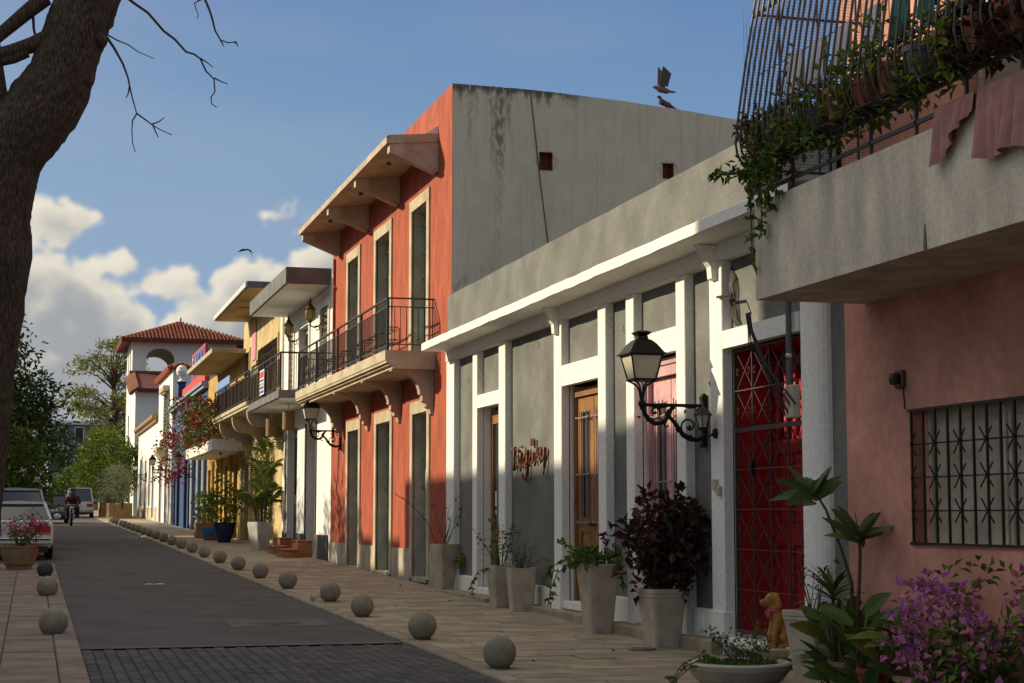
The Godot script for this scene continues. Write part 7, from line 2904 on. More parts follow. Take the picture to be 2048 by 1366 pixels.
func balcony_plants() -> void:
	# flower pots on the cage shelf
	var pots_ := [[-12.85, 0.10, "DARKS"], [-12.5, 0.11, "GREENS"], [-12.1, 0.12, "GREENS"], [-11.75, 0.11, "GREENS"], [-11.35, 0.14, "LIMES"], [-10.95, 0.12, "GREENS"], [-10.55, 0.13, "LIMES"], [-10.15, 0.14, "GREENS"], [-9.75, 0.14, "LIMES"], [-9.4, 0.13, "CRIMSONS"], [-9.0, 0.15, "CRIMSONS"]]
	var pals := {"DARKS": DARKS, "GREENS": GREENS, "LIMES": LIMES, "CRIMSONS": CRIMSONS}
	var words := ["dry brown fern pot at the cage's far end", "leafy pot second from the cage's far end", "clay pot third from the cage's far end", "clay pot fourth from the cage's far end", "clay pot with tall pale green plant under the washing", "pot of green leaves behind the belly bars", "pot with upright yellowish plant behind the bars", "dark planter with trailing stems behind the bars", "planter with pale trailing roots near the towels", "pot with dark maroon leaves by the sunlit shutter", "terracotta pot with maroon plant at the picture's right edge"]
	for i in pots_.size():
		var q: Array = pots_[i]
		var at := V(5.67, 4.50, q[0])
		var t := thing("balcony_pot", words[i], "plant pot", at, "flower pots in the balcony cage")
		var r: float = q[1]
		var m := MB.new()
		m.lathe(at, [Vector2(0, 0), Vector2(r * 0.68, 0), Vector2(r * 0.92, r * 1.3), Vector2(r, r * 1.3), Vector2(r, r * 1.6), Vector2(r * 0.85, r * 1.6), Vector2(r * 0.8, r * 1.3), Vector2(0, r * 1.3)], 16)
		part(t, "pot", m, M.terracotta if i % 4 != 3 else M.conduit)
		var lm := MB.new()
		var tall := 0.36 if i in [4, 6] else 0.2
		for k in 44:
			clump(lm, at + V(rf(-0.14, 0.24), r * 1.2 + rf(-0.22, tall), rf(-0.26, 0.26)), 0.08, 9, 0.075 if i < 9 else 0.09, 0.04 if i < 9 else 0.055, pals[q[2]] if i else [Color(0.11, 0.06, 0.03), Color(0.15, 0.085, 0.04)])
		part(t, "foliage", lm, M.leaf)
	for k in 5:
		var z: float = [-12.95, -12.75, -12.6, -12.45, -12.85][k]
		var o := V(5.66, 4.50, z)
		var t := thing("trailing_plant", ["longest green trailer hanging over the balcony's far corner", "second green trailer on the balcony corner", "third green trailer on the balcony front", "short green trailer farthest right on the balcony front", "green trailer reaching toward the grey parapet"][k], "plant", o, "trailers over the balcony corner")
		var dl: float = [1.0, 0.75, 0.55, 0.4, 0.45][k]
		vine(t, [o, o + V(-0.08, -0.10, 0.02), o + V(-0.06, -0.32 * dl, 0.05), o + V(-0.03, -0.62 * dl, 0.02), o + V(-0.02, -0.85 * dl, -0.02)] if k != 4 else [o, o + V(-0.10, -0.08, -0.05), o + V(-0.25, -0.12, -0.10), o + V(-0.36, -0.10, -0.12)], [60, 54, 44, 30, 40][k], 0.085, 0.04, GREENS)
	# ivy on the mesh
	var iv := thing("climbing_plant", "yellow green ivy growing on the cage's wire mesh", "plant", V(6.0, 4.9, -12.98))
	for k in 3:
		vine(iv, [V(5.9 + k * 0.18, 4.7, -12.97), V(5.95 + k * 0.18, 5.05, -12.97), V(6.0 + k * 0.2, 5.35, -12.97), V(6.05 + k * 0.25, 5.5, -12.97)], 20, 0.08, 0.05, LIMES)
	# washing
	var line := thing("clothes_line", "thin washing line across the balcony cage", "washing line", V(5.75, 5.2, -12.0))
	var lm2 := MB.new()
	lm2.tube([V(5.745, 5.26, -13.0), V(5.745, 5.24, -11.8), V(5.745, 5.24, -10.4), V(5.75, 5.26, -9.0)], 0.004, 4)
	part(line, "line", lm2, M.cable)
	var cl := [[-12.26, 0.24, 0.36, "cloth_white", "white garment on the line, farthest left"], [-11.86, 0.22, 0.36, "cloth_white", "white garment on the line, second from left"], [-11.44, 0.22, 0.32, "cloth_white", "white garment on the line, third from left"], [-10.98, 0.22, 0.34, "cloth_white", "white garment on the line, fourth from left"], [-10.55, 0.2, 0.36, "cloth_teal", "teal cloth hanging among the balcony plants, left"], [-10.15, 0.2, 0.30, "cloth_teal", "teal cloth hanging nearest the sunlit shutter"]]
	for q in cl:
		drape("garment", V(5.745, 5.24, q[0]), q[1], q[2], M[q[3]], q[4], "washing on the balcony line", 0.03)
	drape("towel", V(5.695, 4.27, -9.78), 0.50, 0.42, M.cloth_pink, "pink towel hanging to a point over the balcony edge", "pink towels over the balcony edge", 0.035, true)
	drape("towel", V(5.695, 4.27, -9.18), 0.62, 0.46, M.cloth_pink, "wide pink towel at the right edge of the balcony", "pink towels over the balcony edge", 0.05)


# cloth folded over a line: two hanging faces with soft folds and some thickness
func drape(nm: String, top: Vector3, w: float, hgt: float, m: Material, label: String, grp: String, fold: float, pointed := false) -> void:
	var mb := MB.new()
	var nu := 26
	var nv := 10
	for face in 2:
		var h := hgt * (1.0 if face == 0 else 0.8)
		var g := []
		for j in nv + 1:
			var row := []
			for i in nu + 1:
				var u := float(i) / nu - 0.5
				var t := float(j) / nv
				var len_ := h
				if pointed:
					len_ = h * lerpf(1.0, 0.25, clampf(u + 0.5, 0.0, 1.0))
				var wob := sin(u * 17.0 + face) * fold * t + sin(u * 7.0 + 1.3) * fold * 0.7 * t
				var shrink := 1.0 - 0.12 * t * (1.0 if not pointed else 0.3)
				row.append(top + V((-0.014 if face == 0 else 0.014) - absf(wob) * (1.0 if face == 0 else -0.4) - 0.01 * t, -t * len_ + 0.012 * sin(u * 9.0) * t, u * w * shrink))
			g.append(row)
		for j in nv:
			for i in nu:
				mb.quado(g[j][i], g[j][i + 1], g[j + 1][i + 1], g[j + 1][i], V(-1 if face == 0 else 1, 0, 0))
	mb.box(top + V(0, 0.004, 0), V(0.03, 0.012, w * 0.98))
	single(nm, mb, m, label, "washing", top, grp)


# ---------------------------------------------------------------- bodies: one continuous skin over a skeleton

# bones: [a, b, ra, rb]; returns the surface of their smooth union
func skin(bones: Array, cell: float, blend: float, mb: MB) -> void:
	var lo := Vector3(1e9, 1e9, 1e9)
	var hi := -lo
	for b in bones:
		var r := maxf(b[2], b[3]) + blend + cell * 2.0
		for p in [b[0], b[1]]:
			lo = lo.min(p - V(r, r, r))
			hi = hi.max(p + V(r, r, r))
	var nx := int((hi.x - lo.x) / cell) + 2
	var ny := int((hi.y - lo.y) / cell) + 2
	var nz := int((hi.z - lo.z) / cell) + 2
	var f := PackedFloat32Array()
	f.resize(nx * ny * nz)
	f.fill(1.0)
	for b in bones:
		var a: Vector3 = b[0]
		var e: Vector3 = b[1]
		var ra: float = b[2]
		var rb: float = b[3]
		var ab := e - a
		var l2 := maxf(ab.length_squared(), 1e-9)
		var r := maxf(ra, rb) + blend + cell * 2.0
		var p0 := ((a.min(e) - V(r, r, r)) - lo) / cell
		var p1 := ((a.max(e) + V(r, r, r)) - lo) / cell
		for k in range(maxi(0, int(p0.z)), mini(nz - 1, int(p1.z) + 1)):
			for j in range(maxi(0, int(p0.y)), mini(ny - 1, int(p1.y) + 1)):
				for i in range(maxi(0, int(p0.x)), mini(nx - 1, int(p1.x) + 1)):
					var p := lo + Vector3(i, j, k) * cell
					var t := clampf((p - a).dot(ab) / l2, 0.0, 1.0)
					var d := (p - a - ab * t).length() - lerpf(ra, rb, t)
					var n := i + nx * (j + ny * k)
					var g := f[n]
					var hh := maxf(blend - absf(d - g), 0.0) / blend
					f[n] = minf(d, g) - hh * hh * blend * 0.25
	var idx := {}
	var verts := PackedVector3Array()
	var norm := PackedVector3Array()
	var off := [0, 1, nx, nx + 1, nx * ny, nx * ny + 1, nx * ny + nx, nx * ny + nx + 1]
	var edges := [[0, 1], [2, 3], [4, 5], [6, 7], [0, 2], [1, 3], [4, 6], [5, 7], [0, 4], [1, 5], [2, 6], [3, 7]]
	for k in nz - 1:
		for j in ny - 1:
			for i in nx - 1:
				var n := i + nx * (j + ny * k)
				var s := 0
				for q in 8:
					if f[n + off[q]] < 0.0:
						s += 1
				if s == 0 or s == 8:
					continue
				var sum := Vector3.ZERO
				var cnt := 0
				for ed in edges:
					var fa := f[n + off[ed[0]]]
					var fb := f[n + off[ed[1]]]
					if (fa < 0.0) != (fb < 0.0):
						var t := fa / (fa - fb)
						var pa := Vector3(ed[0] & 1, (ed[0] >> 1) & 1, ed[0] >> 2)
						var pb := Vector3(ed[1] & 1, (ed[1] >> 1) & 1, ed[1] >> 2)
						sum += pa.lerp(pb, t)
						cnt += 1
				idx[n] = verts.size()
				verts.append(lo + (Vector3(i, j, k) + sum / cnt) * cell)
				var g := Vector3(f[n + off[1]] - f[n] + f[n + off[7]] - f[n + off[6]], f[n + off[2]] - f[n] + f[n + off[7]] - f[n + off[5]], f[n + off[4]] - f[n] + f[n + off[7]] - f[n + off[3]])
				norm.append(g.normalized())
	for n in idx:
		var inside := f[n] < 0.0
		for ax in 3:
			var st: int = [1, nx, nx * ny][ax]
			if (f[n + st] < 0.0) == inside:
				continue
			var s1: int = [nx, nx * ny, 1][ax]
			var s2: int = [nx * ny, 1, nx][ax]
			if not (idx.has(n - s1) and idx.has(n - s2) and idx.has(n - s1 - s2)):
				continue
			var q := [idx[n - s1 - s2], idx[n - s2], idx[n], idx[n - s1]]
			for tr in [[0, 1, 2], [0, 2, 3]]:
				var A: int = q[tr[0]]
				var B: int = q[tr[1]]
				var C: int = q[tr[2]]
				mb.orient(verts[A], verts[B], verts[C], norm[A], norm[B], norm[C])


# a seated rider; `o` is the point on the seat, facing +z
func rider(o: Vector3, label: String, shirt: Material, hands: float, lean: float) -> void:
	var t := thing("person", label, "person", o, "people on the motorcycle")
	var hip := o + V(0, 0.10, 0)
	var chest := hip + V(0, 0.36, lean)
	var neck := chest + V(0, 0.18, lean * 0.25)
	var head := neck + V(0, 0.20, 0.03)
	var bones := [[hip + V(-0.08, 0, 0), hip + V(0.08, 0, 0), 0.14, 0.14], [hip, chest, 0.14, 0.165], [chest + V(-0.13, 0.04, 0), chest + V(0.13, 0.04, 0), 0.12, 0.12], [chest, neck, 0.13, 0.07], [neck, head, 0.06, 0.06]]
	for s in [-1.0, 1.0]:
		var sh := chest + V(0.20 * s, 0.10, 0)
		var el := sh + V(0.10 * s, -0.24, 0.10)
		var hd := V(o.x + 0.30 * s, o.y + 0.30, o.z + hands)
		if hands < 0.2:
			hd = el + V(-0.10 * s, -0.10, 0.16)
		bones.append([sh, el, 0.065, 0.05])
		bones.append([el, hd, 0.048, 0.036])
		var kn := hip + V(0.20 * s, -0.06, 0.38)
		var an := kn + V(0.02 * s, -0.42, -0.14)
		bones.append([hip + V(0.09 * s, 0, 0), kn, 0.11, 0.075])
		bones.append([kn, an, 0.07, 0.048])
		bones.append([an, an + V(0.02 * s, -0.04, 0.14), 0.045, 0.035])
		for k in 5:
			var fd := V((k - 2) * 0.018, -0.01 - (0.02 if k == 0 else 0.0), 0.05)
			bones.append([hd, hd + fd, 0.014, 0.011])
	var mb := MB.new()
	skin(bones, 0.022, 0.05, mb)
	# cloth and skin share the one mesh; colours follow the garment edges
	mb.tinted = true
	var sc: Color = shirt.albedo_color.srgb_to_linear()
	for p in mb.v:
		var q := p - o
		var col := sc
		if q.y < 0.14:
			col = Color(0.045, 0.045, 0.04)
		elif absf(q.x) > 0.29 and q.y < 0.36:
			col = Color(0.17, 0.08, 0.048)
		elif q.y > 0.62:
			col = Color(0.17, 0.08, 0.048)
		if q.y < -0.36:
			col = Color(0.02, 0.02, 0.02)
		mb.c.append(col)
	part(t, "body", mb, M.tile_tint)
	var hm := MB.new()
	skin([[head + V(0, 0.02, -0.01), head + V(0, 0.0, 0.0), 0.105, 0.095], [head + V(0, -0.06, 0.04), head + V(0, -0.03, 0.05), 0.065, 0.07], [head + V(0, -0.02, 0.10), head + V(0, -0.045, 0.125), 0.014, 0.02], [head + V(-0.10, -0.01, 0), head + V(-0.105, -0.04, 0), 0.02, 0.016], [head + V(0.10, -0.01, 0), head + V(0.105, -0.04, 0), 0.02, 0.016]], 0.012, 0.03, hm)
	var hp := part(t, "head", hm, M.skin)
	var hr := MB.new()
	skin([[head + V(0, 0.06, -0.03), head + V(0, 0.07, 0.01), 0.105, 0.10], [head + V(0, 0.0, -0.06), head + V(0, -0.04, -0.06), 0.085, 0.07]], 0.014, 0.03, hr)
	part(hp, "hair", hr, M.hair)
	for s in [-1.0, 1.0]:
		var e := MB.new()
		e.ball(head + V(0.036 * s, 0.0, 0.098), 0.012, 8, 6)
		part(hp, "eye", e, M.hair)
	var mo := MB.new()
	mo.box(head + V(0, -0.075, 0.108), V(0.05, 0.010, 0.012))
	part(hp, "mouth", mo, M.shirt_red)


func wheel(par: Node3D, o: Vector3, r: float, w: float, ax: Vector3, rim: Material) -> void:
	var y := ax.normalized()
	var x := Vector3.UP.cross(y).normalized()
	var b := Basis(x, y, x.cross(y))
	var t := MB.new()
	t.lathe(o, [Vector2(r * 0.62, -w / 2), Vector2(r * 0.92, -w / 2), Vector2(r, -w * 0.36), Vector2(r, w * 0.36), Vector2(r * 0.92, w / 2), Vector2(r * 0.62, w / 2), Vector2(r * 0.62, -w / 2)], 24, b)
	var tp := part(par, "wheel", t, M.rubber)
	var m := MB.new()
	m.lathe(o, [Vector2(0, w * 0.34), Vector2(r * 0.16, w * 0.36), Vector2(r * 0.2, w * 0.26), Vector2(r * 0.52, w * 0.28), Vector2(r * 0.62, w * 0.42), Vector2(r * 0.63, 0.0), Vector2(r * 0.62, -w * 0.42), Vector2(r * 0.5, -w * 0.25), Vector2(0, -w * 0.25)], 20, b)
	part(tp, "rim", m, rim)


func motorcycle() -> void:
	var o := on_ground(1.85, -86.0)
	var t := thing("motorcycle", "small motorcycle with two riders coming up the road", "motorcycle", o)
	wheel(t, o + V(0, 0.29, 0.62), 0.29, 0.09, Vector3.RIGHT, M.steel)
	wheel(t, o + V(0, 0.29, -0.62), 0.29, 0.11, Vector3.RIGHT, M.steel)
	var f := MB.new()
	for s in [-1.0, 1.0]:
		f.tube([o + V(0.07 * s, 0.29, 0.62), o + V(0.07 * s, 0.60, 0.52), o + V(0.07 * s, 0.92, 0.40)], 0.024, 8)
	f.tube([o + V(-0.30, 1.0, 0.28), o + V(-0.10, 1.02, 0.38), o + V(0.10, 1.02, 0.38), o + V(0.30, 1.0, 0.28)], 0.015, 8)
	part(t, "fork", f, M.steel)
	var b := MB.new()
	b.box(o + V(0, 0.42, 0.0), V(0.26, 0.30, 0.40), Basis.IDENTITY, 0.05)
	b.box(o + V(0, 0.72, 0.12), V(0.24, 0.20, 0.40), Basis(Vector3.RIGHT, 0.1), 0.08)
	b.box(o + V(0, 0.62, -0.45), V(0.18, 0.12, 0.5), Basis.IDENTITY, 0.04)
	part(t, "body", b, M.shirt_red)
	var s2 := MB.new()
	s2.box(o + V(0, 0.76, -0.30), V(0.26, 0.09, 0.72), Basis.IDENTITY, 0.035)
	part(t, "seat", s2, M.plastic_black)
	var hl := MB.new()
	hl.lathe(o + V(0, 0.86, 0.50), [Vector2(0, 0.06), Vector2(0.06, 0.05), Vector2(0.085, 0.0), Vector2(0.05, -0.10), Vector2(0, -0.11)], 14, Basis(V(1, 0, 0), V(0, 0, 1), V(0, -1, 0)))
	part(t, "headlight", hl, M.steel)
	var fd := MB.new()
	fd.box(o + V(0, 0.60, 0.66), V(0.12, 0.03, 0.36), Basis(Vector3.RIGHT, 0.25), 0.012)
	part(t, "mudguard", fd, M.shirt_red)
	for s in [-1.0, 1.0]:
		var m := MB.new()
		m.tube([o + V(0.22 * s, 1.02, 0.33), o + V(0.30 * s, 1.18, 0.33)], 0.008, 5)
		m.ball(o + V(0.31 * s, 1.2, 0.33), V(0.06, 0.045, 0.015), 10, 6)
		part(t, "mirror", m, M.plastic_black)
	rider(o + V(0, 0.81, -0.12), "motorcycle rider in a dark red shirt facing the camera", M.shirt_red, 0.40, 0.06)
	rider(o + V(0.10, 0.83, -0.46), "passenger in dark clothes behind the motorcycle rider", M.shirt_dark, 0.0, 0.05)
	# crate carried at the side
	var bx := MB.new()
	bx.box(o + V(-0.5, 0.80, -0.4), V(0.36, 0.22, 0.4), Basis.IDENTITY, 0.02)
	single("carried_sack", bx, M.cream_slat, "pale bundle carried at the motorcycle's side", "bundle", o + V(-0.5, 0.69, -0.4))


func car_ring(s: Array) -> Array:
	var w: float = s[3]
	var b: float = s[2]
	var f: float = s[1]
	return [V(-w * 0.90, f, s[0]), V(-w * 0.985, f + 0.10, s[0]), V(-w, lerpf(f, b, 0.55), s[0]), V(-w * 0.965, b - 0.07, s[0]), V(-w * 0.90, b, s[0]), V(w * 0.90, b, s[0]), V(w * 0.965, b - 0.07, s[0]), V(w, lerpf(f, b, 0.55), s[0]), V(w * 0.985, f + 0.10, s[0]), V(w * 0.90, f, s[0])]


# car seen from behind: body drawn as stations along its length
func car(nm: String, label: String, o: Vector3, L: float, W: float, H: float, paint: Material, rear: Array, hatch: bool) -> Node3D:
	# local: x across, +z = tail toward the camera
	var t := thing(nm, label, "car", o, "cars parked on the left")
	var belt := rear[0] as float
	var st := [
		# z, floor, belt height, half width
		[-L / 2, 0.34, belt * 0.72, W * 0.40], [-L / 2 + 0.10, 0.22, belt * 0.80, W * 0.47], [-L * 0.30, 0.20, belt * 0.92, W * 0.5], [0.0, 0.20, belt, W * 0.5], [L * 0.28, 0.22, belt, W * 0.5], [L / 2 - 0.12, 0.26, belt, W * 0.49], [L / 2, 0.32, belt * 0.97, W * 0.46]]
	var mb := MB.new()
	var last: Array = []
	for s in st:
		var ring: Array = car_ring(s)
		for i in ring.size():
			ring[i] += o
		if last.is_empty():
			for i in range(1, ring.size() - 1):
				mb.trio(ring[0], ring[i], ring[i + 1], Vector3.FORWARD)
		else:
			for i in ring.size():
				var j := (i + 1) % ring.size()
				var cc: Vector3 = (ring[i] + ring[j] + last[i] + last[j]) / 4.0
				mb.quado(last[i], last[j], ring[j], ring[i], cc - V(o.x, o.y + 0.55, cc.z))
		last = ring
	for i in range(1, last.size() - 1):
		mb.trio(last[0], last[i], last[i + 1], Vector3.BACK)
	var body := part(t, "body", mb, paint)
	# greenhouse
	var zb := L / 2 - (0.12 if hatch else L * 0.20)
	var zt := L / 2 - (0.42 if hatch else L * 0.33)
	var zft := -L * 0.06
	var zfb := -L * 0.22
	var wb := W * 0.45
	var wt := W * 0.36
	var roofy := H
	var A := [o + V(-wb, belt, zb), o + V(wb, belt, zb), o + V(wt, roofy - 0.05, zt), o + V(-wt, roofy - 0.05, zt)]
	var F := [o + V(-wb, belt, zfb), o + V(wb, belt, zfb), o + V(wt, roofy - 0.05, zft), o + V(-wt, roofy - 0.05, zft)]
	var rfm := MB.new()
	rfm.prism([Vector2(-wt - 0.03, roofy - 0.07), Vector2(-wt * 0.9, roofy - 0.015), Vector2(0, roofy + 0.012), Vector2(wt * 0.9, roofy - 0.015), Vector2(wt + 0.03, roofy - 0.07)], V(o.x, o.y, o.z + zft - 0.05), V(1, 0, 0), V(0, 1, 0), V(0, 0, zt - zft + 0.10))
	part(t, "roof", rfm, paint)
	for q in [[A[0], A[3]], [A[1], A[2]], [F[0], F[3]], [F[1], F[2]]]:
		var pm := MB.new()
		pm.tube([q[0], q[1]], 0.045 if q[0].z > o.z else 0.03, 6)
		part(t, "pillar", pm, paint)
	for s in [-1.0, 1.0]:
		var pm := MB.new()
		var zm := (zt + zft) / 2
		pm.tube([o + V(wb * s, belt, zm + 0.02), o + V(wt * s, roofy - 0.05, zm)], 0.03, 6)
		part(t, "pillar", pm, paint)
	var g := MB.new()
	g.quado(A[0] + V(0.03, 0.01, 0), A[1] + V(-0.03, 0.01, 0), A[2] + V(-0.03, -0.02, 0), A[3] + V(0.03, -0.02, 0), V(0, 0.4, 1))
	part(t, "rear_window", g, M.dark_glass)
	g = MB.new()
	g.quado(F[0], F[1], F[2], F[3], V(0, 0.4, -1))
	part(t, "windscreen", g, M.dark_glass)
	for s in [0, 1]:
		g = MB.new()
		g.quado(A[s], F[s], F[3 - s], A[3 - s], V(-1 if s == 0 else 1, 0.3, 0))
		part(t, "side_window", g, M.dark_glass)
	# boot lid line, lamps, bumper, plate
	var zr := o.z + L / 2
	for s in [-1.0, 1.0]:
		var lm := MB.new()
		lm.box(V(o.x + s * W * 0.34, o.y + belt * 0.78, zr + 0.004), V(W * 0.22, belt * 0.15, 0.03), Basis.IDENTITY, 0.01)
		var lp := part(t, "tail_lamp", lm, M.lamp_red)
		var am := MB.new()
		am.box(V(o.x + s * W * 0.34, o.y + belt * 0.67, zr + 0.004), V(W * 0.22, belt * 0.06, 0.028), Basis.IDENTITY, 0.008)
		part(lp, "indicator", am, M.lamp_amber)
		var mm := MB.new()
		mm.ball(V(o.x + s * (W * 0.5 + 0.09), o.y + belt + 0.09, o.z + zfb + 0.32), V(0.10, 0.07, 0.05), 10, 7)
		part(t, "mirror", mm, paint)
		wheel(t, o + V(s * (W * 0.5 - 0.11), 0.30, L * 0.30), 0.30, 0.19, V(s, 0, 0), M.steel)
		wheel(t, o + V(s * (W * 0.5 - 0.11), 0.30, -L * 0.30), 0.30, 0.19, V(s, 0, 0), M.steel)
	var bm := MB.new()
	bm.box(V(o.x, o.y + 0.43, zr + 0.03), V(W * 0.94, 0.15, 0.12), Basis.IDENTITY, 0.03)
	part(t, "bumper", bm, paint)
	var st2 := MB.new()
	st2.box(V(o.x, o.y + 0.47, zr + 0.094), V(W * 0.9, 0.035, 0.012))
	part(t, "bumper_strip", st2, M.plastic_black)
	var pl := MB.new()
	pl.box(V(o.x, o.y + belt * 0.70, zr + 0.006), V(0.34, 0.15, 0.012))
	part(t, "number_plate", pl, M.cream_slat)
	var un := MB.new()
	un.span(o.x - W * 0.42, o.x + W * 0.42, o.y + 0.16, o.y + 0.30, o.z - L / 2 + 0.2, zr - 0.05)
	un.tube([V(o.x - 0.4, o.y + 0.22, zr - 0.3), V(o.x - 0.4, o.y + 0.22, zr + 0.05)], 0.025, 8)
	part(t, "underbody", un, M.plastic_black)
	return t


func vehicles() -> void:
	car("parked_sedan", "white older sedan parked on the left, seen from behind", on_ground(-0.30, -44.5), 4.2, 1.66, 1.38, M.car_white, [0.92], false)
	car("parked_hatchback", "silver white hatchback parked in front of the white sedan", on_ground(-0.42, -50.6), 4.3, 1.76, 1.70, M.car_silver, [0.98], true)
	car("parked_car", "dark blue car far along the left side of the road", on_ground(1.05, -95.0), 4.2, 1.7, 1.5, M.car_blue, [0.92], true)
	var d := car("parked_pickup", "light vehicle with dark windows at the end of the road", on_ground(3.0, -118.0), 4.6, 1.85, 1.9, M.car_white, [1.0], true)
	var rk := MB.new()
	var o: Vector3 = d.position
	for s in [-1.0, 1.0]:
		rk.tube([o + V(0.6 * s, 1.95, -0.6), o + V(0.6 * s, 1.95, 1.2)], 0.03, 6)
	part(d, "roof_rack", rk, M.plastic_black)


func dog() -> void:
	# painted dog figure on a pedestal dish
	var o := on_ground(6.62, -14.75, 0.0) + V(0, 0.20, 0)
	var b := on_ground(6.62, -14.75, 0.03)
	var dish := MB.new()
	dish.lathe(b, [Vector2(0, 0), Vector2(0.10, 0), Vector2(0.09, 0.05), Vector2(0.17, 0.12), Vector2(0.21, 0.17), Vector2(0.20, 0.185), Vector2(0.16, 0.175), Vector2(0, 0.17)], 20)
	single("pedestal_dish", dish, M.pot, "small stone dish under the dog statue", "planter", b)
	var t := thing("dog_statue", "sitting golden dog statue with red bandana before the red gate", "statue", o)
	# facing -x, sitting
	var bones := [
		[o + V(0.10, 0.09, 0), o + V(0.08, 0.16, 0), 0.085, 0.085], [o + V(0.08, 0.16, 0), o + V(0.0, 0.30, 0), 0.085, 0.075], [o + V(0.0, 0.30, 0), o + V(-0.03, 0.36, 0), 0.07, 0.055], [o + V(-0.03, 0.36, 0), o + V(-0.035, 0.44, 0), 0.05, 0.05],
		[o + V(-0.035, 0.455, 0), o + V(-0.06, 0.455, 0), 0.058, 0.052], [o + V(-0.07, 0.435, 0), o + V(-0.145, 0.42, 0), 0.036, 0.026], [o + V(-0.07, 0.412, 0), o + V(-0.125, 0.395, 0), 0.020, 0.013], [o + V(-0.15, 0.432, 0), o + V(-0.158, 0.43, 0), 0.013, 0.012],
	]
	for s in [-1.0, 1.0]:
		bones.append([o + V(-0.01, 0.26, 0.045 * s), o + V(-0.05, 0.13, 0.045 * s), 0.042, 0.028])
		bones.append([o + V(-0.05, 0.13, 0.045 * s), o + V(-0.06, 0.03, 0.045 * s), 0.026, 0.022])
		bones.append([o + V(-0.06, 0.02, 0.045 * s), o + V(-0.095, 0.016, 0.045 * s), 0.024, 0.018])
		bones.append([o + V(0.12, 0.10, 0.07 * s), o + V(0.03, 0.11, 0.085 * s), 0.065, 0.045])
		bones.append([o + V(0.03, 0.11, 0.085 * s), o + V(0.07, 0.03, 0.085 * s), 0.036, 0.026])
		bones.append([o + V(0.07, 0.025, 0.085 * s), o + V(-0.01, 0.02, 0.085 * s), 0.026, 0.02])
		bones.append([o + V(-0.015, 0.48, 0.048 * s), o + V(-0.005, 0.39, 0.062 * s), 0.022, 0.030])
	bones.append([o + V(0.16, 0.04, 0), o + V(0.20, 0.03, 0.08), 0.028, 0.018])
	bones.append([o + V(0.20, 0.03, 0.08), o + V(0.12, 0.02, 0.15), 0.02, 0.014])
	var mb := MB.new()
	skin(bones, 0.0075, 0.02, mb)
	part(t, "body", mb, M.dog)
	for s in [-1.0, 1.0]:
		var e := MB.new()
		e.ball(o + V(-0.103, 0.463, 0.030 * s), 0.008, 8, 6)
		part(t, "eye", e, M.hair)
	var n := MB.new()
	n.ball(o + V(-0.168, 0.432, 0), V(0.009, 0.010, 0.013), 10, 7)
	part(t, "nose", n, M.dog_red)
	var tg := MB.new()
	tg.box(o + V(-0.135, 0.395, 0), V(0.05, 0.006, 0.02), Basis(Vector3.BACK, 0.4))
	part(t, "tongue", tg, M.dog_red)
	var bd := MB.new()
	bd.lathe(o + V(-0.028, 0.345, 0), [Vector2(0.064, -0.02), Vector2(0.07, 0.0), Vector2(0.060, 0.022)], 18)
	bd.prism([Vector2(-0.055, 0.0), Vector2(0.055, 0.0), Vector2(0.035, -0.065), Vector2(-0.035, -0.065)], o + V(-0.098, 0.345, 0), V(0, 0, 1), V(0, 1, 0), V(0.02, 0, 0))
	part(t, "bandana", bd, M.dog_red)


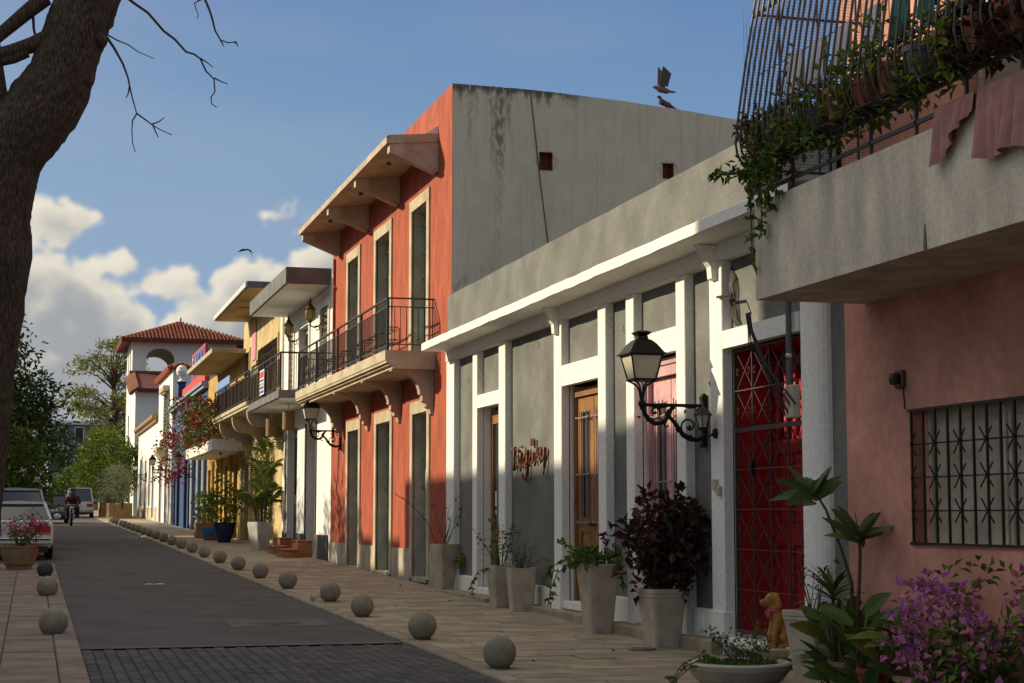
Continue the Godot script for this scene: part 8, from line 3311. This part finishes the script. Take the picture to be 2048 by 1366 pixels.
func birds() -> void:
	# pigeon with raised wings just above another one perched on the wall head
	var o := V(10.63, 8.78, -28.2)
	var p := thing("pigeon", "dark pigeon perched on the top of the olive side wall", "bird", o, "pigeons on the side wall")
	var mb := MB.new()
	skin([[o + V(-0.05, 0.13, 0), o + V(0.08, 0.08, 0), 0.055, 0.05], [o + V(0.08, 0.08, 0), o + V(0.22, 0.02, 0), 0.035, 0.018], [o + V(-0.06, 0.15, 0), o + V(-0.09, 0.22, 0), 0.035, 0.03], [o + V(-0.12, 0.22, 0), o + V(-0.145, 0.215, 0), 0.01, 0.006]], 0.011, 0.03, mb)
	part(p, "body", mb, M.bird)
	for s in [-1.0, 1.0]:
		var lg := MB.new()
		lg.tube([o + V(0.0, 0.08, 0.02 * s), o + V(0.0, 0.0, 0.02 * s), o + V(-0.03, 0.0, 0.02 * s)], 0.005, 5)
		part(p, "leg", lg, M.dog_red)
	var f := o + V(-0.04, 0.30, 0.02)
	var q := thing("pigeon", "fluttering pigeon with wings raised over the perched one", "bird", f, "pigeons on the side wall")
	mb = MB.new()
	skin([[f + V(-0.05, 0.06, 0), f + V(0.07, 0.03, 0), 0.06, 0.05], [f + V(0.07, 0.03, 0), f + V(0.24, 0.02, 0), 0.032, 0.015], [f + V(-0.07, 0.07, 0), f + V(-0.14, 0.09, 0), 0.036, 0.03], [f + V(-0.16, 0.085, 0), f + V(-0.19, 0.08, 0), 0.01, 0.006]], 0.011, 0.03, mb)
	part(q, "body", mb, M.feather)
	for s in [-1.0, 1.0]:
		var w := MB.new()
		for k in 7:
			var u := k / 6.0
			var root := f + V(lerpf(-0.06, 0.06, u), 0.10, 0.045 * s)
			var tip := f + V(lerpf(-0.02, 0.10, u) + 0.03 * s, lerpf(0.46, 0.34, u), (0.05 + 0.05 * u) * s)
			w.box((root + tip) / 2, V(0.034, (tip - root).length(), 0.006), Basis(Vector3.BACK, -(tip.x - root.x) / (tip - root).length()))
		part(q, "wing", w, M.feather if s < 0 else M.bird)
	# swallow over the canopies
	var b := V(11.0, 16.15, -94.0)
	var r := thing("swallow", "small dark swallow flying in front of the cloud", "bird", b)
	mb = MB.new()
	skin([[b, b + V(0.16, -0.05, 0), 0.05, 0.04], [b + V(0.16, -0.05, 0), b + V(0.40, -0.22, 0), 0.03, 0.01]], 0.02, 0.03, mb)
	part(r, "body", mb, M.hair)
	for s in [-1.0, 1.0]:
		var w := MB.new()
		var tip := b + (V(-0.55, -0.20, 0.1) if s < 0 else V(0.30, -0.46, -0.1))
		w.prism([Vector2(0, 0), Vector2(0.15, -0.03), Vector2(tip.x - b.x, tip.y - b.y), Vector2((tip.x - b.x) * 0.5 - 0.03, (tip.y - b.y) * 0.4 + 0.08)], b + V(0.02, 0.02, 0.01 * s), V(1, 0, 0), V(0, 1, 0), V(0, 0, 0.02))
		part(r, "wing", w, M.hair)


func _ready() -> void:
	rng.seed = 4
	make_materials()
	setup()
	make_ground()
	grey_house()
	pink_house()
	orange_house()
	white_house()
	cream_house()
	yellow_house()
	blue_house()
	white_tiled_house()
	tower_house()
	far_things()
	trees()
	make_balls()
	lanterns()
	name_sign()
	cables()
	vehicles()
	motorcycle()
	pots()
	bougainvilleas()
	pink_garden()
	balcony_plants()
	dog()
	birds()
